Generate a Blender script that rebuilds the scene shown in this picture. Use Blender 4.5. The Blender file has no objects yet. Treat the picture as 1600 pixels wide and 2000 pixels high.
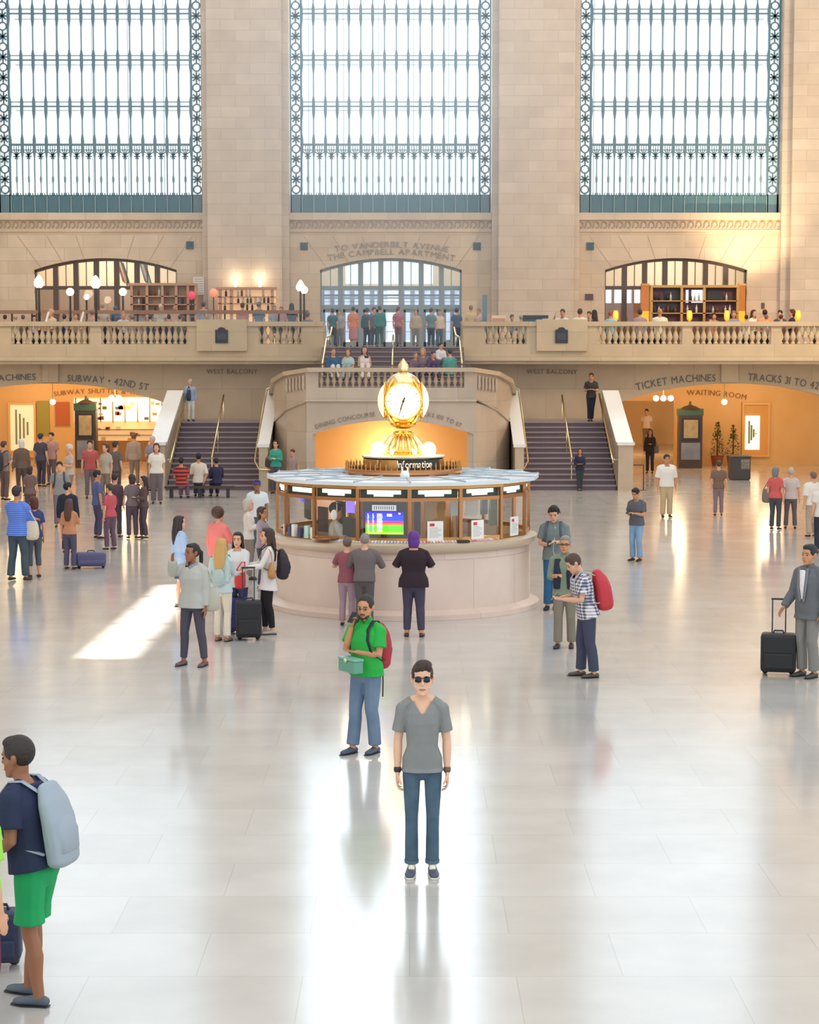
import bpy, bmesh, math, random
from mathutils import Vector, Matrix, Quaternion
random.seed(7)
SC = bpy.context.scene
COL = SC.collection
PI = math.pi
# ------------------------------------------------------------------ camera
F = 3700.0; CH = 4.3; TH = math.atan(293.0/F)
cam_d = bpy.data.cameras.new('camera'); cam = bpy.data.objects.new('camera', cam_d); COL.objects.link(cam)
cam.location = (0, 0, CH); cam.rotation_euler = (PI/2-TH, 0, 0)
cam_d.sensor_fit = 'HORIZONTAL'; cam_d.sensor_width = 36; cam_d.lens = F/1600*36
cam_d.clip_start = 0.1; cam_d.clip_end = 600
SC.camera = cam
SC.view_settings.view_transform = 'Standard'; SC.view_settings.look = 'None'
SC.view_settings.exposure = 0.2; SC.view_settings.gamma = 1; SC.view_settings.use_curve_mapping = False
# ------------------------------------------------------------------ daylight
w = bpy.data.worlds.new('daylight'); SC.world = w; w.use_nodes = True
w.node_tree.nodes['Background'].inputs[0].default_value = (0.90, 0.955, 1.0, 1)
w.node_tree.nodes['Background'].inputs[1].default_value = 1.25
def lamp(kind, loc, energy, color, size=0.2, target=None, spot=None, blend=0.6):
    d = bpy.data.lights.new('scene_light', kind); d.energy = energy; d.color = color
    if kind == 'AREA': d.size = size
    elif kind in ('POINT', 'SPOT'): d.shadow_soft_size = size
    if spot: d.spot_size = spot; d.spot_blend = blend
    o = bpy.data.objects.new('scene_light', d); COL.objects.link(o); o.location = loc
    if target is not None:
        o.rotation_euler = (Vector(target)-Vector(loc)).to_track_quat('-Z', 'Y').to_euler()
    return o
WARM = (1.0, 0.74, 0.44)
# the sunbeam that comes through the high opening of the left wall
SUNP = Vector((-3.9, 31.3, 0)); SUND = Vector((-0.77, 0.0, 0.645)).normalized()
lamp('SPOT', SUNP+SUND*120, 6.5e6, (1, .97, .9), .9, SUNP, math.radians(7), 0.1)
# area lamps added outside the three great windows to boost daylight and glow
for x_, e_, c_ in ((-.75, 1500, (.82, .92, 1)), (-12.4, 420, (.86, .94, 1)), (10.9, 420, (.9, .95, 1))):
    o_ = lamp('AREA', (x_, 78.6, 20.2), e_, c_, 7.6, (x_, 60, 18.5)); o_.data.shape = 'RECTANGLE'; o_.data.size_y = 18
# warm wall washer and passage lamps, then two added fill lamps
lamp('SPOT', (12.9, 72.0, 6.6), 1500, WARM, .15, (13.4, 76, 10.2), math.radians(62), 1)
for x, y, z, e in ((10.5, 75, 3.1, 130), (14.5, 76, 3.1, 110), (9.6, 88, 3.2, 350), (-16, 76, 3.1, 130), (-12.0, 76, 3.1, 150), (-12, 82, 2.8, 160), (-.7, 64.9, 1.2, 150)):
    lamp('POINT', (x, y, z), e, WARM, .5)
for x, y, z, e in ((18, 62, 13, 2600), (-18, 62, 12, 700)):  # unseen lamps added beyond the frame to warm the end wall
    lamp('POINT', (x, y, z), e, WARM, 1.0)

# ------------------------------------------------------------------ pixel helpers (1600x2000 frame)
S_, C_ = math.sin(TH), math.cos(TH)
def Zat(py, Y):
    k = (1000-py)/F
    return CH + Y*(k*C_-S_)/(C_+k*S_)
def Xat(px, Y, Z=4.3):
    return (px-800)/F*(Y*C_-(Z-CH)*S_)
def P(px, py, Y):
    z = Zat(py, Y); return Vector((Xat(px, Y, z), Y, z))
def floor_pt(px, py, zf=0.0):
    k = (1000-py)/F
    Y = (zf-CH)*(C_+k*S_)/(k*C_-S_)
    return Vector((Xat(px, Y, zf), Y, zf))
# ------------------------------------------------------------------ materials
def hexc(h):
    h = h.lstrip('#'); v = [int(h[i:i+2], 16)/255 for i in (0, 2, 4)]
    return tuple(((c+.055)/1.055)**2.4 if c > .04045 else c/12.92 for c in v)+(1,)
MC = {}
def mat(name, color='#808080', rough=.6, metal=0.0, emit=None, estr=1.0, noise=None, bump=0.0, nscale=20, spec=None):
    key = (name, color, rough, metal, emit, estr, noise, bump, nscale)
    if key in MC: return MC[key]
    m = bpy.data.materials.new(name); m.use_nodes = True; nt = m.node_tree; b = nt.nodes['Principled BSDF']
    c = hexc(color) if isinstance(color, str) else color
    b.inputs['Base Color'].default_value = c; b.inputs['Roughness'].default_value = rough; b.inputs['Metallic'].default_value = metal
    if spec is not None: b.inputs['Specular IOR Level'].default_value = spec
    if emit:
        b.inputs['Emission Color'].default_value = hexc(emit); b.inputs['Emission Strength'].default_value = estr
    if noise or bump:
        tc = nt.nodes.new('ShaderNodeTexCoord'); n = nt.nodes.new('ShaderNodeTexNoise'); n.inputs['Scale'].default_value = nscale; n.inputs['Detail'].default_value = 3
        nt.links.new(tc.outputs['Object'], n.inputs['Vector'])
        if noise:
            mx = nt.nodes.new('ShaderNodeMix'); mx.data_type = 'RGBA'
            mx.inputs[6].default_value = c; mx.inputs[7].default_value = hexc(noise)
            nt.links.new(n.outputs['Fac'], mx.inputs[0]); nt.links.new(mx.outputs[2], b.inputs['Base Color'])
        if bump:
            bp = nt.nodes.new('ShaderNodeBump'); bp.inputs['Strength'].default_value = bump; bp.inputs['Distance'].default_value = .02
            nt.links.new(n.outputs['Fac'], bp.inputs['Height']); nt.links.new(bp.outputs[0], b.inputs['Normal'])
    MC[key] = m; return m
def stone(name, c1, c2, cm, bw=1.5, bh=.52, rough=.55, mortar=.012, vein=0.0, coords='wall'):
    m = bpy.data.materials.new(name); m.use_nodes = True; nt = m.node_tree; b = nt.nodes['Principled BSDF']
    tc = nt.nodes.new('ShaderNodeTexCoord'); br = nt.nodes.new('ShaderNodeTexBrick'); N = nt.nodes; L = nt.links
    if coords == 'wall':
        sp = N.new('ShaderNodeSeparateXYZ'); L.new(tc.outputs['Object'], sp.inputs[0])
        ad = N.new('ShaderNodeMath'); L.new(sp.outputs[0], ad.inputs[0]); L.new(sp.outputs[1], ad.inputs[1])
        cb = N.new('ShaderNodeCombineXYZ'); L.new(ad.outputs[0], cb.inputs[0]); L.new(sp.outputs[2], cb.inputs[1]); src = cb.outputs[0]
    else:
        src = tc.outputs['Object']
    L.new(src, br.inputs['Vector'])
    br.inputs['Color1'].default_value = hexc(c1); br.inputs['Color2'].default_value = hexc(c2); br.inputs['Mortar'].default_value = hexc(cm)
    br.inputs['Scale'].default_value = 1; br.inputs['Brick Width'].default_value = bw; br.inputs['Row Height'].default_value = bh
    br.inputs['Mortar Size'].default_value = mortar; br.inputs['Mortar Smooth'].default_value = .6
    n = N.new('ShaderNodeTexNoise'); n.inputs['Scale'].default_value = 1.3; n.inputs['Detail'].default_value = 6; L.new(tc.outputs['Object'], n.inputs['Vector'])
    hs = N.new('ShaderNodeHueSaturation'); L.new(br.outputs['Color'], hs.inputs['Color'])
    mr = N.new('ShaderNodeMapRange'); mr.inputs[1].default_value = .3; mr.inputs[2].default_value = .7; mr.inputs[3].default_value = .93; mr.inputs[4].default_value = 1.07
    L.new(n.outputs['Fac'], mr.inputs[0]); L.new(mr.outputs[0], hs.inputs['Value']); L.new(hs.outputs[0], b.inputs['Base Color'])
    b.inputs['Roughness'].default_value = rough
    return m
M_STONE = stone('travertine', '#ddcbb4', '#d3bfa6', '#bfab93')
M_PIER = stone('pier_stone', '#dccdbc', '#d1c1af', '#c0b09f', bw=1.15, bh=.42)
M_MARBLE = mat('botticino_marble', '#cfbba0', .3, noise='#bda88e', nscale=2.5)
M_WHITEM = mat('polished_marble', '#f4f2ee', .15, noise='#eceae4', nscale=3)  # white marble, base whitened further to imitate reflected window light
M_YEL = mat('ochre_plaster', '#efc888', .45, noise='#e6b876', nscale=1.2)
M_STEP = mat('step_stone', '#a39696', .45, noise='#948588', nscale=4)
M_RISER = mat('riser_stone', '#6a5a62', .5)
M_BRONZE = mat('window_bronze', '#5d8292', .5)
M_BRONZE2 = mat('bronze_dark', '#3f6a80', .5, noise='#4c7c86', nscale=3)
M_DBRONZE = mat('brown_bronze', '#5a4a44', .5)
M_BLUEB = mat('blue_bronze', '#93a6b2', .5)
M_BRASS = mat('brass', '#d8b06a', .22, 1.0)
M_BRASSW = mat('worn_brass', '#c89658', .3, .9)
M_COPPER = mat('copper_trim', '#b98358', .3, .85)
M_DARK = mat('dark_metal', '#33363c', .4, .3)
M_LET = mat('carved_letter', '#6f6a66', .7)
M_VENT = mat('vent', '#56707f', .6)
M_GLOW = mat('lit_globe', '#fff4dc', .5, emit='#ffe9c2', estr=5)
M_CANDLE = mat('lit_candle_shade', '#ff9a3c', .5, emit='#ff7420', estr=2.4)
def glass(name, tint=(1, 1, 1, 1), refl=.12):
    m = bpy.data.materials.new(name); m.use_nodes = True; nt = m.node_tree; nt.nodes.clear()
    o = nt.nodes.new('ShaderNodeOutputMaterial'); mx = nt.nodes.new('ShaderNodeMixShader'); t = nt.nodes.new('ShaderNodeBsdfTransparent'); g = nt.nodes.new('ShaderNodeBsdfGlossy')
    t.inputs[0].default_value = tint; g.inputs['Roughness'].default_value = .03; mx.inputs[0].default_value = refl
    nt.links.new(t.outputs[0], mx.inputs[1]); nt.links.new(g.outputs[0], mx.inputs[2]); nt.links.new(mx.outputs[0], o.inputs[0])
    return m
M_GLASS = glass('glass_pane', refl=.05); M_GLASSW = glass('window_glass', (.97, .99, 1, 1), .05)
# floor
def floor_mat():
    m = stone('tennessee_marble', '#c6c1ba', '#c0bab2', '#b6b0a8', bw=1.5, bh=1.0, mortar=.006, coords='floor')
    nt = m.node_tree; b = nt.nodes['Principled BSDF']; b.inputs['Roughness'].default_value = .2
    b.inputs['IOR'].default_value = 2.1
    tc = nt.nodes.new('ShaderNodeTexCoord'); n = nt.nodes.new('ShaderNodeTexNoise'); n.inputs['Scale'].default_value = .8; n.inputs['Detail'].default_value = 8
    nt.links.new(tc.outputs['Object'], n.inputs['Vector'])
    mr = nt.nodes.new('ShaderNodeMapRange'); mr.inputs[3].default_value = .10; mr.inputs[4].default_value = .2
    nt.links.new(n.outputs['Fac'], mr.inputs[0]); nt.links.new(mr.outputs[0], b.inputs['Roughness'])
    return m
M_FLOOR = floor_mat()
def glare_haze_mat():
    m = bpy.data.materials.new('glare_haze'); m.use_nodes = True; nt = m.node_tree; nt.nodes.clear(); N = nt.nodes; L = nt.links
    o = N.new('ShaderNodeOutputMaterial'); v = N.new('ShaderNodeVolumeScatter'); v.inputs['Color'].default_value = (.95, .98, 1, 1); v.inputs['Anisotropy'].default_value = .55
    tc = N.new('ShaderNodeTexCoord'); g = N.new('ShaderNodeTexGradient'); g.gradient_type = 'SPHERICAL'; L.new(tc.outputs['Object'], g.inputs[0])
    mu = N.new('ShaderNodeMath'); mu.operation = 'MULTIPLY'; mu.inputs[1].default_value = GLARE_HAZE; L.new(g.outputs['Fac'], mu.inputs[0]); L.new(mu.outputs[0], v.inputs['Density']); L.new(v.outputs[0], o.inputs['Volume'])
    return m
GLARE_HAZE = .05
# ------------------------------------------------------------------ mesh helpers
def tag(o, label=None, cat=None, group=None, kind=None):
    if label: o['label'] = label
    if cat: o['category'] = cat
    if group: o['group'] = group
    if kind: o['kind'] = kind
    return o
def link(name, me, m, parent=None, smooth=False):
    if m is not None:
        for mm in (m if isinstance(m, (list, tuple)) else [m]): me.materials.append(mm)
    if smooth:
        for p in me.polygons: p.use_smooth = True
    o = bpy.data.objects.new(name, me); COL.objects.link(o)
    if parent: o.parent = parent
    return o
def empty(name, loc, label=None, cat=None, group=None, rz=0, kind=None):
    o = bpy.data.objects.new(name, None); COL.objects.link(o); o.location = loc; o.rotation_euler = (0, 0, rz); o.empty_display_size = .2
    return tag(o, label, cat, group, kind)
class MB:
    def __init__(s): s.v = []; s.f = []; s.mi = []; s.cur = 0
    def add(s, vs, fs):
        n = len(s.v); s.v += [tuple(v) for v in vs]; s.f += [tuple(i+n for i in f) for f in fs]; s.mi += [s.cur]*len(fs)
        return s
    def box(s, x0, x1, y0, y1, z0, z1):
        vs = [(x, y, z) for x in (x0, x1) for y in (y0, y1) for z in (z0, z1)]
        return s.add(vs, [(0, 1, 3, 2), (4, 6, 7, 5), (0, 4, 5, 1), (2, 3, 7, 6), (0, 2, 6, 4), (1, 5, 7, 3)])
    def obox(s, M, sx, sy, sz):
        vs = [M @ Vector((x, y, z)) for x in (-sx/2, sx/2) for y in (-sy/2, sy/2) for z in (-sz/2, sz/2)]
        return s.add(vs, [(0, 1, 3, 2), (4, 6, 7, 5), (0, 4, 5, 1), (2, 3, 7, 6), (0, 2, 6, 4), (1, 5, 7, 3)])
    def prism(s, pts, y0, y1):
        """pts in XZ, extruded in Y"""
        n = len(pts); vs = [(x, y0, z) for x, z in pts]+[(x, y1, z) for x, z in pts]
        fs = [tuple(range(n)), tuple(range(2*n-1, n-1, -1))]+[(i, i+n, (i+1) % n+n, (i+1) % n) for i in range(n)]
        return s.add(vs, fs)
    def slab(s, pts, z0, z1):
        n = len(pts); vs = [(x, y, z0) for x, y in pts]+[(x, y, z1) for x, y in pts]
        fs = [tuple(range(n-1, -1, -1)), tuple(range(n, 2*n))]+[(i, (i+1) % n, (i+1) % n+n, i+n) for i in range(n)]
        return s.add(vs, fs)
    def lathe(s, prof, c=(0, 0, 0), seg=24, sx=1, sy=1, cap=True):
        """prof: (r, z) list bottom to top, closed with caps"""
        vs = []; fs = []
        for r, z in prof:
            for k in range(seg):
                a = 2*PI*k/seg; vs.append((c[0]+r*math.cos(a)*sx, c[1]+r*math.sin(a)*sy, c[2]+z))
        for j in range(len(prof)-1):
            for k in range(seg):
                a = j*seg+k; b_ = j*seg+(k+1) % seg; fs.append((a, b_, b_+seg, a+seg))
        if cap: fs.append(tuple(range(seg-1, -1, -1))); n = (len(prof)-1)*seg; fs.append(tuple(range(n, n+seg)))
        return s.add(vs, fs)
    def sphere(s, c, rx, ry=None, rz=None, seg=14, rings=9, M=None):
        ry = ry or rx; rz = rz or rx; c = Vector(c); vs = []; fs = []
        vs.append((0, 0, -1))
        for j in range(1, rings):
            a = -PI/2+PI*j/rings
            for k in range(seg): vs.append((math.cos(a)*math.cos(2*PI*k/seg), math.cos(a)*math.sin(2*PI*k/seg), math.sin(a)))
        vs.append((0, 0, 1)); n = len(vs)
        for k in range(seg): fs.append((0, 1+(k+1) % seg, 1+k)); fs.append((n-1, n-1-seg+k, n-1-seg+(k+1) % seg))
        for j in range(rings-2):
            for k in range(seg):
                a = 1+j*seg+k; b_ = 1+j*seg+(k+1) % seg; fs.append((a, b_, b_+seg, a+seg))
        out = []
        for v in vs:
            q = Vector((v[0]*rx, v[1]*ry, v[2]*rz))
            q = (M @ q if M is not None and len(M) == 3 else q)+c
            if M is not None and len(M) == 4: q = M @ q
            out.append(q)
        return s.add(out, fs)
    def tube(s, pts, rad, seg=10, xref=(1, 0, 0), M=None, cap=True, pw=1.0):
        """smooth tube; rad items r or (a, b): a along xref, b across"""
        pts = [Vector(p) for p in pts]; n = len(pts)
        rad = [(r, r) if not isinstance(r, (tuple, list)) else r for r in rad]
        T = [(pts[min(i+1, n-1)]-pts[max(i-1, 0)]).normalized() for i in range(n)]
        rings = []
        u0 = Vector(xref)
        def frame(t, u):
            uu = u-t*u.dot(t)
            if uu.length < .15:
                uu = Vector((0, 1, 0))-t*t.y
                if uu.length < .15: uu = Vector((0, 0, 1))-t*t.z
            uu.normalize(); return uu, t.cross(uu)
        seq = []
        if cap:
            r0 = min(rad[0]); seq += [(pts[0]-T[0]*r0*.62, (rad[0][0]*.35, rad[0][1]*.35), T[0]), (pts[0]-T[0]*r0*.42, (rad[0][0]*.78, rad[0][1]*.78), T[0])]
        for i in range(n): seq.append((pts[i], rad[i], T[i]))
        if cap and cap != 'start':
            r1 = min(rad[-1]); seq += [(pts[-1]+T[-1]*r1*.42, (rad[-1][0]*.78, rad[-1][1]*.78), T[-1]), (pts[-1]+T[-1]*r1*.62, (rad[-1][0]*.35, rad[-1][1]*.35), T[-1])]
        vs = []
        for p, (a, b_), t in seq:
            u, v = frame(t, u0)
            for k in range(seg):
                c, sn = math.cos(2*PI*k/seg), math.sin(2*PI*k/seg)
                q = p+u*(a*math.copysign(abs(c)**pw, c))+v*(b_*math.copysign(abs(sn)**pw, sn))
                vs.append(M @ q if M is not None else q)
        m = len(seq); fs = []
        for j in range(m-1):
            for k in range(seg):
                a = j*seg+k; b2 = j*seg+(k+1) % seg; fs.append((a, b2, b2+seg, a+seg))
        fs.append(tuple(range(seg-1, -1, -1))); fs.append(tuple(range((m-1)*seg, m*seg)))
        return s.add(vs, fs)
    def mesh(s, name='m'):
        me = bpy.data.meshes.new(name); me.from_pydata(s.v, [], s.f)
        if any(s.mi):
            for p, i in zip(me.polygons, s.mi): p.material_index = i
        bm = bmesh.new(); bm.from_mesh(me); bmesh.ops.recalc_face_normals(bm, faces=bm.faces); bm.to_mesh(me); bm.free()
        return me
    def build(s, name, m, parent=None, smooth=False, bevel=0):
        o = link(name, s.mesh(name), m, parent, smooth)
        if smooth: autosm(o)
        if bevel:
            b = o.modifiers.new('bevel', 'BEVEL'); b.width = bevel; b.segments = 2; b.limit_method = 'ANGLE'
        return o
def autosm(o):
    me = o.data
    bm = bmesh.new(); bm.from_mesh(me)
    for e in bm.edges:
        if len(e.link_faces) == 2 and e.calc_face_angle(0) > math.radians(42): e.smooth = False
    bm.to_mesh(me); bm.free()
def organic(name, mb, m, parent, vox, smooth=4, cut=None):
    """union the tubes of mb into one continuous skin"""
    me = mb.mesh(name); o = bpy.data.objects.new(name, me); COL.objects.link(o)
    r = o.modifiers.new('r', 'REMESH'); r.mode = 'VOXEL'; r.voxel_size = vox
    if smooth:
        sm = o.modifiers.new('s', 'SMOOTH'); sm.iterations = smooth; sm.factor = .5
    dg = bpy.context.evaluated_depsgraph_get(); ev = o.evaluated_get(dg)
    me2 = bpy.data.meshes.new_from_object(ev); me2.name = name
    bpy.data.objects.remove(o); bpy.data.meshes.remove(me)
    if cut:
        bm = bmesh.new(); bm.from_mesh(me2)
        bmesh.ops.delete(bm, geom=[f for f in bm.faces if cut(f.calc_center_median())], context='FACES')
        bm.to_mesh(me2); bm.free()
    me2.materials.clear()
    return link(name, me2, m, parent, True)
# letters
GL = {}
def glyph(ch):
    if ch in GL: return GL[ch]
    cu = bpy.data.curves.new('g', 'FONT'); cu.body = ch; cu.size = 1; cu.extrude = .02; cu.resolution_u = 3
    o = bpy.data.objects.new('g', cu); COL.objects.link(o)
    dg = bpy.context.evaluated_depsgraph_get(); me = bpy.data.meshes.new_from_object(o.evaluated_get(dg))
    vs = [v.co.copy() for v in me.vertices]; fs = [tuple(p.vertices) for p in me.polygons]
    bpy.data.objects.remove(o); bpy.data.curves.remove(cu)
    xs = [v.x for v in vs] or [0, .3]
    GL[ch] = (vs, fs, min(xs), max(xs)); return GL[ch]
def lettering(text, place, cap, m, parent, name='lettering', gap=.12, total=None):
    """place(t in 0..1) -> (point, right, up, out)"""
    adv = []; x = 0
    for ch in text:
        if ch == ' ': x += .36; adv.append(None); continue
        g = glyph(ch); adv.append(x-g[2]); x += g[3]-g[2]+gap
    W = x-gap; s = cap/.69; mb = MB()
    for ch, a in zip(text, adv):
        if a is None: continue
        g = glyph(ch); mid = a+(g[2]+g[3])/2; p, r, u, o_ = place(mid/W, W)
        sx = (total/W) if total else s
        sxx = min(sx, s*1.25) if total else s
        mb.add([p+r*((v.x-(g[2]+g[3])/2)*sxx)+u*(v.y*s)+o_*(v.z*s+.015) for v in g[0]], g[1])
    return mb.build(name, m, parent)
def inscription(text, a, mid, b, cap_px, Y, m=M_LET, parent=None, gap=.14):
    """carved line through three baseline pixels on plane Y"""
    A_, M_, B_ = P(*a, Y), P(*mid, Y), P(*b, Y)
    def zc(x):
        x0, x1, x2 = A_.x, M_.x, B_.x
        return A_.z*(x-x1)*(x-x2)/((x0-x1)*(x0-x2))+M_.z*(x-x0)*(x-x2)/((x1-x0)*(x1-x2))+B_.z*(x-x0)*(x-x1)/((x2-x0)*(x2-x1))
    W = B_.x-A_.x
    def place(t, w_):
        x = A_.x+t*W; d = (zc(x+.01)-zc(x-.01))/.02; r = Vector((1, 0, d)).normalized()
        return Vector((x, Y, zc(x))), r, Vector((-r.z, 0, r.x)), Vector((0, -1, 0))
    return lettering(text, place, cap_px*Y/F, m, parent, total=W)
# ================================================================== ARCHITECTURE
A = -.60                     # axis of the west end
YW, YL, YB = 76.0, 70.8, 69.8
ZB = 4.85                    # balcony floor
def S(name, mb, m, parent=None, smooth=False):
    o = mb.build(name, m, parent, smooth)
    if parent is None: o['kind'] = 'structure'
    return o
S('floor', MB().box(-24, 24, -6, 110, -.3, 0), M_FLOOR)
def arch_pts(x0, x1, zs, za, n=14):
    c = (x0+x1)/2; h = (x1-x0)/2; r = za-zs; R = (h*h+r*r)/(2*r); out = []
    a0 = math.asin(h/R)
    for i in range(n+1):
        a = -a0+2*a0*i/n; out.append((c+R*math.sin(a), za-R+R*math.cos(a)))
    return out
def arch_wall(x0, x1, z0, z1, ox0, ox1, zs, za, y0, y1, oz=None):
    mb = MB(); ap = arch_pts(ox0, ox1, zs, za)
    oz = z0 if oz is None else oz
    mb.box(x0, ox0, y0, y1, z0, z1); mb.box(ox1, x1, y0, y1, z0, z1)
    for (xa, za_), (xb, zb_) in zip(ap[:-1], ap[1:]):
        mb.prism([(xa, za_), (xb, zb_), (xb, z1), (xa, z1)], y0, y1)
    if oz > z0: mb.box(ox0, ox1, y0, y1, z0, oz)
    return mb
def X(px, Y=YW, Z=8): return Xat(px, Y, Z)
# --- the three great window bays
bays = [(-2, 397, 66, 345), (567, 959, 625, 902), (1131, 1521, 1182, 1460)]
zsill = Zat(416, YW); ZT = 29.5
dim = 0
for i, (a, b, oa, ob) in enumerate(bays):
    x0, x1 = X(a)-.1, X(b)+.1
    zs, za = Zat(527, YW), Zat(504, YW)
    w_ = S('wall_west', arch_wall(x0, x1, ZB, zsill-.28, X(oa), X(ob), zs, za, YW, YW+.7), M_STONE)
    # ledge and fret frieze under the window
    led = MB().box(x0, x1, YW-.14, YW+.7, zsill-.28, zsill).box(x0, x1, YW-.06, YW, Zat(453, YW), Zat(449, YW))
    S('sill_ledge', led, M_STONE, w_)
    fr = MB(); n = 26; zz0, zz1 = Zat(446, YW), Zat(432, YW); W_ = (x1-x0)/n
    for k in range(n):
        cx = x0+(k+.5)*W_; cz = (zz0+zz1)/2; rr = (zz1-zz0)*.42
        pts = [Vector((cx-W_*.45, YW-.02, zz0+.03))]+[Vector((cx+rr*math.cos(t)*.9, YW-.02, cz+rr*math.sin(t))) for t in [PI+.5-q*.75 for q in range(8)]]
        fr.tube(pts, [.035]*len(pts), 6, xref=(0, 1, 0))
    S('fret_frieze', fr, mat('frieze', '#b5a591', .6), w_)
    # voussoir joints
    vj = MB(); ap = arch_pts(X(oa), X(ob), zs, za)
    cx = (X(oa)+X(ob))/2
    for k in (-3, -2, -1, 1, 2, 3):
        xx = cx+k*.86; t = (xx-cx)*.16
        vj.prism([(xx, za-abs(k)**2*.045+.02), (xx+.03, za-abs(k)**2*.045+.02), (xx+t*2.2+.03, zsill-.9), (xx+t*2.2, zsill-.9)], YW-.004, YW+.02)
    S('voussoir_joint', vj, mat('joint', '#b39d82', .7), w_)
piers = [(-40, -4), (410, 553), (972, 1118), (1537, 1700)]
for (a, b) in piers:
    x0, x1 = X(a), X(b)
    mb = MB().box(x0, x1, YW-.75, YW+1.2, ZB, 36)
    p = S('wall_west', mb, M_PIER)
    xe0, xe1 = (X(397), X(567)) if a == 410 else (X(959), X(1131)) if a == 972 else ((X(-60), X(-2)) if a < 0 else (X(1521), X(1700)))
    S('trim_1' if a == 410 else 'trim_2', MB().box(xe0+.02, xe1-.02, YW-.3, YW+1.2, ZB, 35.8), M_PIER)
S('wall_west', MB().box(-24, 24, YW-.2, YW+1.4, ZT, 37), M_PIER)
S('wall_west', MB().box(-24, X(-60)+.01, YW-.7, YW+1, 0, ZT), M_PIER)
# --- windows
def window(i, a, b):
    x0, x1 = X(a)+.0, X(b)-.0
    root = empty('window_%d' % i, ((x0+x1)/2, YW+.3, zsill), kind='structure'); ox = (x0+x1)/2
    y = .0
    px = 1/48.7
    rows = [Zat(p, YW)-zsill for p in (281, 206, 115, 24)]
    while rows[-1]+1.87 < ZT-zsill: rows.append(rows[-1]+1.87)
    W = x1-x0; bw = .47; inner0, inner1 = -W/2+bw, W/2-bw; H = ZT-zsill
    # ornate side strips: rings and stars between two bars
    for sx in (-1, 1):
        mb = MB(); c = sx*(W/2-bw/2)
        for e in (-1, 1): mb.box(c+e*(bw/2-.03)-.03, c+e*(bw/2-.03)+.03, -.05, .07, 0, H)
        z = .95; k = 0
        while z < H-.3:
            if k % 2 == 0:
                R = .155
                pts = [Vector((c+R*math.cos(t), 0, z+R*math.sin(t))) for t in [2*PI*q/10 for q in range(11)]]
                mb.tube(pts, [.035]*11, 5, xref=(0, 1, 0), cap=False)
                for q in range(4):
                    t = q*PI/2; mb.box(c+math.cos(t)*.17-.03, c+math.cos(t)*.17+.03, -.03, .03, z+math.sin(t)*.17-.03, z+math.sin(t)*.17+.03)
            else:
                for q in range(4):
                    t = q*PI/4; M = Matrix.Translation((c, 0, z)) @ Matrix.Rotation(t, 4, 'Y'); mb.obox(M, .4, .03, .07)
            z += .40; k += 1
        mb.box(c-bw/2, c+bw/2, -.05, .05, 0, .75)
        mb.build('ornate_strip', M_BRONZE, root)
    n = 15; st = (inner1-inner0)/n
    # vertical mullions with swellings at each cross bar
    prof = MB()
    prof.box(-.02, .02, -.06, .06, .7, H)
    for r in rows:
        prof.add([(-.024, -.07, r-.5), (.024, -.07, r-.5), (.058, -.07, r-.25), (.058, -.07, r+.2), (.024, -.07, r+.4), (-.024, -.07, r+.4), (-.058, -.07, r+.2), (-.058, -.07, r-.25),
                  (-.024, .07, r-.5), (.024, .07, r-.5), (.058, .07, r-.25), (.058, .07, r+.2), (.024, .07, r+.4), (-.024, .07, r+.4), (-.058, .07, r+.2), (-.058, .07, r-.25)],
                 [(0, 1, 2, 3, 4, 5, 6, 7), (15, 14, 13, 12, 11, 10, 9, 8)]+[(k, k+8, (k+1) % 8+8, (k+1) % 8) for k in range(8)])
    me = prof.mesh('mullion'); me.materials.append(M_BRONZE)
    for k in range(n+1):
        o = bpy.data.objects.new('mullion', me); COL.objects.link(o); o.parent = root; o.location = (inner0+k*st, 0, 0)
    for j, r in enumerate(rows):
        h = .05 if j else .08
        o = MB().box(inner0, inner1, -.05, .05, r-h/2, r+h/2).build('cross_bar', M_BRONZE, root)
        if j: MB().box(inner0, inner1, -.03, .03, r+.16, r+.19).build('cross_bar', M_BRONZE, root)
    # ornament band under the lowest cross bar and thin muntins below it
    orn = MB(); r = rows[0]; mu = MB()
    for k in range(n):
        c = inner0+(k+.5)*st
        for t in (-.9, -.45, .0, .45, .9):
            M = Matrix.Translation((c, 0, r-.42)) @ Matrix.Rotation(t, 4, 'Y') @ Matrix.Translation((0, 0, .13)); orn.obox(M, .04, .04, .26)
        for t in (0, PI/3, -PI/3): orn.obox(Matrix.Translation((c, 0, r-.46)) @ Matrix.Rotation(t, 4, 'Y'), .24, .04, .05)
        for e in (-.09, 0, .09): orn.box(c+e-.012, c+e+.012, -.02, .02, r-.2, r)
        mu.box(c-.022, c+.022, .0, .04, .7, r-.5); mu.sphere((c, 0, 1.35), .05, .04, .16, 6, 5)
    orn.box(inner0, inner1, -.03, .03, r-.22, r-.19)
    orn.build('palmette_band', M_BRONZE, root); mu.build('muntin', mat('muntin', '#7f9fae', .5), root)
    pn = MB().box(inner0, inner1, .0, .08, 0, .74)
    for k in range(n):
        c = inner0+(k+.5)*st
        for e in range(4): pn.box(c-.15+e*.09, c-.12+e*.09, -.01, .06, .7, .82)
    pn.build('base_panel', M_BRONZE2, root)
    ln = MB()
    for k in range(n+1): ln.box(inner0+k*st-.015, inner0+k*st+.015, -.06, 0, 0, .74)
    ln.build('panel_rib', mat('panel_rib', '#8fb0b4', .5), root)
    MB().box(inner0, inner1, .1, .11, .7, H).build('pane', M_GLASSW, root)
    # outer skin: pale bars and glass walkways
    of = MB()
    for k in range(0, n+1, 3): of.box(inner0+k*st+.2, inner0+k*st+.23, 1.2, 1.26, .5, H)
    for r in rows[1:]: of.box(inner0, inner1, 1.2, 1.24, r-.02, r+.02)
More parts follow.
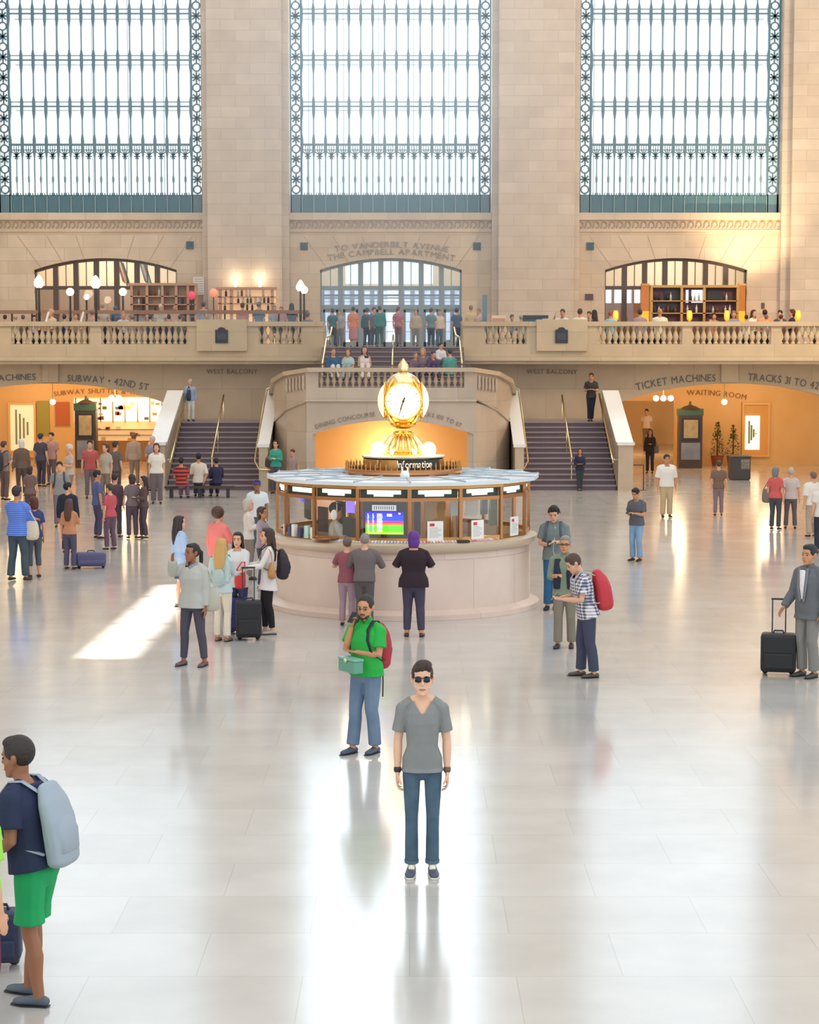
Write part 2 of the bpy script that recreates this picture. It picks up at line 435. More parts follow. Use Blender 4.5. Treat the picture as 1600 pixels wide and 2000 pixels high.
    of.build('outer_frame', mat('outer_frame', '#dfe8ec', .5), root)
    return root
for i, (a, b, _, _) in enumerate(bays): window(i+1, a, b)
# --- side walls and ceiling of the hall (outside the frame); the left one has the high opening the sun comes through
def side_wall(x0, x1, name, hole=None):
    mb = MB()
    if hole:
        ya, yb, za, zb = hole
        mb.box(x0, x1, 12, ya, 0, 36).box(x0, x1, yb, YW, 0, 36).box(x0, x1, ya, yb, 0, za).box(x0, x1, ya, yb, zb, 36)
        for k in range(1, 5): mb.box(x0+.2, x0+.4, ya+(yb-ya)*k/5-.05, ya+(yb-ya)*k/5+.05, za, zb)
    else: mb.box(x0, x1, 40, YW, 0, 36)
    return S(name, mb, M_PIER)
tz = SUND.z/(-SUND.x)
zc = (19.4-4.05)*tz
side_wall(-20.0, -19.4, 'wall_left', (28.0, 35.6, zc-.46, zc+.46))
side_wall(19.4, 20.0, 'wall_right')
# --- arched doorways under the windows
def doorway(i, oa, ob, m, full=True, ylo=668):
    x0, x1 = X(oa), X(ob); zs, za = Zat(527, YW), Zat(504, YW); cx = (x0+x1)/2
    root = empty('door_%d' % i, (cx, YW+.35, ZB), kind='structure')
    ap = arch_pts(x0-cx, x1-cx, zs-ZB, za-ZB)
    fr = MB()
    for (xa, z1), (xb, z2) in zip(ap[:-1], ap[1:]): fr.prism([(xa, z1-.1), (xb, z2-.1), (xb, z2), (xa, z1)], -.12, .12)
    for sx in (-1, 1): e = (x1-x0)/2; fr.box(sx*e-.06, sx*e+.06, -.12, .12, 0, zs-ZB)
    fr.build('arch_frame', m, root)
    def ztop(x):
        for (xa, z1), (xb, z2) in zip(ap[:-1], ap[1:]):
            if xa <= x <= xb: return z1+(z2-z1)*(x-xa)/(xb-xa)
        return zs-ZB
    zt1, zt2 = Zat(558, YW)-ZB, Zat(598, YW)-ZB
    for k in range(1, 7):
        x = ap[0][0]+(x1-x0)*k/7
        MB().box(x-.1, x+.1, -.1, .1, 0, ztop(x)).build('mullion', m, root)
    for k in range(7):
        x = ap[0][0]+(x1-x0)*(k+.5)/7
        MB().box(x-.015, x+.015, -.03, .03, zt1, ztop(x)).build('muntin', m, root)
    MB().box(ap[0][0], ap[-1][0], -.085, .085, zt1-.14, zt1).build('transom', m, root)
    if full:
        MB().box(ap[0][0], ap[-1][0], -.085, .085, zt2-.12, zt2+.05).build('transom', m, root)
        for k in range(7):
            xa, xb = ap[0][0]+(x1-x0)*k/7+.1, ap[0][0]+(x1-x0)*(k+1)/7-.1
            lf = MB().box(xa, xa+.09, -.04, .04, 0, zt2-.12).box(xb-.09, xb, -.04, .04, 0, zt2-.12).box(xa, xb, -.04, .04, 0, .25).box(xa, xb, -.04, .04, zt2-.24, zt2-.12)
            for q in range(1, 5): lf.box(xa, xb, -.02, .02, .25+q*.4, .27+q*.4)
            lf.build('door_leaf', m, root)
            MB().box(xa, xb, -.03, .03, zt2+.42, zt2+.48).build('glazing_bar', m, root)
    pts = [(ap[0][0], 0)]+ap+[(ap[-1][0], 0)]
    gb = MB(); gb.prism(pts, .13, .14); gb.build('pane', M_GLASSW, root)
    return root
doorway(1, 66, 345, M_DBRONZE, False); doorway(2, 625, 902, M_BLUEB); doorway(3, 1182, 1460, M_DBRONZE, False)
# rooms behind the doorways
M_ROOM = mat('vestibule_plaster', '#d8c7ac', .8)
def vest(oa, ob, lit):
    x0, x1 = X(oa)-1.2, X(ob)+1.2; yb = YW+5.5
    mb = MB().box(x0-.2, x0, YW+.7, yb, ZB, 10).box(x1, x1+.2, YW+.7, yb, ZB, 10).box(x0, x1, YW+.7, yb+2, ZB-.2, ZB)
    if lit:   # open to the bright street in the middle
        c = (x0+x1)/2
        mb.box(x0, c-2.0, yb, yb+.2, ZB, 10.5).box(c+1.75, x1, yb, yb+.2, ZB, 10.5)
        z = Zat(560, yb)
        mb.box(c-2.0, c+1.75, yb, yb+.2, z-.05, z+.12)
    else: mb.box(x0, x1, yb, yb+.2, ZB, 10.5)
    return S('wall_vestibule', mb, M_ROOM)
vest(66, 345, False); v2 = vest(625, 902, True); vest(1182, 1460, False)
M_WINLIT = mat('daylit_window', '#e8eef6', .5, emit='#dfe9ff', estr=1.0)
def back_windows(rects, Y, m, name, parent):
    mb = MB()
    for (a, b, t, q) in rects: mb.box(Xat(a, Y, 7), Xat(b, Y, 7), Y-.05, Y, Zat(q, Y), Zat(t, Y))
    return mb.build(name, m, parent)
# street doors seen through the middle doorway: dark leaves on daylight
mb = MB(); Yd = YW+5.4
for k in range(15):
    x = Xat(630+k*19.5, Yd, 6)
    if k == 7: continue
    if k == 6: x -= .12
    mb.box(x-.09, x+.09, Yd-.1, Yd+.3, ZB, Zat(562, Yd))
for q in (566, 577, 582, 597, 604): mb.box(Xat(625, Yd, 6), Xat(902, Yd, 6), Yd-.06, Yd-.02, Zat(q+1.5, Yd), Zat(q-1.5, Yd))
S('door_4', mb, mat('street_door', '#8795a5', .5))
mb = MB(); mb.box(Xat(632, Yd, 6), Xat(757, Yd, 6), Yd-.02, Yd, Zat(664, Yd), Zat(566, Yd)); mb.box(Xat(785, Yd, 6), Xat(897, Yd, 6), Yd-.02, Yd, Zat(664, Yd), Zat(566, Yd))
S('window_4', mb, mat('daylit_glass', '#ccd9ea', .5, emit='#b9cdf2', estr=.55))
mb = MB()
for (a, b) in ((632, 757), (788, 897)):
    pass
# square vents
for (px_, py_) in ((371, 479), (594, 481), (932, 481), (1153, 481)):
    c = P(px_, py_, YW-.02); mb = MB().box(c.x-.15, c.x+.15, YW-.05, YW+.01, c.z-.15, c.z+.15)
    side = {371: 'left window bay', 594: 'middle bay, left of the carved avenue lettering', 932: 'middle bay, right of the carved avenue lettering', 1153: 'right window bay'}[px_]
    o = mb.build('wall_vent', M_VENT); o.data.materials.append(M_DARK)
    tag(o, 'small square blue-grey vent on the stone wall, %s' % side, 'vent', 'square wall vents')
    for q in range(4): pass
    sl = MB()
    for q in range(5): sl.box(c.x-.13, c.x+.13, YW-.065, YW-.05, c.z-.12+q*.055, c.z-.095+q*.055)
    sl.build('slat', mat('slat', '#42606f', .6), o)
c = P(1151, 580, YW-.02); o = MB().box(c.x-.16, c.x+.16, YW-.06, YW+.01, c.z-.12, c.z+.12).build('wall_panel', mat('purple_panel', '#5b4450', .5))
tag(o, 'small dark purplish panel on the wall above the right balcony diners', 'panel')
c = P(1489, 597, YW-.02); o = MB().box(c.x-.03, c.x+.03, YW-.05, YW+.01, c.z-.12, c.z+.12).box(c.x+.06, c.x+.09, YW-.05, YW+.01, c.z-.12, c.z+.12).build('wall_plaque', mat('brown_plate', '#6d4536', .5))
tag(o, 'tiny brown marker on the wall right of the right-hand doorway', 'plaque')
# carved names over the middle doorway
wr = [o for o in bpy.data.objects if o.name.startswith('wall_west')][1]
inscription('TO VANDERBILT AVENUE', (655, 492), (765, 483), (875, 493), 11, YW-.01, mat('worn_letter', '#a39684', .7), wr)
inscription('THE CAMPBELL APARTMENT', (641, 509), (765, 497), (888, 510), 11, YW-.01, mat('worn_letter', '#a39684', .7), wr)

# --- balcony slab, fronts
HX = 2.57     # half opening of the middle flight
zrail, zcop = Zat(628, YB), Zat(637, YB); zb0 = Zat(672, YB); zcor = Zat(700, YB); zsof = Zat(711, YB)
M_BAL = stone('balcony_stone', '#d3c0a2', '#c9b596', '#b5a080', bw=2.6, bh=.9)
for sgn, (xa, xb) in ((-1, (-20, A-HX)), (1, (A+HX, 20))):
    side = 'left' if sgn < 0 else 'right'
    S('floor', MB().box(xa, xb, YB+.3, YW+1, ZB-.35, ZB), M_MARBLE)
    wl = MB().box(xa, xb, YB, YB+.35, zcor, zb0)
    wl.box(xa, xb, YB-.12, YB+.35, zcor-.09, zcor+.04)                      # cornice
    wl.prism([(xa, zsof), (xb, zsof), (xb, zcor-.09), (xa, zcor-.09)], YB-.02, YL+.2)
    grp = [(22, 176, 13), (198, 366, 14), (505, 590, 7)] if sgn < 0 else [(946, 1029, 7), (1168, 1333, 14), (1352, 1507, 13), (1527, 1611, 7)]
    X6 = lambda p: Xat(p, YB, 5.3)
    edges = [xa]+[e for g in grp for e in (X6(g[0]), X6(g[1]))]+[xb]
    for k in range(0, len(edges), 2): wl.box(edges[k], edges[k+1], YB+.02, YB+.33, zb0-.01, zcop+.01)
    wl.box(xa, xb, YB-.07, YB+.42, zcop, zrail)                            # coping
    if sgn < 0: wl.box(X6(385), X6(483), YB-.14, YB+.46, zb0-.25, Zat(624, YB))
    else: wl.box(X6(1048), X6(1147), YB-.14, YB+.46, zb0-.25, Zat(624, YB))
    # return wall along the middle flight
    xr = A+sgn*HX; wl.box(min(xr+sgn*.01, xr+sgn*.3), max(xr+sgn*.01, xr+sgn*.3), YB+.36, YB+3, 3.3, zrail-.1)
    S('wall_balcony_'+side, wl, M_BAL)
    for gi, (a, b, n) in enumerate(grp):
        x0, x1 = X6(a), X6(b)
        names = {22: 'leftmost stone balustrade of the left balcony, thirteen balusters', 198: 'stone balustrade left of the left dark plaque', 505: 'short stone balustrade between the left plaque and the middle stairs',
                 946: 'short stone balustrade right of the middle stairs', 1168: 'stone balustrade in front of the lit bar, right of the plaque', 1352: 'stone balustrade below the orange-shirted diner', 1527: 'stone balustrade cut by the right edge of the photo'}
        r = empty('balustrade', ((x0+x1)/2, YB+.17, zb0), names[a], 'balustrade', 'balcony balustrades')
        H = zcop-zb0
        if 'BAL' not in GL:
            pr = [(.085, 0), (.085, .05), (.05, .09), (.055, .13), (.105, .24), (.108, .3), (.09, .38), (.055, .5), (.042, .58), (.05, .63), (.08, .66), (.09, .72)]
            m_ = MB().lathe([(r_, z*H/.72) for r_, z in pr], seg=12).mesh('baluster'); m_.materials.append(M_BAL)
            for p_ in m_.polygons: p_.use_smooth = True
            GL['BAL'] = m_
        for k in range(n+1):
            o = bpy.data.objects.new('baluster', GL['BAL']); COL.objects.link(o); o.parent = r; o.location = ((k/n-.5)*(x1-x0), 0, 0)
    # dark plaque
    pc = 433 if sgn < 0 else 1097
    c = P(pc, 655, YB-.15); h = .28
    pp = [(c.x-.23, c.z-h), (c.x+.23, c.z-h), (c.x+.23, c.z+.2)]+[(c.x+.15*math.cos(t), c.z+.2+.1*math.sin(t)) for t in (0, .8, 1.57, 2.34, PI)]+[(c.x-.23, c.z+.2)]
    o = MB().prism(pp, YB-.19, YB-.13).build('plaque', M_DARK); tag(o, 'dark arched-top plaque on the %s balcony front' % side, 'plaque', 'balcony plaques')
    MB().box(c.x-.16, c.x+.16, YB-.2, YB-.19, c.z-.16, c.z+.08).build('panel', mat('plaque_panel', '#41464e', .5), o)
# --- the wall below the balcony with the wide arches
zA = Zat(749, YL); zS = Zat(788, YL)
M_LOW = stone('lower_wall', '#cdb99c', '#c3ae91', '#b29d80', bw=2.2, bh=1.1)
for sgn in (-1, 1):
    c = 1430 if sgn > 0 else 100
    o0, o1 = Xat(c-226, YL, 3), Xat(c+226, YL, 3)
    if sgn > 0: xa, xb = A+HX+.01, 20.5
    else: xa, xb = -20.5, A-HX-.01
    w_ = S('wall_low_'+('right' if sgn > 0 else 'left'), arch_wall(xa, xb, 0, zsof+.1, o0, o1, zS, zA, YL, YL+.8), M_LOW)
    q0, q1 = (1408, 1441) if sgn > 0 else (84, 115)
    MB().box(Xat(q0, YL, 4), Xat(q1, YL, 4), YL-.16, YL+.1, Zat(747, YL), zsof+.05).build('pilaster_stub', M_LOW, w_)
    if sgn > 0:
        inscription('WEST BALCONY', (1029, 730), (1078, 730), (1127, 731), 9, YL-.01, parent=w_)
        inscription('TICKET MACHINES', (1244, 763), (1320, 749), (1398, 745), 14, YL-.01, parent=w_)
        inscription('TRACKS 31 TO 42', (1461, 743), (1530, 749), (1598, 761), 14, YL-.01, parent=w_)
    else:
        inscription('WEST BALCONY', (404, 730), (453, 730), (503, 730), 9, YL-.01, parent=w_)
        inscription('TICKET MACHINES', (-86, 754), (-8, 745), (70, 742), 12, YL-.01, parent=w_)
        inscription('SUBWAY • 42ND ST', (132, 745), (212, 750), (289, 763), 13, YL-.01, parent=w_)
# passages behind the arches
YP = 79.5
M_PFL = M_FLOOR
def passage(sgn):
    mb = MB()
    xs = (Xat(1190, YL, 2), 22) if sgn > 0 else (-22, Xat(350, YL, 2))
    mb.box(xs[0], xs[1], YL+.8, YP+22, 4.15, 4.3)      # ceiling
    if sgn > 0:
        mb.box(xs[0]-.2, xs[0], YL+.8, YP+20, 0, 4.2)
        a, b = Xat(1318, YP, 2), 22
        mb.box(a, b, YP, YP+.3, 0, 4.2)
        mb.box(xs[0], a, YP, YP+.3, Zat(783, YP), 4.2)
        mb.box(xs[0], 22, YP+20, YP+20.3, 0, 4.2)
    else:
        mb.box(xs[1], xs[1]+.2, YL+.8, YP+20, 0, 4.2)
        a, b = Xat(143, YP, 2), Xat(332, YP, 2)
        mb.box(-22, a, YP, YP+.3, 0, 4.2).box(b, xs[1], YP, YP+.3, 0, 4.2).box(a, b, YP, YP+.3, Zat(776, YP), 4.2)
        mb.box(-22, xs[1], YP+5, YP+5.3, 0, 4.2)
    return S('wall_passage_'+('right' if sgn > 0 else 'left'), mb, M_YEL)
pr, pl = passage(1), passage(-1)
inscription('WAITING ROOM', (1342, 772), (1400, 773), (1457, 781), 10, YP-.01, mat('ochre_letter', '#9a6c3c', .7), pr)
inscription('SUBWAY SHUTTLE & TRAINS', (106, 774), (200, 768), (300, 775), 9, YP-.01, mat('ochre_letter', '#9a6c3c', .7), pl)
# --- stairs
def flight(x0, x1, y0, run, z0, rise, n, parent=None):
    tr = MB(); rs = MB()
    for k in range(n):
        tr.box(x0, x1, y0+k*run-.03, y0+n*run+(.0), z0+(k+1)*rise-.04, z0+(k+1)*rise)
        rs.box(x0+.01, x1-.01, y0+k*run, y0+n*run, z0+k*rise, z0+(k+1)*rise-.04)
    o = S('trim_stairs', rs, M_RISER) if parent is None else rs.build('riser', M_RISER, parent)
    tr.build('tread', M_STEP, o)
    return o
Y0 = 63.6; NS = 13; RUN = .36; ZL = 13*.166; YT = Y0+NS*RUN
YF = 62.4; ZP = 3.3; BH = Zat(718, YF)
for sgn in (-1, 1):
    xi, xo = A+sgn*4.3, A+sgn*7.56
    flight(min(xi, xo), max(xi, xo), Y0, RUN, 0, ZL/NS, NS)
    S('floor', MB().box(min(xi, xo)-.3, max(xi, xo)+.3, YT, YL, 0, ZL), M_STEP)
    # outer parapet: block with a sloping polished coping
    za, zb = Zat(872, Y0-.1)+.05, Zat(768, YT)
    x0, x1 = sorted((xo+sgn*.02, xo+sgn*.52))
    p = MB(); p.add([(x, y, z) for x in (x0, x1) for (y, z) in ((Y0-.35, 0), (Y0-.35, za), (Y0-.0, za), (YT, zb), (YT+.6, zb), (YT+.6, 0))],
                    [(0, 1, 2, 3, 4, 5), (11, 10, 9, 8, 7, 6)]+[(k, k+6, (k+1) % 6+6, (k+1) % 6) for k in range(6)])
    o = S('wall_parapet', p, M_MARBLE)
    cp = MB(); xx0, xx1 = x0-.04, x1+.04
    cp.add([(x, y, z) for x in (xx0, xx1) for (y, z) in ((Y0-.42, za), (Y0-.42, za+.1), (Y0, za+.1), (YT, zb+.1), (YT+.65, zb+.1), (YT+.65, zb), (YT, zb), (Y0, za))],
           [(0, 1, 2, 7), (7, 2, 3, 6), (6, 3, 4, 5), (15, 10, 9, 8), (14, 11, 10, 15), (13, 12, 11, 14)]+[(k, k+8, (k+1) % 8+8, (k+1) % 8) for k in range(8)])
    cp.build('coping', M_WHITEM, o)
# drum under the middle platform: plan curve and coping heights
half = [(2.8, YF), (3.5, YF+.9), (4.02, YF+2.6), (4.3, YF+5.3)]
zt = [BH, 3.98, 3.72, Zat(766, YF+5.3)]
zar, zap = Zat(848, YF), Zat(821, YF)
dr = arch_wall(A-2.8, A+2.8, 0, ZP+.05, Xat(611, YF, 2), Xat(925, YF, 2), zar, zap, YF, YF+.6)
dr.box(A-2.8, A-2.4, YF, YF+.35, ZP+.051, BH-.14).box(A+2.4, A+2.8, YF, YF+.35, ZP+.051, BH-.14)
for sgn in (-1, 1):
    for k in range(3):
        (xa, ya), (xb, yb) = half[k], half[k+1]
        q = [(xa, ya, 0), (xb, yb, 0), (xb, yb, zt[k+1]-.14), (xa, ya, zt[k]-.14)]
        q2 = [(x-.3, y+.12, z) for x, y, z in q]
        dr.add([(A+sgn*x, y, z) for x, y, z in q+q2], [(0, 1, 2, 3), (7, 6, 5, 4), (0, 4, 5, 1), (1, 5, 6, 2), (2, 6, 7, 3), (3, 7, 4, 0)])
M_DRUM = stone('drum_marble', '#c9b8a5', '#c0ae9b', '#b09e8c', bw=2.0, bh=1.0, rough=.35)
drum = S('wall_drum', dr, M_DRUM)
led = MB(); zl = Zat(783, YF)
pts = [(-h[0], h[1]) for h in reversed(half[:3])]+[(h[0], h[1]) for h in half[:3]]; zz = [zl-.75, zl-.3, zl, zl, zl-.3, zl-.75]
led.tube([(A+x, y-.03, z) for (x, y), z in zip(pts, zz)], [.05]*6, 8); led.build('moulding', M_DRUM, drum, True)
cop = MB()
allp = [(-h[0]+.1, h[1]) for h in reversed(half)]+[(h[0]-.1, h[1]) for h in half]; zc_ = list(reversed(zt))+zt
def ribbon(mb, pts, zs_, wd, th):
    n = len(pts); vs = []
    for i, ((x, y), z) in enumerate(zip(pts, zs_)):
        a = Vector(pts[max(i-1, 0)]+(0,)); b = Vector(pts[min(i+1, n-1)]+(0,)); t = (b-a).normalized(); nrm = Vector((-t.y, t.x, 0))
        for s_, dz in ((-1, 0), (-1, -th), (1, -th), (1, 0)): vs.append(Vector((A+x, y, z+dz))+nrm*s_*wd/2)
    fs = [(0, 1, 2, 3), tuple(4*(n-1)+k for k in (3, 2, 1, 0))]
    for i in range(n-1):
        for k in range(4): fs.append((4*i+k, 4*i+(k+1) % 4, 4*i+4+(k+1) % 4, 4*i+4+k))
    mb.add(vs, fs)
ribbon(cop, allp, zc_, .46, .14); cop.build('coping', M_MARBLE, drum)
# polished sloping side slabs that run down to the hall floor
for sgn in (-1, 1):
    sl = MB(); xs = sorted((A+sgn*4.1, A+sgn*4.4)); y1 = YF+5.3; z1 = zt[3]; y0 = Y0-.6; z0 = Zat(872, y0)
    sl.add([(x, y, z) for x in xs for (y, z) in ((y0-.2, 0), (y0-.2, z0), (y0, z0), (y1, z1), (y1, 0))], [(0, 1, 2, 3, 4), (9, 8, 7, 6, 5)]+[(k, k+5, (k+1) % 5+5, (k+1) % 5) for k in range(5)])
    o = S('wall_parapet', sl, M_MARBLE)
    c2 = MB(); xs = [xs[0]-.05, xs[1]+.05]
    c2.add([(x, y, z) for x in xs for (y, z) in ((y0-.25, z0-.02), (y0-.25, z0+.08), (y0, z0+.08), (y1, z1+.08), (y1, z1-.02), (y0, z0-.02))], [(0, 1, 2, 5), (5, 2, 3, 4), (11, 8, 7, 6), (10, 9, 8, 11)]+[(k, k+6, (k+1) % 6+6, (k+1) % 6) for k in range(6)])
    c2.build('coping', M_WHITEM, o)
# platform, middle flight
S('floor', MB().slab([(A-2.7, YF+.3), (A+2.7, YF+.3), (A+3.75, YF+2.6), (A+4.1, YL), (A-4.1, YL), (A-3.75, YF+2.6)], ZP-.2, ZP), M_STEP)
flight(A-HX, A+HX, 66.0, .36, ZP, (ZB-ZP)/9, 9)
S('floor', MB().box(A-HX, A+HX, 66+9*.36, YW+1, ZB-.3, ZB-.001), M_MARBLE)
S('wall_landing', MB().box(A-HX-2.4, A-HX, YL-.02, YL+.3, 0, 4.2).box(A+HX, A+HX+2.4, YL-.02, YL+.3, 0, 4.2), M_LOW)
# ramp recess in the drum: warm plaster
S('wall_ramp', MB().box(A-2.9, A+2.9, YF+3.4, YF+3.5, 0, ZP-.2).box(A-3.0, A-2.9, YF+.6, YF+3.5, 0, ZP-.2).box(A+2.9, A+3.0, YF+.6, YF+3.5, 0, ZP-.2), M_YEL)
inscription('DINING CONCOURSE', (617, 838), (676, 822), (733, 813), 8.5, YF-.01, mat('drum_letter', '#8b8072', .7), drum)
inscription('TRACKS 100 TO 117', (806, 811), (852, 817), (899, 835), 8.5, YF-.01, mat('drum_letter', '#8b8072', .7), drum)
r = empty('balustrade', (A, YF+.17, Zat(757, YF)), 'stone balustrade of the middle platform behind the clock', 'balustrade')
zb_, zt_ = Zat(757, YF), BH-.14; H = zt_-zb_
S('wall_drum', MB().box(A-2.4, A+2.4, YF+.0, YF+.35, ZP+.051, zb_), M_DRUM)
pr_ = [(r*.86, z) for r, z in [(.08, 0), (.08, .05), (.045, .09), (.05, .14), (.085, .24), (.088, .3), (.075, .38), (.045, .5), (.035, .58), (.045, .63), (.075, .66), (.08, .72)]]
m_ = MB().lathe([(r_, z*H/.72) for r_, z in pr_], seg=12).mesh('baluster'); m_.materials.append(M_MARBLE)
for p_ in m_.polygons: p_.use_smooth = True
for k in range(23):
    o = bpy.data.objects.new('baluster', m_); COL.objects.link(o); o.parent = r; o.location = (-2.31+k*.21, 0, 0)
# carved baluster relief on the angled sides
for sgn in (-1, 1):
    mb = MB()
    for k in range(6):
        t = (k+.5)/6; (xa, ya), (xb, yb) = half[0], half[1]
        x = xa+(xb-xa)*t+.04; y = ya+(yb-ya)*t-.03; z = zt[0]+(zt[1]-zt[0])*t-.2
        mb.lathe([(.03, -.5), (.055, -.4), (.035, -.2), (.045, -.05)], (A+sgn*x, y, z), 8)
    mb.build('baluster_relief', M_DRUM, drum, True)
# brass handrails
def rail(pts, label, posts=(), r_=.03, cat='handrail', group='brass stair handrails', m=M_BRASS):
    base = Vector(pts[0]); o = empty('handrail', (base.x, base.y, base.z), label, cat, group)
    MB().tube([Vector(p)-base for p in pts], [r_]*len(pts), 8).build('rail', m, o, True)
    for (a, b) in posts: MB().tube([Vector(a)-base, Vector(b)-base], [.02, .02], 6).build('post', m, o, True)
    return o
def stairz(y): return max(0, min(NS, math.floor((y-Y0)/RUN)+1))*ZL/NS
M_SHINE = mat('shiny_brass', '#f0d9a0', .15, 1.0)
for sgn, sd in ((-1, 'left'), (1, 'right')):
    xm = A+sgn*6.08
    ya, yb = Y0+.35, YT-.1
    rail([(xm, ya, 1.08), (xm, yb, ZL+.95)], 'straight brass handrail down the middle of the %s flight' % sd, [((xm, ya+.05, 1.08), (xm, ya+.05, .16)), ((xm, (ya+yb)/2, 2.05), (xm, (ya+yb)/2, stairz((ya+yb)/2))), ((xm, yb-.03, ZL+.9), (xm, yb-.03, ZL-.1))], .032, m=M_SHINE)
    xo = A+sgn*7.43
    rail([(xo, Y0-.2, .95), (xo, Y0+.2, 1.1), (xo, YT, ZL+1.0)], 'brass handrail along the outer parapet of the %s flight' % sd, [((xo, Y0, 1.05), (xo+sgn*.2, Y0, 1.0))], .035, m=M_SHINE)
    xi = A+sgn*4.5; y0 = Y0-.7
    rail([(xi-sgn*.55, y0-.15, .72), (xi-sgn*.1, y0-.12, .76), (xi+sgn*.04, y0, 1.0), (xi, y0+.3, 1.5), (xi-.0, YF+5.2, zt[3]+.1), (A+sgn*4.32, YF+5.4, zt[3]+.18), (A+sgn*3.8, YF+4.9, zt[3]+.32)],
         'long curling brass handrail beside the middle drum, %s side' % sd, [((xi, y0+.6, 1.6), (xi-sgn*.1, y0+.6, 1.55))], .03, m=M_SHINE)
    xm = A+sgn*2.42
    rail([(xm, 65.9, ZP+.95), (xm, 69.0, Zat(660, 69)+.02), (xm-sgn*.12, 69.3, Zat(655, 69)), (xm-sgn*.18, 69.7, Zat(640, 70))], 'bent brass handrail at the %s of the upper middle flight' % sd, [((xm, 66, ZP+.95), (xm, 66, ZP)), ((xm-sgn*.15, 69.5, Zat(650, 69.5)), (xm-sgn*.15, 69.5, ZB))], .04, m=M_SHINE)
xm = Xat(767, 67)
rail([(xm, 65.9, ZP+.9), (xm, 69.3, Zat(655, 69.3))], 'straight brass handrail in the middle of the upper flight', [((xm, 66, ZP+.9), (xm, 66, ZP)), ((xm, 69.2, 5.2), (xm, 69.2, ZB))], .035, m=M_SHINE)
# ================================================================== INFORMATION BOOTH
BXc = Xat(788, 33.65, 1.5); BYc = 33.65
booth = empty('information_booth', (BXc, BYc, 0), 'round marble and brass information booth with glazed bays in the middle of the hall', 'booth')
M_BMAR = stone('booth_marble', '#dcc5b6', '#d2b9aa', '#b89f92', bw=1.45, bh=1.0, rough=.3, mortar=.008)
RC = 2.26; RG = 2.30
MB().lathe([(RC+.16, 0), (RC+.16, .09), (RC+.07, .13), (RC, .16), (RC, 1.08), (RC-.02, 1.12), (RC-.1, 1.12), (RC-.1, 0)], seg=64, cap=False).build('base', M_BMAR, booth, True)
MB().lathe([(RC-.02, 1.1), (RC+.08, 1.14), (RC+.12, 1.2), (RC+.12, 1.26), (RC+.05, 1.29), (RC-.12, 1.3), (RC-.12, 1.1), (RC-.02, 1.1)], seg=64, cap=False).build('counter', mat('counter_stone', '#c9b49c', .35), booth, True)
NB = 16; OFF = math.radians(2.9)
def bp(r, k, z): a = -PI/2+OFF+2*PI*k/NB; return Vector((r*math.cos(a), r*math.sin(a), z))
RV = 2.24; Ztr = Zat(977, 31.4); Ze = Zat(949, 31.4)
Zc = 1.30
for k in range(NB):
    a = -PI/2+OFF+2*PI*k/NB
    M = Matrix.Translation(bp(RV, k, (Zc+Ze)/2)) @ Matrix.Rotation(a, 4, 'Z')
    MB().obox(M, .05, .06, Ze-Zc).build('mullion', M_COPPER, booth)
def seg_ring(z0, z1, r0, r1, m, name, parent=booth):
    mb = MB()
    for k in range(NB):
        p = [bp(r1, k, z0), bp(r1, k+1, z0), bp(r0, k+1, z0), bp(r0, k, z0)]; q = [v+Vector((0, 0, z1-z0)) for v in p]
        mb.add(p+q, [(0, 1, 2, 3), (7, 6, 5, 4), (0, 4, 5, 1), (2, 6, 7, 3), (0, 3, 7, 4), (1, 5, 6, 2)])
    return mb.build(name, m, parent)
seg_ring(Ztr-.03, Ztr+.03, RV-.05, RV+.01, M_COPPER, 'transom')
seg_ring(Ze-.06, Ze+.02, RV-.08, RV+.06, M_BRASSW, 'eave_trim')
seg_ring(Zc, Zc+.07, RV-.05, RV+.02, M_BRASSW, 'sill_rail')
def bay_frame(k, r):
    c = (bp(r, k, 0)+bp(r, k+1, 0))/2; n = Vector((c.x, c.y, 0)).normalized(); t = Vector((-n.y, n.x, 0)); L = (bp(r, k+1, 0)-bp(r, k, 0)).length
    return c, n, t, L
def bay_quad(mb, k, r, u0, u1, z0, z1, th=.01):
    """u in -1..1 over the bay"""
    c, n, t, L = bay_frame(k, r); a, b = c+t*u0*L/2, c+t*u1*L/2
    vs = [p+n*d+Vector((0, 0, z)) for p in (a, b) for d in (0, th) for z in (z0, z1)]
    mb.add(vs, [(0, 1, 3, 2), (4, 6, 7, 5), (0, 4, 5, 1), (2, 3, 7, 6), (0, 2, 6, 4), (1, 5, 7, 3)])
# front bays are 12,13,14,15,0,1,2,3 going left to right: index of the bay left of centre = 15
front = [11, 12, 13, 14, 15, 0, 1, 2, 3, 4]
M_SIGN = mat('backlit_sign', '#fbfdf4', .5, emit='#f8ffee', estr=1.35)
M_SIGNB = mat('sign_box', '#2e3a30', .35)
for k in range(NB):
    mb = MB(); bay_quad(mb, k, RV-.05, -.93, .93, Ztr+.03, Ze-.06, .02); sb = mb.build('sign_box', M_SIGNB, booth)
    if k in front:
        mb = MB(); z0, z1 = Ztr+.03, Ze-.06; h = z1-z0
        if k == 13: bay_quad(mb, k, RV-.025, -.6, .75, z0+.3*h, z0+.82*h, .008)
        else:
            bay_quad(mb, k, RV-.025, -.66, .66, z0+.42*h, z0+.86*h, .008); bay_quad(mb, k, RV-.025, -.4, .36, z0+.16*h, z0+.42*h, .008)
        mb.build('backlit_lettering', M_SIGN, sb)
        mb = MB()
        for q in range(9): bay_quad(mb, k, RV-.014, -.56+q*.14, -.55+q*.14, z0+.78*h, z0+.88*h, .003)
        mb.build('lettering', M_DARK, sb)
    mb = MB(); bay_quad(mb, k, RV-.03, -.95, .95, Zc+.05, Ztr-.03, .006); mb.build('pane', M_GLASS, booth)
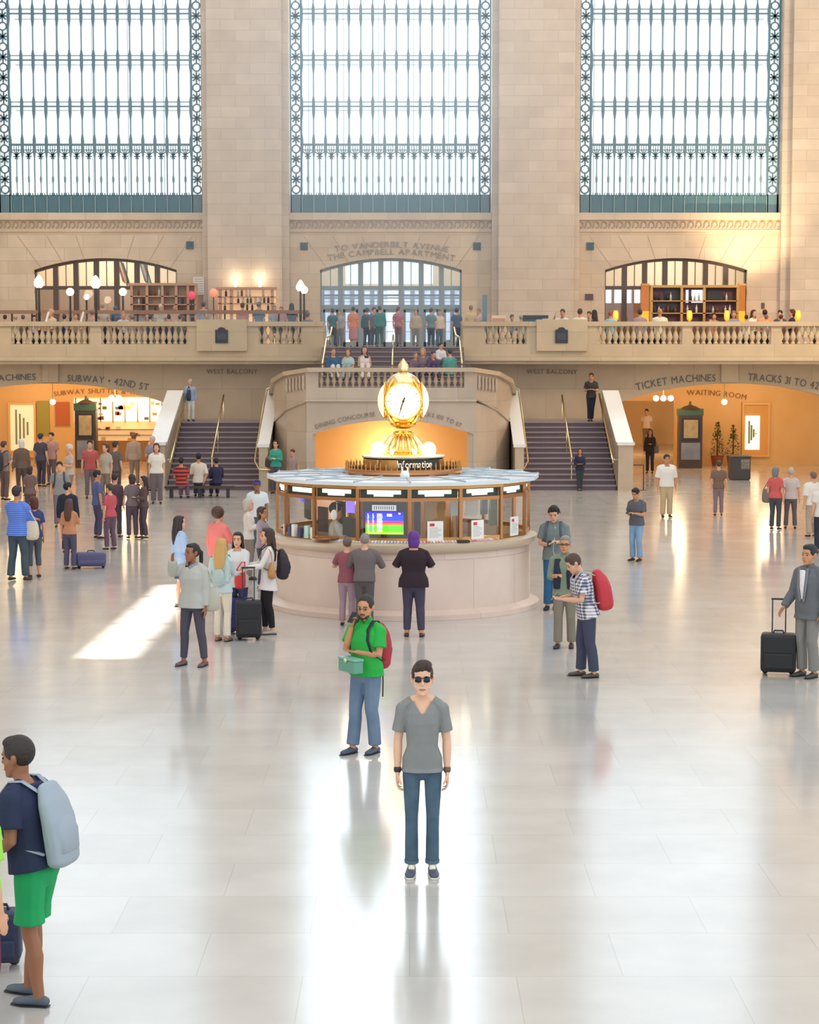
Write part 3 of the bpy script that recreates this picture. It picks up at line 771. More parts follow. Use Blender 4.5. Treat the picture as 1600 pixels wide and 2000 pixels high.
# roof
RO = 2.42
mb = MB()
vs = [bp(RO, k, Ze+.0) for k in range(NB)]+[bp(RO, k, Ze+.06) for k in range(NB)]+[bp(1.0, k, Zat(931, 32.6)) for k in range(NB)]
fs = [tuple(range(NB-1, -1, -1))]+[(k, (k+1) % NB, NB+(k+1) % NB, NB+k) for k in range(NB)]+[(NB+k, NB+(k+1) % NB, 2*NB+(k+1) % NB, 2*NB+k) for k in range(NB)]+[tuple(range(2*NB, 3*NB))]
mb.add(vs, fs); roof = mb.build('roof', mat('frosted_roof', '#e2e7ea', .3, noise='#cfd8de', nscale=2), booth)
rb = MB(); ZR = Zat(931, 32.6)
for k in range(NB): rb.tube([bp(RO, k, Ze+.07), bp(1.0, k, ZR+.01)], [.016, .016], 6)
for rr in (1.5, 1.95):
    z = Ze+.06+(ZR-Ze-.06)*(RO-rr)/(RO-1.0)
    rb.tube([bp(rr, k, z+.005) for k in range(NB+1)], [.012]*(NB+1), 6, xref=(0, 0, 1), cap=False)
rb.build('roof_rib', mat('roof_rib', '#aab6bf', .4, .2), roof, True)
for k in range(NB): pass
# copper ridge caps at corners
cc = MB()
for k in range(NB): cc.lathe([(.018, 0), (.02, .012), (.008, .03), (.006, .045)], tuple(bp(RO-.02, k, Ze+.05)), 8)
cc.build('corner_finial', mat('finial_light', '#dfe6ea', .3), roof, True)
# brass crown ring with spikes, sign drum
zr = Zat(931, 32.6); crown = MB().lathe([(1.04, 0), (1.07, .03), (1.04, .06), (1.04, .1), (1.0, .1), (1.0, 0)], (0, 0, zr), 48).build('crown_ring', M_COPPER, booth, True)
sp = MB()
for k in range(64):
    a = 2*PI*k/64; c = (1.02*math.cos(a), 1.02*math.sin(a), zr+.08)
    sp.lathe([(.012, 0), (.016, .03), (.01, .06), (.018, .08), (.002, .13 if k % 2 else .16)], c, 6)
sp.build('crown_spike', M_BRASSW, crown, True)
zd0, zd1 = zr, Zat(896, 32.9)
drumb = MB().lathe([(.7, zd0), (.7, zd1-.03), (.72, zd1-.02), (.73, zd1), (.0001, zd1+.001)], seg=40).build('sign_drum', M_BRASSW, booth, True)
MB().lathe([(.735, zd1), (.74, zd1+.025), (.2, zd1+.06)], seg=40).build('drum_top', mat('drum_top', '#eee3cf', .25, .2), drumb, True)
mb = MB()
aw = math.radians(36)
for s0 in range(14):
    a0 = -PI/2+math.radians(-8)+aw*2*s0/14; a1 = a0+aw*2/14
    zz = (Zat(918, 32.9), Zat(899, 32.9))
    mb.add([(.705*math.cos(a), .705*math.sin(a), z) for a in (a0, a1) for z in zz], [(0, 2, 3, 1)])
mb.build('sign_band', mat('sign_black', '#2c2a26', .4), drumb)
def onring(center_deg, R, z0):
    def place(t, W):
        def f(tot):
            a = -PI/2+math.radians(center_deg)+(t-.5)*tot/R
            return Vector((R*math.cos(a), R*math.sin(a), z0)), Vector((-math.sin(a), math.cos(a), 0)), Vector((0, 0, 1)), Vector((math.cos(a), math.sin(a), 0))
        return f(.64)
    return place
lettering('Information', onring(17.5, .712, Zat(914, 32.95)), .125, mat('white_letter', '#f4efe2', .4, emit='#fff6e0', estr=.5), drumb, total=.66, gap=.08)
lettering('?', onring(-38, .712, Zat(914, 32.95)), .13, mat('pale_letter', '#e6d6b8', .4), drumb, name='lettering')
# bell-shaped fluted base, stem, four faced ball clock
clock = empty('clock', (BXc, BYc, zd1+.03), 'four-faced golden ball clock with an acorn finial on top of the information booth', 'clock')
zc0 = zd1+.03; ZK = Zat(783, 33.65)-zc0
M_GOLD = mat('gold', '#f0c060', .16, 1.0)
M_OPAL = mat('opal_clock_glass', '#fff3d4', .3, emit='#ffe0a4', estr=.8)
zb = Zat(845, 33.65)-zc0
b_ = MB().lathe([(.42, 0), (.44, .04), (.36, .07), (.35, .13), (.30, .22), (.24, .30), (.16, .36), (.12, .42), (.10, zb-.12), (.13, zb-.06), (.17, zb-.03), (.18, zb), (.15, zb+.03)], seg=36).build('bell_base', M_GOLD, clock, True)
fl = MB()
for k in range(20):
    a = 2*PI*k/20; c, s = math.cos(a), math.sin(a)
    fl.tube([(c*r_, s*r_, z) for r_, z in ((.36, .1), (.355, .14), (.305, .23), (.245, .31), (.165, .37), (.125, .43), (.108, zb-.13))], [.028, .03, .026, .022, .018, .014, .012], 6)
fl.build('flute', mat('pale_gold', '#f3dcae', .2, .9), b_, True)
# ball: four opal panels held in a gold cage
R = .43
ball = MB().sphere((0, 0, ZK), R, R, R*1.06, 40, 24).build('ball', M_GOLD, clock, True)
MB().lathe([(.12, -R*1.14), (.2, -R*1.05), (.25, -R*.96), (.2, -R*.86)], (0, 0, ZK), 28).build('collar', M_GOLD, ball, True)
MB().lathe([(.30, R*.74), (.27, R*.9), (.18, R*1.08), (.1, R*1.16), (.06, R*1.22)], (0, 0, ZK), 28).build('crown', mat('pale_gold', '#f3dcae', .2, .9), ball, True)
for k in range(4):
    a = PI/4+k*PI/2
    pts = [(math.cos(a)*R*1.03*math.cos(t), math.sin(a)*R*1.03*math.cos(t), ZK+R*1.08*math.sin(t)) for t in [-1.1+i*.22 for i in range(11)]]
    MB().tube(pts, [(.04, .02)]*11, 8, xref=(-math.sin(a), math.cos(a), 0)).build('cage_rib', M_GOLD, ball, True)
RB = .455; rf = .315
for k in range(4):
    a = -PI/2+k*PI/2; n = Vector((math.cos(a), math.sin(a), 0)); t = Vector((-n.y, n.x, 0)); u = Vector((0, 0, 1)); c = Vector((0, 0, ZK))
    vs = [c+n*RB]; fs = []
    rings = [(r_, math.sqrt(RB*RB-r_*r_)) for r_ in (.08, .16, .24, rf)]
    for (r_, d) in rings:
        for q in range(36): vs.append(c+n*d+t*r_*math.cos(2*PI*q/36)+u*r_*math.sin(2*PI*q/36))
    for q in range(36): fs.append((0, 1+q, 1+(q+1) % 36))
    for j in range(3):
        for q in range(36): A_ = 1+j*36+q; B_ = 1+j*36+(q+1) % 36; fs.append((A_, A_+36, B_+36, B_))
    face = MB().add(vs, fs).build('clock_face', M_OPAL, clock, True)
    rd = math.sqrt(RB*RB-rf*rf)
    MB().tube([c+n*rd+(t*math.cos(2*PI*q/28)+u*math.sin(2*PI*q/28))*(rf+.008) for q in range(29)], [.016]*29, 8, xref=tuple(n), cap=False).build('rim', M_GOLD, face, True)
    if k in (1, 3): continue
    def hand(ang, L, wd, d, nm):
        di = t*math.sin(ang)+u*math.cos(ang); pe = n.cross(di); p0 = c+n*d
        q4 = (p0-di*.07-pe*wd, p0-di*.07+pe*wd, p0+di*L+pe*wd*.4, p0+di*L-pe*wd*.4)
        MB().add(list(q4)+[q+n*.004 for q in q4], [(0, 1, 2, 3), (7, 6, 5, 4), (0, 4, 5, 1), (1, 5, 6, 2), (2, 6, 7, 3), (3, 7, 4, 0)]).build(nm, mat('clock_hand', '#3a2810', .4, .5), face)
    hand(math.radians(197), .27, .011, .462, 'minute_hand'); hand(math.radians(200), .16, .015, .459, 'hour_hand')
    MB().sphere(c+n*.462, .022, .022, .022, 8, 6).build('hub', mat('clock_hand', '#3a2810', .4, .5), face, True)
    for q in range(12):
        aa = 2*PI*q/12; di = t*math.sin(aa)+u*math.cos(aa); pe = n.cross(di); p0 = c+di*.262+n*(math.sqrt(RB*RB-.262**2)+.002)
        MB().add([p0+di*s1*.02+pe*s2*.007+n*s3*.006 for s1 in (-1, 1) for s2 in (-1, 1) for s3 in (-1, 1)], [(0, 1, 3, 2), (4, 6, 7, 5), (0, 4, 5, 1), (2, 3, 7, 6), (0, 2, 6, 4), (1, 5, 7, 3)]).build('numeral_mark', mat('faded_numeral', '#c79a52', .5), face)
# side glass bulges seen edge-on and acorn on top
zt0 = ZK+R*1.1; zac = Zat(700, 33.65)-zc0
ac = MB().lathe([(.05, zt0), (.045, zt0+.04), (.09, zt0+.06), (.1, zt0+.12), (.085, zt0+.17), (.05, zt0+.22), (.012, zac)], seg=16).build('acorn_finial', mat('pale_gold', '#f3dcae', .2, .9), clock, True)
for k in range(8):
    a = 2*PI*k/8; MB().sphere((.13*math.cos(a)+0, .13*math.sin(a), ZK-R*.9), .035, .035, .05, 8, 6).build('bud', M_GOLD, clock, True)
lamp('POINT', (BXc, BYc-.9, zc0+ZK), 5, WARM, .3)
for sx, sd in ((-1, 'left'), (1, 'right')):
    gx = BXc+sx*.455; gz = Zat(879, 33.4)
    g = empty('globe_lamp', (gx, BYc-.1, zd1+.03), 'glowing globe lamp on the sign drum %s of the ball clock' % sd, 'lamp', 'globe lamps beside the clock')
    MB().lathe([(.06, 0), (.05, .02), (.025, .04)], seg=14).build('holder', M_GOLD, g, True)
    MB().sphere((0, 0, gz-zd1-.03), .125, .125, .14, 18, 12).build('globe', M_GLOW, g, True)
    g2 = empty('bulb_lamp', (BXc+sx*.2, BYc-.55, zd1+.03), 'small lit bulb at the foot of the fluted clock base, %s side' % sd, 'lamp', 'small bulbs beside the clock')
    MB().lathe([(.03, 0), (.02, .03)], seg=10).build('holder', M_GOLD, g2, True)
    MB().sphere((0, 0, .08), .04, .04, .05, 12, 8).build('bulb', M_GLOW, g2, True)
    lamp('POINT', (gx, BYc-.4, gz+.1), 7, WARM, .13)
# small white box with two spouts on the front of the roof
o = empty('roof_fixture', (BXc+.03, BYc-1.35, Ze+.07), 'small white fixture with two prongs on the front of the booth roof', 'fixture')
MB().lathe([(.07, 0), (.085, .05), (.07, .1), (.05, .13)], seg=14).build('body', mat('white_enamel', '#eef0f0', .3), o, True)
for s_ in (-1, 1): MB().tube([(s_*.045, 0, .1), (s_*.05, 0, .19)], [.018, .012], 8).build('prong', mat('white_enamel', '#eef0f0', .3), o, True)
# inside: stair cylinder, fascia, desk
MB().lathe([(.95, .0), (.95, Ze-.08)], seg=24).build('core', mat('brass_core', '#a87c48', .35, .5), booth, True)
cp_ = MB()
for k in range(12):
    a = 2*PI*k/12; cp_.tube([(.97*math.cos(a), .97*math.sin(a), .9), (.97*math.cos(a), .97*math.sin(a), Ztr)], [.025, .025], 8)
cp_.build('core_rib', M_BRASS, booth, True)
MB().lathe([(RV-.5, .95), (RV-.5, 1.0), (RV-.1, 1.0), (RV-.1, .95), (RV-.5, .95)], seg=48, cap=False).build('desk', mat('desk', '#77654e', .5), booth, True)
lamp('POINT', (BXc-.9, BYc-1.0, 2.1), 16, (1, .85, .6), .15); lamp('POINT', (BXc+1.0, BYc-1.0, 2.1), 18, (1, .85, .6), .15)
lamp('POINT', (BXc+1.5, BYc+.2, 2.0), 10, (1, .85, .6), .15)
def bmesh_box(name, k, r, u0, u1, z0, z1, m, label=None, cat=None, th=.03, parent=None, group=None):
    mb = MB(); bay_quad(mb, k, r, u0, u1, z0, z1, th); mb.v = [(v[0]+BXc, v[1]+BYc, v[2]) for v in mb.v] if parent is None else mb.v
    o = mb.build(name, m, parent); 
    if label: tag(o, label, cat, group)
    return o
# departures monitor in the bay left of centre (bay 15)
D = 31.5
def zz(p): return Zat(p, D)
mon = bmesh_box('monitor', 15, RV-.16, -.9, .9, Zc+.07, zz(979), mat('monitor_case', '#1d1b22', .35), 'black departures monitor with a blue, red and green screen in the booth front', 'monitor', .08)
def mq(name, u0, u1, pa, pb, m, th): 
    mb = MB(); bay_quad(mb, 15, RV-.079+th, u0, u1, zz(pb), zz(pa), .004); mb.v = [(v[0]+BXc, v[1]+BYc, v[2]) for v in mb.v]; return mb.build(name, m, mon)
def em(h, s): return mat('screen_'+h[1:], h, .4, emit=h, estr=s)
mq('header_plate', -.5, .47, 987, 998, em('#c9cbd2', .5), 0)
lm = MB()
for q in range(10): bay_quad(lm, 15, RV-.074, -.42+q*.085, -.39+q*.085, zz(996), zz(989), .003)
lm.v = [(v[0]+BXc, v[1]+BYc, v[2]) for v in lm.v]; lm.build('lettering', M_DARK, mon)
for (pa, pb, c_) in ((1001, 1007, '#1a10ff'), (1007, 1018, '#1440e8'), (1018, 1023, '#f01878'), (1023, 1027, '#f08428'), (1027, 1040, '#58e018'), (1040, 1044, '#b8f020')):
    mq('screen_band', -.76, .76, pa, pb, em(c_, 1.0), .002)
tx = MB()
for (u0, u1) in ((-.68, -.62), (-.48, -.42), (-.3, -.08)):
    for q in range(11): bay_quad(tx, 15, RV-.071, u0, u1 if q % 3 else u1-.02, zz(1006+q*3.3), zz(1004+q*3.3), .003)
bay_quad(tx, 15, RV-.071, .1, .3, zz(1009), zz(1004), .003); bay_quad(tx, 15, RV-.071, .56, .64, zz(1005), zz(1002), .003)
tx.v = [(v[0]+BXc, v[1]+BYc, v[2]) for v in tx.v]; tx.build('screen_text', em('#f4f4ff', 1.0), mon)
# interior panels in other bays
M_PAPER = mat('paper', '#eeece6', .7)
cab = [(14, -.9, -.35, 985, 1030, '#3c332f', 'dark cabinet'), (14, .3, .9, 979, 1020, '#9a7047', 'wooden'), (0, -.7, -.4, 979, 1050, '#2b2a30', 'dark'), (0, -.2, .9, 979, 1040, '#b48a50', 'gold'), (1, -.85, -.05, 978, 1013, '#b4c0c0', 'glass'), (1, .1, .9, 978, 1016, '#c9ccc2', 'glass'), (2, -.8, -.2, 980, 1015, '#6a7078', 'grey'), (2, .1, .8, 978, 1040, '#5d6a50', 'green'), (13, -.4, .4, 1000, 1050, '#3a1d22', 'dark'), (12, -.8, .6, 985, 1030, '#4f5c55', 'green'), (3, -.8, .8, 985, 1045, '#b6b3ac', 'pale')]
for i, (k, u0, u1, pa, pb, c_, nm) in enumerate(cab):
    mb = MB(); bay_quad(mb, k, RV-.5, u0, u1, zz(pb), zz(pa), .04); mb.build('inner_panel', mat('inner_'+c_[1:], c_, .4), booth)
for k, u0, u1, pa, pb, c_, lab in ((14, -.12, .32, 978, 1007, '#8f7af0', 'lilac computer screen behind the booth clerk'), (12, -.7, -.1, 984, 996, '#5a50d0', 'small blue screen in the left end of the booth')):
    bmesh_box('computer_screen', k, RV-.42, u0, u1, zz(pb), zz(pa), mat('scr'+c_[1:], c_, .4, emit=c_, estr=.9), lab, 'screen', .03)
bmesh_box('desktop_monitor', 14, RV-.3, -.05, .85, zz(1050), zz(1014), mat('monitor_back', '#3f4540', .5), 'dark desktop monitor seen from behind on the booth desk beside the clerk', 'monitor', .06)
# upright notices behind the glass ledge
for k, u0, u1, pa, pb, lab in ((0, -.32, .3, 1018, 1058, 'white notice standing left of three on the booth ledge'), (1, -.5, .1, 1015, 1054, 'white notice standing in the middle of three on the booth ledge'), (2, -.3, .35, 1009, 1046, 'white notice standing right of three on the booth ledge')):
    Dk = BYc+bay_frame(k, RC)[0].y
    o = bmesh_box('notice', k, RC-.0, u0, u1, Zat(pb, Dk), Zat(pa, Dk), M_PAPER, lab, 'notice', .012, group='white notices on the booth ledge')
    mb = MB(); zt2 = Zat(pa, Dk)
    bay_quad(mb, k, RC+.013, u0+(u1-u0)*.15, u0+(u1-u0)*.45, zt2-.085, zt2-.035, .002); mb.v = [(v[0]+BXc, v[1]+BYc, v[2]) for v in mb.v]; mb.build('red_heading', mat('red_print', '#d0403c', .6), o)
    mb = MB()
    for q in range(7): bay_quad(mb, k, RC+.013, u0+.08, u1-(.08 if q % 3 else .2), zt2-.115-q*.026, zt2-.108-q*.026, .002)
    mb.v = [(v[0]+BXc, v[1]+BYc, v[2]) for v in mb.v]; mb.build('printed_line', mat('grey_print', '#a9a7a4', .6), o)
# line of timetable leaflets lying along the front ledge
M_LEAF = [mat('leaflet_a', '#e8e4e2', .6), mat('leaflet_b', '#c9cbe0', .6), mat('leaflet_c', '#e3b9b0', .6), mat('leaflet_d', '#d98f80', .6)]
nl = 0
for i in range(64):
    a = -PI/2+math.radians(-42+i*87/63)
    M = Matrix.Translation((BXc+(RC-.02)*math.cos(a), BYc+(RC-.02)*math.sin(a), 1.318)) @ Matrix.Rotation(a, 4, 'Z') @ Matrix.Rotation(.35, 4, 'Y')
    mm = M_LEAF[random.choice((0, 0, 1))] if i < 36 else M_LEAF[random.choice((0, 2, 2, 3))]
    if i == 0 or i == 36: me = MB().obox(Matrix.Identity(4), .11, .042, .012).mesh('leaflet')
    o = bpy.data.objects.new('leaflet', me); COL.objects.link(o); o.matrix_world = M
    if not me.materials: me.materials.append(mm)
    o.material_slots[0].link = 'OBJECT'; o.material_slots[0].material = mm
    tag(o, 'pale timetable leaflet in the front half of the row along the booth ledge' if i < 36 else 'pinkish timetable leaflet in the right half of the row along the booth ledge', 'leaflet', 'pale leaflets on the ledge' if i < 36 else 'pink leaflets on the ledge')
# brochure stacks at the left end, marker sign on a stick, purse on the ledge
for i, (deg, c_, h) in enumerate(((-66, '#cfd4dc', .2), (-61, '#4a4f78', .18), (-57, '#e4e0da', .22), (-52, '#3c3f60', .17), (-47, '#b9d8cc', .22), (-43, '#d8e6dc', .2))):
    a = -PI/2+math.radians(deg); M = Matrix.Translation((BXc+(RC-.03)*math.cos(a), BYc+(RC-.03)*math.sin(a), 1.30+h/2)) @ Matrix.Rotation(a, 4, 'Z')
    o = empty('brochure_holder', M.translation-Vector((0, 0, h/2)), '%s brochures upright on the left end of the booth ledge, stack %s' % ({0: 'pale grey', 1: 'dark blue', 2: 'white', 3: 'navy', 4: 'mint', 5: 'pale green'}[i], ['one', 'two', 'three', 'four', 'five', 'six'][i]), 'brochures', 'brochures at the left end of the booth', rz=a)
    MB().box(-.05, .05, -.055, .055, 0, h*.5).build('holder', M_GLASS, o); MB().box(-.035, .03, -.05, .05, .01, h).build('brochure_stack', mat('brochure'+c_[1:], c_, .5), o)
a = -PI/2+math.radians(-33); o = empty('ledge_sign', (BXc+(RC-.12)*math.cos(a), BYc+(RC-.12)*math.sin(a), 1.3), 'small white oval sign on a thin stick on the booth ledge, left side', 'sign', rz=0)
MB().lathe([(.06, 0), (.06, .01), (.008, .02), (.008, .36)], seg=12).build('stand', M_BRASS, o, True); MB().sphere((0, -.01, .43), .055, .012, .09, 14, 10).build('oval_plate', M_PAPER, o, True)
a = -PI/2+math.radians(-35); o = empty('dish', (BXc+(RC-.02)*math.cos(a), BYc+(RC-.02)*math.sin(a), 1.30), 'low copper dish on the booth ledge below the oval sign', 'dish')
MB().lathe([(.1, 0), (.2, .02), (.24, .05), (.2, .04), (.1, .02)], seg=24).build('bowl', M_COPPER, o, True)
a = -PI/2+math.radians(26); o = empty('wallet', (BXc+(RC+.04)*math.cos(a), BYc+(RC+.04)*math.sin(a), 1.29), 'dark wallet left on the booth counter, right of the purple-haired woman', 'wallet', rz=a)
MB().box(-.05, .05, -.11, .11, 0, .03).build('body', M_DARK, o, bevel=.006)
MB().box(-.04, .04, -.1, .1, .03, .036).build('flap', M_DARK, o)

# ================================================================== THINGS ON THE BALCONIES
def globe_post(px, py, Y, r, label, zf=ZB, tall=False, group='globe lamps on the left balcony'):
    p = P(px, py, Y); o = empty('globe_lamp', (p.x, Y, zf), label, 'lamp', group)
    h = p.z-zf
    MB().lathe([(.12, 0), (.1, .05), (.05, .12), (.045, h*.5), (.06, h*.52), (.04, h*.55), (.035, h-r*1.15), (.08, h-r)], seg=12).build('post', M_DARK, o, True)
    MB().lathe([(r*.5, h-r), (r*.95, h-r*.45), (r, h), (r*.8, h+r*.5), (r*.42, h+r*1.15), (r*.1, h+r*1.5)] if tall else [(r*.4, h-r*.95), (r*.85, h-r*.5), (r, h), (r*.85, h+r*.5), (r*.4, h+r*.92)], seg=16).build('globe', M_GLOW, o, True)
    return o
globe_post(76, 552, 71, .19, 'tall glowing teardrop lamp nearest the left edge of the left balcony', tall=True)
globe_post(187, 553, 71, .19, 'tall glowing teardrop lamp in front of the left arched window', tall=True)
globe_post(137, 570, 72, .15, 'round glowing lamp between the two tall teardrop lamps')
globe_post(240, 570, 73, .15, 'round glowing lamp left of the bottle shelves')
globe_post(169, 580, 74, .11, 'smallest and faintest round lamp on the left balcony')
globe_post(587, 560, 71.5, .17, 'glowing globe lamp left of the middle doorway', tall=True)
globe_post(594, 566, 72.6, .15, 'glowing globe lamp just behind the one left of the middle doorway')
for x in (460, 508):
    p = P(x, 552, YW-.95); o = empty('wall_sconce', (p.x, YW-.76, p.z), 'upright flame-like wall light above the bottle shelves, %s one' % ('left' if x == 460 else 'right'), 'wall light', 'wall lights above the bottles')
    MB().box(-.04, .04, -.12, .01, -.2, -.1).build('bracket', M_BRASS, o); MB().lathe([(.03, -.2), (.07, -.1), (.08, 0), (.05, .15), (.015, .3)], (0, -.16, 0), 10).build('flame_shade', M_GLOW, o, True)
    lamp('POINT', (p.x, YW-1.05, p.z+.25), 7, WARM, .05)
# second timber-topped railing of the left balcony
r_ = empty('railing', (Xat(300, 73), 73.0, ZB), 'brown-topped railing running behind the diners of the left balcony', 'railing')
x0, x1 = -18.0, Xat(604, 73)
cx = Xat(300, 73); MB().box(x0-cx, x1-cx, -.06, .06, Zat(613, 73)-ZB, Zat(606, 73)-ZB).build('top_rail', mat('rail_wood', '#a07a66', .5), r_)
for px_ in (25, 64, 126, 190, 270, 363, 440, 545, 600):
    MB().box(Xat(px_, 73)-cx-.03, Xat(px_, 73)-cx+.03, -.03, .03, 0, Zat(612, 73)-ZB).build('post', M_DARK, r_)
pn = MB().box(x0-cx, x1-cx, -.01, .01, .1, Zat(616, 73)-ZB); pn.build('glass_panel', M_GLASS, r_)
# bottle shelves
def bottle_mesh(name, h, r, m, capm):
    mb = MB(); mb.lathe([(r, 0), (r, h*.6), (r*.4, h*.74), (r*.33, h*.97)], seg=8); me = mb.mesh(name); me.materials.append(m); me.materials.append(capm)
    for p in me.polygons: p.use_smooth = True
    return me
bm_set = {}
for nm, c_ in (('green', '#2f4a3c'), ('amber', '#7a4420'), ('clear', '#cfd8d4'), ('dark', '#23262e'), ('white', '#ece8df')):
    bm_set[nm] = bottle_mesh('bottle', .3, .045, mat('bottle_'+nm, c_, .15), M_BRASS)
def shelf_unit(label, xa, xb, Y, rows, ztop, post_px, m, back, seed, glab, where, zf=ZB, cat='bar shelves', low=None):
    rnd = random.Random(seed); x0, x1 = Xat(xa, Y, 6.5), Xat(xb, Y, 6.5); cx = (x0+x1)/2
    o = empty('bar_shelf', (cx, Y, zf), label, cat)
    MB().box(x0-cx, x1-cx, .18, .22, 0, ztop-zf).build('back_panel', back, o)
    for p in post_px: MB().box(Xat(p, Y, 6.5)-cx-.05, Xat(p, Y, 6.5)-cx+.05, -.12, .18, 0, ztop-zf).build('upright', m, o)
    MB().box(x0-cx-.05, x1-cx+.05, -.16, .22, ztop-zf, ztop-zf+.1).build('cornice', m, o)
    for (py, kinds, fill) in rows:
        z = Zat(py, Y); MB().box(x0-cx, x1-cx, -.12, .18, z-zf-.04, z-zf).build('shelf', m, o)
        x = x0+.15
        while x < x1-.12:
            if rnd.random() < fill and all(abs(x-Xat(p, Y, 6.5)) > .13 for p in post_px):
                kd = rnd.choice(kinds); b = bpy.data.objects.new('bottle', bm_set[kd]); COL.objects.link(b)
                b.location = (x, Y+rnd.uniform(-.03, .06), z); b.scale = (1, 1, rnd.uniform(.8, 1.15))
                tag(b, '%s bottle on %s' % ({'clear': 'clear glass', 'dark': 'near-black', 'green': 'dark green', 'amber': 'amber', 'white': 'white'}[kd], where), 'bottle', '%s bottles on %s' % (kd, where))
            x += rnd.uniform(.13, .2)
    return o
M_PINK = mat('pink_timber', '#c79a80', .5)
shelf_unit('pinkish timber bottle shelves right of the left arched window', 255, 383, 74.6, [(578, ('clear', 'white', 'amber'), .75), (594, ('dark', 'green', 'clear'), .6), (612, ('dark', 'amber'), .5)], Zat(558, 74.6), (258, 288, 318, 345, 368, 383), M_PINK, mat('shelf_back', '#b49c86', .6), 3, None, 'the shelves by the left arched window')
shelf_unit('glowing bottle shelves under the two wall lights', 425, 538, 74.8, [(579, ('clear', 'amber', 'dark'), .8), (592, ('green', 'dark', 'clear'), .8), (606, ('green', 'dark'), .7)], Zat(566, 74.8), (430, 452, 532), M_PINK, mat('lit_shelf_back', '#ffdcb0', .6, emit='#ffcf9a', estr=.45), 5, None, 'the shelves under the wall lights')
bar = shelf_unit('back bar with gilded frame, purple panels and bottle shelves in the right arched doorway', 1272, 1440, 75.2, [(587, ('clear', 'dark'), .55), (611, ('clear', 'green', 'amber', 'white'), .85)], Zat(562, 75.2), (1272, 1331, 1375, 1440), mat('gilded_wood', '#c99b58', .3, .6), mat('purple_panel2', '#58343c', .5), 9, None, 'the gilded back bar')
Yb = 75.2; cx = (Xat(1272, Yb, 6.5)+Xat(1440, Yb, 6.5))/2
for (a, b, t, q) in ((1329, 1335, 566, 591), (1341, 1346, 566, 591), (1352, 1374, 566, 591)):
    MB().box(Xat(a, Yb, 7)-cx, Xat(b, Yb, 7)-cx, .14, .17, Zat(q, Yb)-ZB, Zat(t, Yb)-ZB).build('bright_mirror', M_WINLIT, bar)  # bright window squares, their daylight put in as emission
for (a, b, t, q) in ((1299, 1328, 565, 585), (1383, 1412, 565, 585), (1284, 1326, 592, 612)):
    MB().box(Xat(a, Yb, 7)-cx, Xat(b, Yb, 7)-cx, .12, .16, Zat(q, Yb)-ZB, Zat(t, Yb)-ZB).build('dark_recess', M_DARK, bar)
for (a, b, s_) in ((1252, 1268, 'left'), (1442, 1456, 'right')):
    x0, x1 = Xat(a, Yb, 7), Xat(b, Yb, 7); z1 = Zat(558, Yb)
    o = empty('amber_lamp_column', ((x0+x1)/2, Yb, ZB), 'glowing amber glass column at the %s end of the gilded back bar' % s_, 'lamp', 'amber columns of the back bar')
    w_ = (x1-x0)/2
    MB().box(-w_, w_, -.12, .12, 0, .5).build('base', mat('gilded_wood', '#c99b58', .3, .6), o)
    MB().box(-w_*.9, w_*.9, -.1, .1, .5, 1.45).build('amber_glass', mat('amber_glow', '#ff8a1c', .4, emit='#ff8a1c', estr=1.4), o)
    MB().box(-w_*.9, w_*.9, -.1, .1, 1.45, z1-ZB).build('amber_glass', mat('amber_dim', '#b06a28', .3, emit='#c06a20', estr=.35), o)
    MB().box(-w_, w_, -.14, .14, z1-ZB, z1-ZB+.08).build('cap', mat('gilded_wood', '#c99b58', .3, .6), o)
# windows at the back of the right room
Yv = YW+5.45
def bright(a, b, t, q):
    mb = MB().box(Xat(a, Yv, 7), Xat(b, Yv, 7), Yv-.05, Yv, Zat(q, Yv), Zat(t, Yv)); return mb
for i, (a, b) in enumerate(((1183, 1194), (1200, 1216), (1222, 1233), (1239, 1250))):
    o = S('window_%d' % (5+i), bright(a, b, 566, 592), M_WINLIT)
o = S('door_5', MB().box(Xat(1182, Yv, 7), Xat(1460, Yv, 7), Yv-.02, Yv+.0, ZB, Zat(560, Yv)), mat('door_brown', '#6d4a34', .4))
o = S('door_6', MB().box(Xat(66, Yv, 7), Xat(345, Yv, 7), Yv-.02, Yv+.0, ZB, Zat(562, Yv)), mat('door_brown2', '#8d7868', .4))
lamp('POINT', (Xat(1320, 78, 7), 78.5, 9.0), 420, (1, .85, .66), .3); lamp('POINT', (Xat(200, 78, 7), 78.5, 9.0), 480, (1, .87, .74), .3); lamp('POINT', (Xat(765, 79, 7), 79, 9.2), 300, (.9, .95, 1), .3)
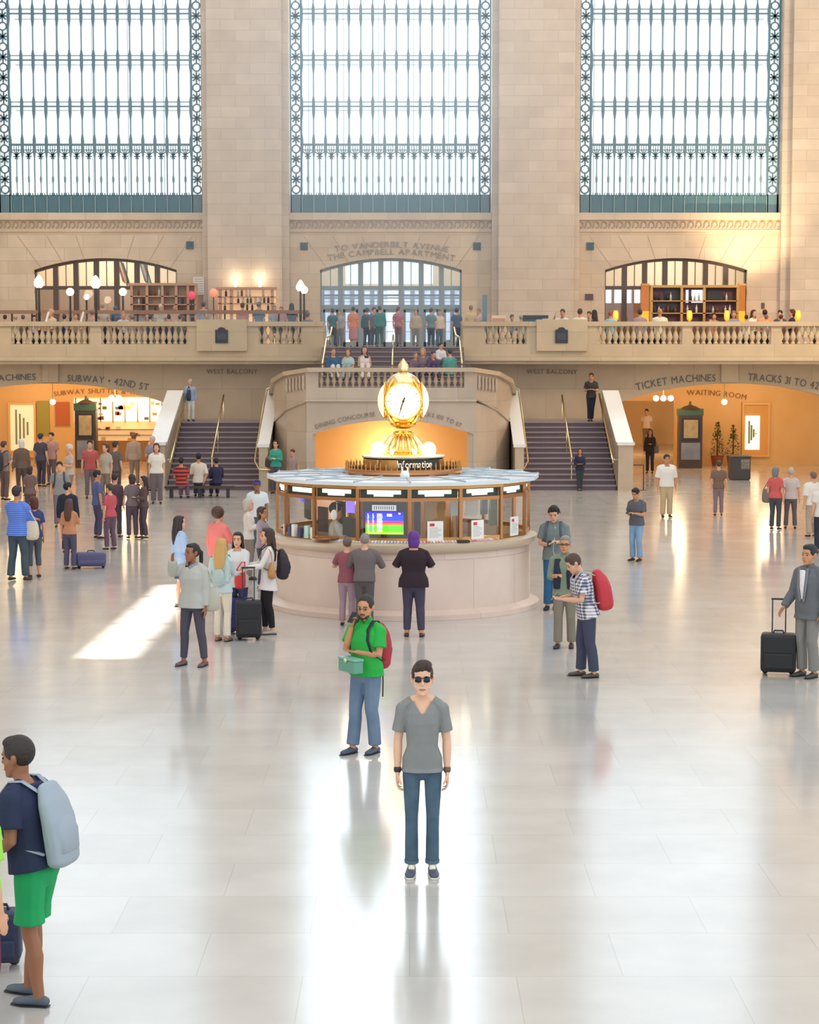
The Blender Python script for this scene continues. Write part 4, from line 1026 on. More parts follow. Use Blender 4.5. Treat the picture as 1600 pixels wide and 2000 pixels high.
# two flags hanging in the left doorway
for i, (px_, cols, lab) in enumerate(((232, ('#c0564e', '#e8e2dc', '#54708c'), 'red, white and blue flag hanging behind the left arched window'), (275, ('#5f7d98', '#e8e2dc', '#5f7d98'), 'blue and white flag hanging right of the red one behind the left arched window'))):
    Yf = YW+1.6; o = empty('flag', (Xat(px_, Yf, 8), Yf, Zat(550, Yf)), lab, 'flag')
    zt3 = Zat(502, Yf)-Zat(550, Yf)
    MB().tube([(0, 0, zt3), (.35, 0, zt3-.9)], [.02, .02], 6).build('pole', M_BRASS, o)
    for j, c_ in enumerate(cols):
        mb = MB(); n = 8; vs = []
        for q in range(n+1):
            t = q/n; zc3 = zt3*(1-t); 
            for s_ in (0, 1): u = (j+s_)/3; vs += [(u*.36+t*.3-.15, .05*math.sin(u*9+t*3), zc3-u*.25), (u*.36+t*.3-.15, .05*math.sin(u*9+t*3)+.02, zc3-u*.25)]
        fs = []
        for q in range(n):
            b0 = q*4; fs += [(b0, b0+2, b0+6, b0+4), (b0+1, b0+5, b0+7, b0+3), (b0, b0+4, b0+5, b0+1), (b0+2, b0+3, b0+7, b0+6)]
        mb.add(vs, fs); mb.build('stripe', mat('flag'+c_[1:], c_, .8), o)
# paper lanterns, menus
for px_, py_, c_, lab in ((374, 577, '#e0506c', 'round red lantern left of the white menu board'), (417, 572, '#ffa184', 'round pinkish-orange lantern right of the menu board')):
    p = P(px_, py_, 74.2); o = empty('lantern', (p.x, p.y, ZB), lab, 'lantern')
    MB().tube([(0, 0, 0), (0, 0, p.z-ZB-.15)], [.02, .02], 6).build('stem', M_DARK, o); MB().sphere((0, 0, p.z-ZB), .16, .16, .17, 14, 10).build('shade', mat('lantern'+c_[1:], c_, .6, emit=c_, estr=.45), o, True)
p = P(388, 558, YW-.35); o = MB().box(p.x-.22, p.x+.22, YW-.35, YW-.31, p.z-.35, p.z+.35).build('menu_board', M_PAPER); tag(o, 'pale menu board on the wall left of the bottle shelves', 'board')
mb = MB()
for q in range(7): mb.box(p.x-.17, p.x+.17, YW-.355, YW-.35, p.z+.25-q*.09, p.z+.27-q*.09)
mb.build('printed_line', mat('grey_print', '#a9a7a4', .6), o)
# candle lamps and bar counter on the right balcony
ct = empty('bar_counter', (Xat(1380, 73.15, 6), 73.15, ZB), 'long dark bar counter behind the diners of the right balcony', 'counter')
hx = (Xat(1570, 73.15, 6)-Xat(1195, 73.15, 6))/2; zt4 = Zat(629, 73.15)-ZB
MB().box(-hx, hx, -.3, .3, zt4-.06, zt4).build('top', mat('counter_dark', '#3d2c28', .3), ct); MB().box(-hx+.1, hx-.1, -.15, .2, 0, zt4-.06).build('front', mat('counter_wood', '#6b4a36', .5), ct)
for px_, lab in ((1203, 'left end, beside the pale blue shirt'), (1347, 'in front of the bright window panes'), (1420, 'right of the middle one'), (1559, 'far right end')):
    z = Zat(629, 73.0); o = empty('candle_lamp', (Xat(px_, 73.0, 6), 73.0, z), 'orange glowing candle lamp on the bar counter, %s' % lab, 'lamp', 'candle lamps on the bar counter')
    MB().lathe([(.07, 0), (.06, .02), (.03, .05)], seg=12).build('foot', M_BRASS, o, True); MB().lathe([(.05, .05), (.1, .12), (.11, .28), (.09, .4), (.06, .44)], seg=12).build('shade', M_CANDLE, o, True)
    lamp('POINT', (Xat(px_, 73.0, 6), 72.8, z+.3), 7, (1, .5, .15), .08)
# benches for diners (left, right)
for a, b, Y, lab in ((-20, 610, 70.9, 'low dark bench under the diners nearest the left balustrade'), (935, 1600, 70.9, 'low dark bench under the diners nearest the right balustrade'), (-20, 600, 72.2, 'low dark bench under the second row of diners on the left balcony')):
    x0, x1 = Xat(a, Y, 5), Xat(b, Y, 5); o = empty('bench', ((x0+x1)/2, Y, ZB), lab, 'bench', 'benches on the balconies'); h = (x1-x0)/2
    MB().box(-h, h, -.2, .2, .38, .44).build('seat', mat('bench_dark', '#4a3a38', .6), o)
    for q in range(5): MB().box(-h+.1+q*(2*h-.3)/4, -h+.2+q*(2*h-.3)/4, -.17, .17, 0, .38).build('leg', M_DARK, o)
# host stand, menu box and blue screen right of the middle flight
p0 = Xat(947, 71.2, 6); z1 = Zat(576, 71.2); o = empty('pillar_sign', (p0, 71.2, ZB), 'tall thin blue standing sign right of the middle doorway', 'sign')
MB().box(-.09, .09, -.04, .04, .05, z1-ZB).build('panel', mat('blue_sign', '#6f90a6', .4), o); MB().box(-.2, .2, -.15, .15, 0, .05).build('foot', M_DARK, o)
o = empty('display_box', (Xat(974, 70.9, 6), 70.9, ZB), 'cream box with a pinkish stripe on a stand above the right balustrade', 'box')
zA1, zA2 = Zat(636, 70.9)-ZB, Zat(616, 70.9)-ZB
MB().box(-.26, .26, -.15, .15, zA1, zA2).build('body', mat('cream_box', '#f1e2cc', .6), o); MB().box(-.24, .24, -.16, -.15, (zA1+zA2)/2-.05, (zA1+zA2)/2+.08).build('stripe', mat('pink_stripe', '#d9a08c', .6), o); MB().box(-.03, .03, -.03, .03, 0, zA1).build('post', M_DARK, o)
o = empty('serving_cart', (Xat(1043, 71.3, 6), 71.3, ZB), 'dark blue-grey serving cart left of the raised plaque pedestal', 'cart')
zA1, zA2 = Zat(622, 71.3)-ZB, Zat(616, 71.3)-ZB
MB().box(-.52, .52, -.3, .3, zA1, zA2).build('top', mat('cart_top', '#2f4350', .4), o); MB().box(-.45, .3, -.25, .25, .1, zA1).build('body', mat('cart_body', '#4a6d85', .5), o)
# napkins / white upright menus on the left coping
for px_, lab in ((92, 'left one'), (160, 'right one')):
    p = P(px_, 622, 70.15); z = zrail; o = empty('table_menu', (p.x, 70.05, z), 'white menu card leaning on the coping of the left balcony, %s' % lab, 'menu', 'white menu cards on the left coping')
    MB().obox(Matrix.Translation((0.03, 0, .19)) @ Matrix.Rotation(.28, 4, 'Y'), .07, .03, .36).build('card', M_PAPER, o); MB().box(-.06, .02, -.04, .04, 0, .02).build('foot', M_PAPER, o)
# ================================================================== PASSAGE FURNITURE
def kiosk(px0, px1, ptop, Y, label):
    x0, x1 = Xat(px0, Y, 2), Xat(px1, Y, 2); zt5 = Zat(ptop, Y); w = (x1-x0)/2; h = zt5
    o = empty('poster_kiosk', ((x0+x1)/2, Y, 0), label, 'kiosk', 'poster kiosks in the passages')
    MB().box(-w, w, -.25, .25, 0, h*.9).build('body', mat('kiosk_dark', '#473c38', .4), o)
    MB().box(-w-.03, w+.03, -.28, .28, h*.87, h*.98).build('green_header', mat('kiosk_green', '#3e5a4a', .4), o)
    MB().lathe([(w*.9, 0), (w*.5, .1), (.06, .16), (.04, .3)], (0, 0, h*.98), 12).build('top_ornament', mat('kiosk_dark', '#473c38', .4), o, True)
    MB().box(-w*.78, w*.78, -.28, -.24, h*.46, h*.83).build('poster_frame', M_DARK, o)
    MB().box(-w*.6, w*.6, -.29, -.28, h*.5, h*.8).build('poster', mat('poster', '#c9b48c', .5, noise='#4a4038', nscale=3, emit='#8a7450', estr=.25), o)
    MB().box(-w*.8, w*.8, -.27, -.24, .35, h*.42).build('lower_poster', mat('poster_blue', '#5f6f92', .5, noise='#9aa6bc', nscale=2), o)
    return o
kiosk(1325, 1371, 796, 77.0, 'dark poster kiosk with a green header in the right passage')
kiosk(148, 189, 785, 77.0, 'dark poster kiosk with a green header in the left passage')
q = floor_pt(1444, 937); w_ = .36
o = empty('litter_bin', (q.x, q.y, 0), 'square dark grey litter bin with pale lettering on the right side of the hall', 'bin'); zt6 = .84
MB().box(-w_, w_, -.33, .33, .04, zt6).build('body', mat('bin_dark', '#3f3d3f', .5), o, bevel=.02); MB().box(-w_-.02, w_+.02, -.35, .35, zt6, zt6+.05).build('rim', mat('bin_rim', '#57524e', .4), o); MB().box(-w_*.9, w_*.9, -.3, .3, 0, .04).build('foot', M_DARK, o)
MB().box(.0, w_*.92, -.34, -.33, .4, .78).build('panel', mat('bin_panel', '#6d675f', .5), o)
for i, t_ in enumerate(('KEEP', 'YOUR', 'CITY')):
    lettering(t_, lambda t, W, i=i: (Vector((.02+t*.28, -.342, .66-i*.11)), Vector((1, 0, 0)), Vector((0, 0, 1)), Vector((0, -1, 0))), .075, mat('bin_letter', '#b9b0a2', .6), o, total=.3)
def barrier(px0, px1, pt, pb, label):
    a = floor_pt(px0, pb); b = floor_pt(px1, pb); h = Zat(pt, a.y); w = (b.x-a.x)/2
    o = empty('barrier_frame', ((a.x+b.x)/2, a.y, 0), label, 'barrier')
    for s_ in (-1, 1):
        MB().tube([(s_*w, 0, .02), (s_*w, 0, h)], [.022, .022], 8).build('post', M_DBRONZE, o, True); MB().lathe([(.12, 0), (.11, .02), (.03, .03)], (s_*w, 0, 0), 14).build('foot', M_DBRONZE, o, True)
    MB().tube([(-w, 0, h), (w, 0, h)], [.022, .022], 8, xref=(0, 0, 1)).build('rail', M_DBRONZE, o, True)
barrier(1234, 1257, 908, 958, 'slim bronze barrier frame beside the right stairs')
# lit displays on the ochre walls
def display(a, b, t, q, Y, label, inner, col_, es, frame=None):
    x0, x1 = Xat(a, Y, 2), Xat(b, Y, 2); z0, z1 = Zat(q, Y), Zat(t, Y); cx = (x0+x1)/2; o = empty('display_case', (cx, Y, z0), label, 'display')
    w = (x1-x0)/2; h = z1-z0
    MB().box(-w, w, -.02, 0.0, 0, h).build('back', mat('case_back', '#e8b468', .5), o)
    f = MB().box(-w, -w+.08, -.14, 0, 0, h).box(w-.08, w, -.14, 0, 0, h).box(-w+.08, w-.08, -.14, 0, h-.1, h).box(-w+.08, w-.08, -.14, 0, 0, .06)
    f.build('frame', mat('case_frame', '#f0c078', .4), o)
    i0, i1, i2, i3 = inner
    MB().box(Xat(i0, Y, 2)-cx, Xat(i1, Y, 2)-cx, -.05, -.03, Zat(i3, Y)-z0, Zat(i2, Y)-z0).build('lit_poster', mat('lit'+col_[1:], col_, .5, emit=col_, estr=es), o)
    for k in range(4):
        xx = Xat(i0+(i1-i0)*(.25+.16*k), Y, 2)-cx; MB().box(xx-.03, xx+.05, -.06, -.05, Zat(i3-12-k*6, Y)-z0, Zat(i2+10+k*8, Y)-z0).build('printed_shape', mat('print_green', '#8aa080', .5), o)
    return o
display(1449, 1503, 786, 892, YP-.01, 'tall lit poster case set in the right ochre wall', (1456, 1484, 812, 878), '#fff6d0', 1.1)
display(17, 71, 786, 893, YP-.01, 'tall cream lit panel on the left ochre wall', (20, 66, 790, 880), '#f8e0b8', .45)
for a, b, t, q, c_, lab in ((73, 97, 783, 850, '#a8a24c', 'olive green wall panel left of the star-like lamp'), (108, 136, 785, 832, '#c46c3c', 'burnt orange wall panel between the star-like lamp and the left kiosk')):
    x0, x1 = Xat(a, YP, 2), Xat(b, YP, 2); o = empty('wall_panel', ((x0+x1)/2, YP-.01, Zat(q, YP)), lab, 'panel'); h = Zat(t, YP)-Zat(q, YP); w = (x1-x0)/2
    MB().box(-w, w, -.04, 0, 0, h).build('board', mat('wp'+c_[1:], c_, .6), o); MB().box(-w-.03, w+.03, -.03, 0, -.03, 0).build('edge', M_BRASS, o)
# shop behind the left opening
sh = empty('shop_front', (Xat(240, 82.2, 2), 82.2, 0), 'brightly lit shop front with stocked shelves at the end of the left passage', 'shop'); rnd = random.Random(4)
cx = Xat(240, 82.2, 2); x0, x1 = Xat(140, 82.2, 2)-cx, Xat(350, 82.2, 2)-cx
MB().box(x0, x1, .0, .1, 0, 3.2).build('back_wall', mat('shop_wall', '#ffe6b4', .6, emit='#ffdca0', estr=.35), sh)
for k in range(9):
    x = x0+.2+k*(x1-x0-.4)/8; MB().box(x-.02, x+.02, -.12, 0, 1.7, 2.75).build('mullion', mat('shop_mullion', '#a98a6a', .5), sh)
MB().box(x0, x1, -.03, -.01, 1.75, 2.7).build('lit_window', mat('shop_light', '#fff4dc', .6, emit='#fff0d0', estr=1.1), sh)
for k in range(46):
    x = rnd.uniform(x0+.2, x1-.2); z = rnd.choice((1.8, 2.0, 2.25, 2.45, .9, 1.1, 1.35)); c_ = rnd.choice(('#c8503c', '#e8c05c', '#c9a06c', '#7a8a5c', '#f0e8d8', '#a86040'))
    MB().box(x-.09, x+.09, -.14, -.04, z, z+rnd.uniform(.08, .18)).build('merchandise', mat('merch'+c_[1:], c_, .6), sh)
MB().box(x0, x1, -.35, -.05, 0, .9).build('counter', mat('shop_counter', '#a07a54', .5), sh)
for z in (1.15, 1.4): MB().box(x0, x1, -.2, 0, z-.03, z).build('shelf', mat('shop_counter', '#a07a54', .5), sh)
# hanging lamps of the passages
for px_, py_, Y, r_, n_, lab in ((103, 785, 77.5, .12, 1, 'single star-bright lamp in the left passage'), (225, 778, 77.5, .13, 2, 'cluster lamp right of the left kiosk, in front of the shop'), (1296, 778, 77.5, .12, 3, 'triple glowing lamp at the top of the right passage'), (1415, 785, 77.5, .12, 1, 'single star-bright lamp right of the right kiosk')):
    p = P(px_, py_, Y); o = empty('hanging_lamp', (p.x, p.y, 4.15), lab, 'lamp', 'hanging lamps of the passages')
    MB().tube([(0, 0, 0), (0, 0, p.z-4.15+r_)], [.015, .015], 6).build('stem', M_BRASS, o)
    for k in range(n_):
        dx = (k-(n_-1)/2)*.3
        if k: MB().tube([(0, 0, p.z-4.15+r_), (dx, 0, p.z-4.15+r_*.8)], [.012, .012], 6).build('arm', M_BRASS, o)
        MB().sphere((dx, 0, p.z-4.15), r_, seg=14, rings=10).build('globe', M_GLOW, o, True)
# potted shrubs in the right passage
M_LEAFG = mat('shrub_leaf', '#4f6a34', .7); rnd = random.Random(2)
for px_, pt_, lab in ((1402, 822, 'larger potted shrub against the right ochre wall'), (1433, 828, 'smaller potted shrub left of the lit poster case')):
    Y = 78.6; x = Xat(px_, Y, 2); h = Zat(pt_, Y); o = empty('potted_shrub', (x, Y, 0), lab, 'shrub', 'potted shrubs of the right passage')
    MB().lathe([(.2, 0), (.27, .4), (.3, .42), (.26, .42)], seg=16).build('pot', mat('terracotta', '#94553a', .7), o, True)
    lv = MB()
    for k in range(260):
        t = rnd.random(); rr = .32*(1-t)+.06; a = rnd.uniform(0, 6.28); q = rr*math.sqrt(rnd.random())
        c = Vector((q*math.cos(a), q*math.sin(a)*.8, .45+t*(h-.5))); M = Matrix.Translation(c) @ Matrix.Rotation(rnd.uniform(0, 6), 4, 'Z') @ Matrix.Rotation(rnd.uniform(-1, 1), 4, 'X')
        lv.add([M @ Vector(v) for v in ((0, -.06, 0), (.03, 0, .01), (0, .07, 0), (-.03, 0, .01))], [(0, 1, 2, 3)])
    lv.build('foliage', M_LEAFG, o); MB().tube([(0, 0, .4), (0, 0, h*.8)], [.03, .015], 6).build('stem', mat('bark', '#5a4030', .8), o)

# ---- added scatter volume imitating the glare around the middle window
hz = MB().sphere((0, 0, 0), 1, seg=32, rings=20).build('glare_haze', glare_haze_mat()); hz.location = (-1.0, 66, 11.5); hz.scale = (13, 8.5, 11); tag(hz, 'added bluish volume imitating window glare in front of the middle window', 'glare_haze', kind='stuff')
# ================================================================== PEOPLE
V = Vector
ARMS = {  # for the +X side: (elbow from shoulder, wrist from elbow)
 'down': ((.045, .02, -.285), (.02, -.05, -.25)), 'hang': ((.06, .0, -.285), (.035, -.02, -.255)),
 'phone': ((.04, -.04, -.28), (-.13, -.2, .05)), 'read': ((.05, -.05, -.28), (-.14, -.22, .0)),
 'chin': ((-.02, -.13, -.24), (-.1, -.1, .22)), 'cross': ((.05, -.05, -.27), (-.22, -.13, -.01)),
 'akimbo': ((.17, -.02, -.21), (-.05, -.18, .08)), 'lean': ((.12, -.1, -.24), (-.08, -.23, .06)),
 'fwd': ((.02, -.14, -.25), (-.02, -.23, -.02)), 'pull': ((.05, .08, -.27), (.06, .02, -.25)),
 'up': ((.1, -.14, -.05), (-.08, -.12, .2)), 'lap': ((.04, -.06, -.27), (-.1, -.22, -.06)), 'back': ((.06, .06, -.27), (-.08, .06, -.24)),
}
def ik(a, b, l1, l2, bend):
    d = b-a; L = min(d.length, (l1+l2)*.999); dn = d.normalized()
    x = (l1*l1-l2*l2+L*L)/(2*L); h = math.sqrt(max(l1*l1-x*x, 0)); bd = V(bend); bd = (bd-dn*bd.dot(dn)).normalized()
    return a+dn*x+bd*h
HEADR = [(0.0, .020, -.078, -.040), (.012, .036, -.087, -.02), (.03, .047, -.089, .0), (.055, .057, -.090, .03), (.08, .063, -.090, .055), (.11, .069, -.088, .078),
         (.14, .073, -.090, .092), (.17, .075, -.089, .096), (.2, .067, -.076, .088), (.22, .051, -.054, .068), (.232, .028, -.026, .036)]
def head_prims(mb, M, fine, ears=True):
    seg = 18 if fine else 12; vs = []; fs = []
    for z, hx, fy, by in HEADR:
        cy = (fy+by)/2; ry = (by-fy)/2
        for k in range(seg):
            a = 2*PI*k/seg; vs.append(M @ V((hx*math.cos(a), cy+ry*math.sin(a), z)))
    m = len(HEADR)
    for j in range(m-1):
        for k in range(seg):
            a = j*seg+k; b = j*seg+(k+1) % seg; fs.append((a, b, b+seg, a+seg))
    fs.append(tuple(range(seg-1, -1, -1))); fs.append(tuple(range((m-1)*seg, m*seg))); mb.add(vs, fs)
    mb.tube([(0, -.078, .135), (0, -.092, .11), (0, -.104, .092), (0, -.092, .083)], [(.009, .012), (.011, .014), (.015, .013), (.013, .008)], 8, M=M)
    if fine:
        for s in (-1, 1):
            mb.tube([(s*.052, -.066, .142), (s*.03, -.082, .147), (s*.01, -.085, .143)], [.008, .009, .007], 6, M=M)
            mb.tube([(s*.045, -.062, .06), (s*.052, -.05, .09), (s*.058, -.03, .1)], [.014, .016, .012], 6, M=M)
        mb.tube([(-.022, -.082, .054), (0, -.091, .057), (.022, -.082, .054)], [(.006, .005), (.01, .008), (.006, .005)], 6, xref=(0, 0, 1), M=M)
        mb.tube([(-.018, -.083, .046), (0, -.09, .044), (.018, -.083, .046)], [(.006, .005), (.009, .008), (.006, .005)], 6, xref=(0, 0, 1), M=M)
        mb.sphere((0, -.078, .014), .02, .018, .016, 8, 6, M=M)
    if ears:
        for s in (-1, 1): mb.tube([(s*.072, .008, .085), (s*.08, .014, .105), (s*.084, .018, .13), (s*.078, .012, .142)], [(.007, .012), (.009, .018), (.009, .02), (.006, .012)], 8, xref=(1, 0, 0), M=M)
def hand_prims(mb, wr, el, curl, side, hold=False, scl=1.0):
    d = (wr-el).normalized()
    w = V((0, -1, 0)); w = w-d*w.dot(d)
    if w.length < .35: w = V((-side, 0, 0)); w = w-d*w.dot(d)
    w.normalize(); n = d.cross(w)*side; n.normalize()      # palm faces along n
    if (n.x*side) > 0 and abs(n.x) > .3: n = -n
    mb.tube([wr-d*.01, wr+d*.03, wr+d*.065, wr+d*.088], [(.024, .017), (.034, .016), (.038, .015), (.036, .013)], 8, xref=tuple(w))
    base = wr+d*.085
    for i, (off, L, r) in enumerate(((.027, .068, .0088), (.009, .076, .0092), (-.009, .071, .0088), (-.026, .056, .0078))):
        p = base+w*off; dd = d; c = curl*(.9+.1*i); pts = [p-d*.015]; ang = 0
        for q in range(3):
            pts.append(pts[-1]+(d*math.cos(ang)+n*math.sin(ang))*(L*.42 if q else L*.5+.0)); ang += c*.62
        mb.tube(pts, [r*1.05, r, r*.92, r*.75], 6)
    t0 = wr+d*.025+w*.02; t1 = t0+(w*.8+d*.55+n*.25).normalized()*.035; t2 = t1+(d*.85+w*.25+n*.4).normalized()*.032; t3 = t2+(d+n*.5).normalized()*.022
    mb.tube([t0, t1, t2, t3], [.014, .0115, .0105, .008], 6)
SKINS = {'pale': '#e6b698', 'fair': '#dca585', 'tan': '#c98e68', 'brown': '#9a6648', 'dark': '#6a4636', 'olive': '#c4916c'}
PEOPLE = []
def person(px, py, top, rot, label, tp='#808080', bt='#33405a', shoes='#2c2a2a', skin='fair', hair='#2b211c', hs='short', arms=('down', 'down'), legs=None,
           sleeve='short', bottom='trousers', lean=0, pitch=0, yaw=0, fem=False, q=2, Y=None, zf=0.0, seat=None, build=1.0, hem=None, tpm=None, btm=None, group=None,
           neck=None, slim=1.0, extra=None, ht=None, twist=0, cat='person', tlong=0, loose=0.0):
    """px,py feet pixel (py None: use Y, zf); top: head-top pixel; rot: 0 faces the camera, 90 faces right"""
    if py is not None: loc = floor_pt(px, py, zf)
    else: loc = V((Xat(px, Y, zf+1), Y, zf))
    H0 = 1.75
    if ht is None: ht = Zat(top, loc.y)-zf
    if seat is None: s = max(1.2, min(2.0, ht))/H0
    else:
        s = 1.0 if ht is None else max(.85, min(1.12, (ht-seat)/.86))
    root = empty('person', loc, label, cat, group, rz=math.radians(rot)); root.scale = (s, s, s)
    vox = (.0055, .009, .014, .022, .03)[q]/s
    msk = mat('skin_'+skin, SKINS[skin], .5)
    mt = tpm or mat('cloth_'+tp[1:], tp, .85, bump=.35, nscale=14); mbm = btm or mat('cloth_'+bt[1:], bt, .85, bump=.35, nscale=14)
    # --- skeleton
    pz = .93 if seat is None else seat/s+.09
    piv = V((0, 0, pz)); LR = Matrix.Translation(piv) @ Matrix.Rotation(math.radians(lean), 4, 'X') @ Matrix.Rotation(math.radians(twist), 4, 'Z') @ Matrix.Translation(-piv)
    dz = pz-.93
    def tz(x, y, z): return LR @ V((x, y, z+dz))
    shw = .155 if fem else .178
    sh = {1: tz(shw*build**.5, .01, 1.392), -1: tz(-shw*build**.5, .01, 1.392)}
    nb = tz(0, .012, 1.47); hb = tz(0, -.005, 1.492)
    MH = Matrix.Translation(hb) @ Matrix.Rotation(math.radians(twist+yaw), 4, 'Z') @ Matrix.Rotation(math.radians(lean*.5+pitch), 4, 'X') @ Matrix.Scale(1.1, 4)
    hip = {1: V((.088, 0, pz-.03)), -1: V((-.088, 0, pz-.03))}
    if seat is None:
        lg = legs or ((.1, 0), (-.1, 0)); ank = {1: V((lg[0][0], lg[0][1], .085)), -1: V((lg[1][0], lg[1][1], .085))}
        kn = {k: ik(hip[k], ank[k], .412, .408, (0, -1, 0)) for k in (1, -1)}
    else:
        lg = legs or ((.11, -.42), (-.11, -.42)); zk = pz-.02
        zfl = (lg[2] if len(lg) > 2 else 0)
        ank = {1: V((lg[0][0], lg[0][1], zfl+.085)), -1: V((lg[1][0], lg[1][1], zfl+.085))}
        kn = {k: ik(hip[k], ank[k], .435, .42, (0, -1, .9)) for k in (1, -1)}
    el = {}; wr = {}
    for i, k in enumerate((1, -1)):
        a = arms[i]; a = ARMS[a] if isinstance(a, str) else a
        R = Matrix.Rotation(math.radians(twist), 3, 'Z')
        el[k] = sh[k]+R @ V((a[0][0]*k, a[0][1], a[0][2])); wr[k] = el[k]+R @ V((a[1][0]*k, a[1][1], a[1][2]))
    b = build
    # --- torso sections (z, halfwidth, halfdepth, y)
    if fem: TS = [(.84, .14, .10, 0), (.9, .168, .115, .01), (.97, .16, .105, .005), (1.07, .125, .088, -.005), (1.16, .133, .092, -.005), (1.26, .148, .11, -.012), (1.34, .148, .1, 0), (1.40, .12, .08, .01), (1.44, .078, .06, .012)]
    else: TS = [(.84, .14, .1, 0), (.9, .158, .112, .005), (.97, .155, .108, 0), (1.07, .145, .1, -.005), (1.16, .152, .105, -.005), (1.26, .165, .116, -.005), (1.34, .165, .11, 0), (1.40, .13, .085, .01), (1.445, .085, .066, .012)]
    # --- body
    mb = MB(); sg = 14 if q < 2 else 10
    mb.tube([tz(0, y, z) for z, a, d, y in TS], [(a*b*.96, d*b*.96) for z, a, d, y in TS], sg)
    mb.tube([tz(0, .015, 1.42), nb, hb+V((0, .004, .02)), MH @ V((0, .012, .07))], [(.062, .058), (.056, .055), (.053, .054), (.052, .056)] if not fem else [(.055, .05), (.047, .047), (.044, .046), (.045, .05)], 10)
    head_prims(mb, MH, q < 2)
    aw = (.86 if fem else 1.0)*b**.5
    for k in (1, -1):
        u = el[k]-sh[k]; f = wr[k]-el[k]
        mb.tube([tz(.03*k, .015, 1.455), tz(.09*k, .015, 1.435), sh[k]+V((-.02*k, 0, .005))], [.04, .042, .046], 8)
        mb.tube([sh[k], sh[k]+u*.1, sh[k]+u*.35, sh[k]+u*.7, el[k], el[k]+f*.25, el[k]+f*.6, el[k]+f*.9, wr[k]], [r*aw for r in (.05, .052, .048, .043, .040, .042, .036, .028, .026)], 10)
        hand_prims(mb, wr[k], el[k], .45 if arms[0 if k == 1 else 1] in ('down', 'hang', 'pull', 'back') else .95, k)
        u = kn[k]-hip[k]; f = ank[k]-kn[k]
        mb.tube([hip[k]+V((0, 0, .04)), hip[k]+u*.25, hip[k]+u*.6, kn[k], kn[k]+f*.2+V((0, .012, 0)), kn[k]+f*.4+V((0, .016, 0)), kn[k]+f*.75, ank[k], ank[k]-V((0, 0, .03))], [r*b**.5 for r in (.078, .078*slim, .066*slim, .052*slim, .052*slim, .054*slim, .042, .036, .036)], 10)
        mb.tube([ank[k]+V((0, .03, -.045)), ank[k]+V((0, -.05, -.05)), ank[k]+V((.005*k, -.13, -.062))], [(.03, .028), (.034, .024), (.034, .016)], 8)
    organic('body', mb, msk, root, vox, 4 if q < 3 else 3)
    # --- top
    mb = MB(); o = .014+loose
    hz = hem if hem is not None else (.86 if not fem else .88)
    hz2 = hz-tlong
    rows = [(z, a*b+o, d*b+o, y) for z, a, d, y in TS if z > hz+.02]
    a0 = rows[0]; rows = [(hz, max(a0[1], .178*b**.5+o)+.004, max(a0[2], .118*b**.5+o)+.004, a0[3])]+[(z, max(a_, .172*b**.5+o) if z < .99 else a_, d_, y_) for z, a_, d_, y_ in rows]
    if tlong: rows = [(hz2, rows[0][1]+.02+tlong*.12, rows[0][2]+.02+tlong*.1, .0)]+rows
    if neck != 'tank' or True: mb.tube([tz(0, y, z) for z, a, d, y in rows], [(a, d) for z, a, d, y in rows], sg+4, cap=False, pw=.8)
    fr = {'short': .72, 'long': 2.0, 'tank': 0, 'half': .98, 'roll': 1.45}[sleeve]
    if fr:
        for k in (1, -1):
            u = el[k]-sh[k]; f = wr[k]-el[k]; so = .012+loose*.8
            mb.tube([tz(.035*k, .015, 1.45), tz(.09*k, .015, 1.433), sh[k]+V((-.02*k, 0, .004))], [.042+loose*.3, .044+so*.5, .046*aw+so], 8)
            pts = [sh[k], sh[k]+u*.08, sh[k]+u*.3]; rd = [.05*aw+so, .053*aw+so, .051*aw+so]
            if fr <= 1: pts += [sh[k]+u*fr]; rd += [.054*aw+so+.006]
            else:
                pts += [sh[k]+u*.7, el[k], el[k]+f*.3]; rd += [.049*aw+so, .047*aw+so, .047*aw+so]
                pts += [el[k]+f*(fr-1)*.93]; rd += [(.036 if fr < 1.9 else .032)*aw+so]
            mb.tube(pts, rd, 12, cap='start')
    if neck == 'collar': mb.tube([tz(0, .012, 1.45), tz(0, .008, 1.492)], [(.078, .07), (.07, .064)], 12)
    if neck == 'hood': mb.tube([tz(-.09, .03, 1.45), tz(0, .1, 1.42), tz(.09, .03, 1.45)], [.03, .045, .03], 10)
    LRi = LR.inverted()
    def cut(c):
        c = LRi @ c; z = c.z-dz
        if neck == 'v': return z > 1.335 and c.y < .03 and abs(c.x) < (z-1.335)*.75
        if neck == 'crew' or neck is None: return z > 1.425 and abs(c.x) < .066 and c.y < .05 or z > 1.46 and abs(c.x) < .06
        if neck == 'open': return z > .9 and c.y < 0 and abs(c.x) < .035+.02*(z-.9)
        return False
    organic('top', mb, mt, root, vox, 3 if q < 3 else 2, cut if neck != 'collar' else None)
    if neck == 'collar':
        pk = MB(); pk.tube([tz(0, -.118*b, 1.28), tz(0, -.105*b, 1.4), tz(0, -.068, 1.475)], [(.012, .006)]*3, 6); pk.build('placket', mt, root, True)
    # --- bottoms
    mb = MB(); lo = .012+loose*.4
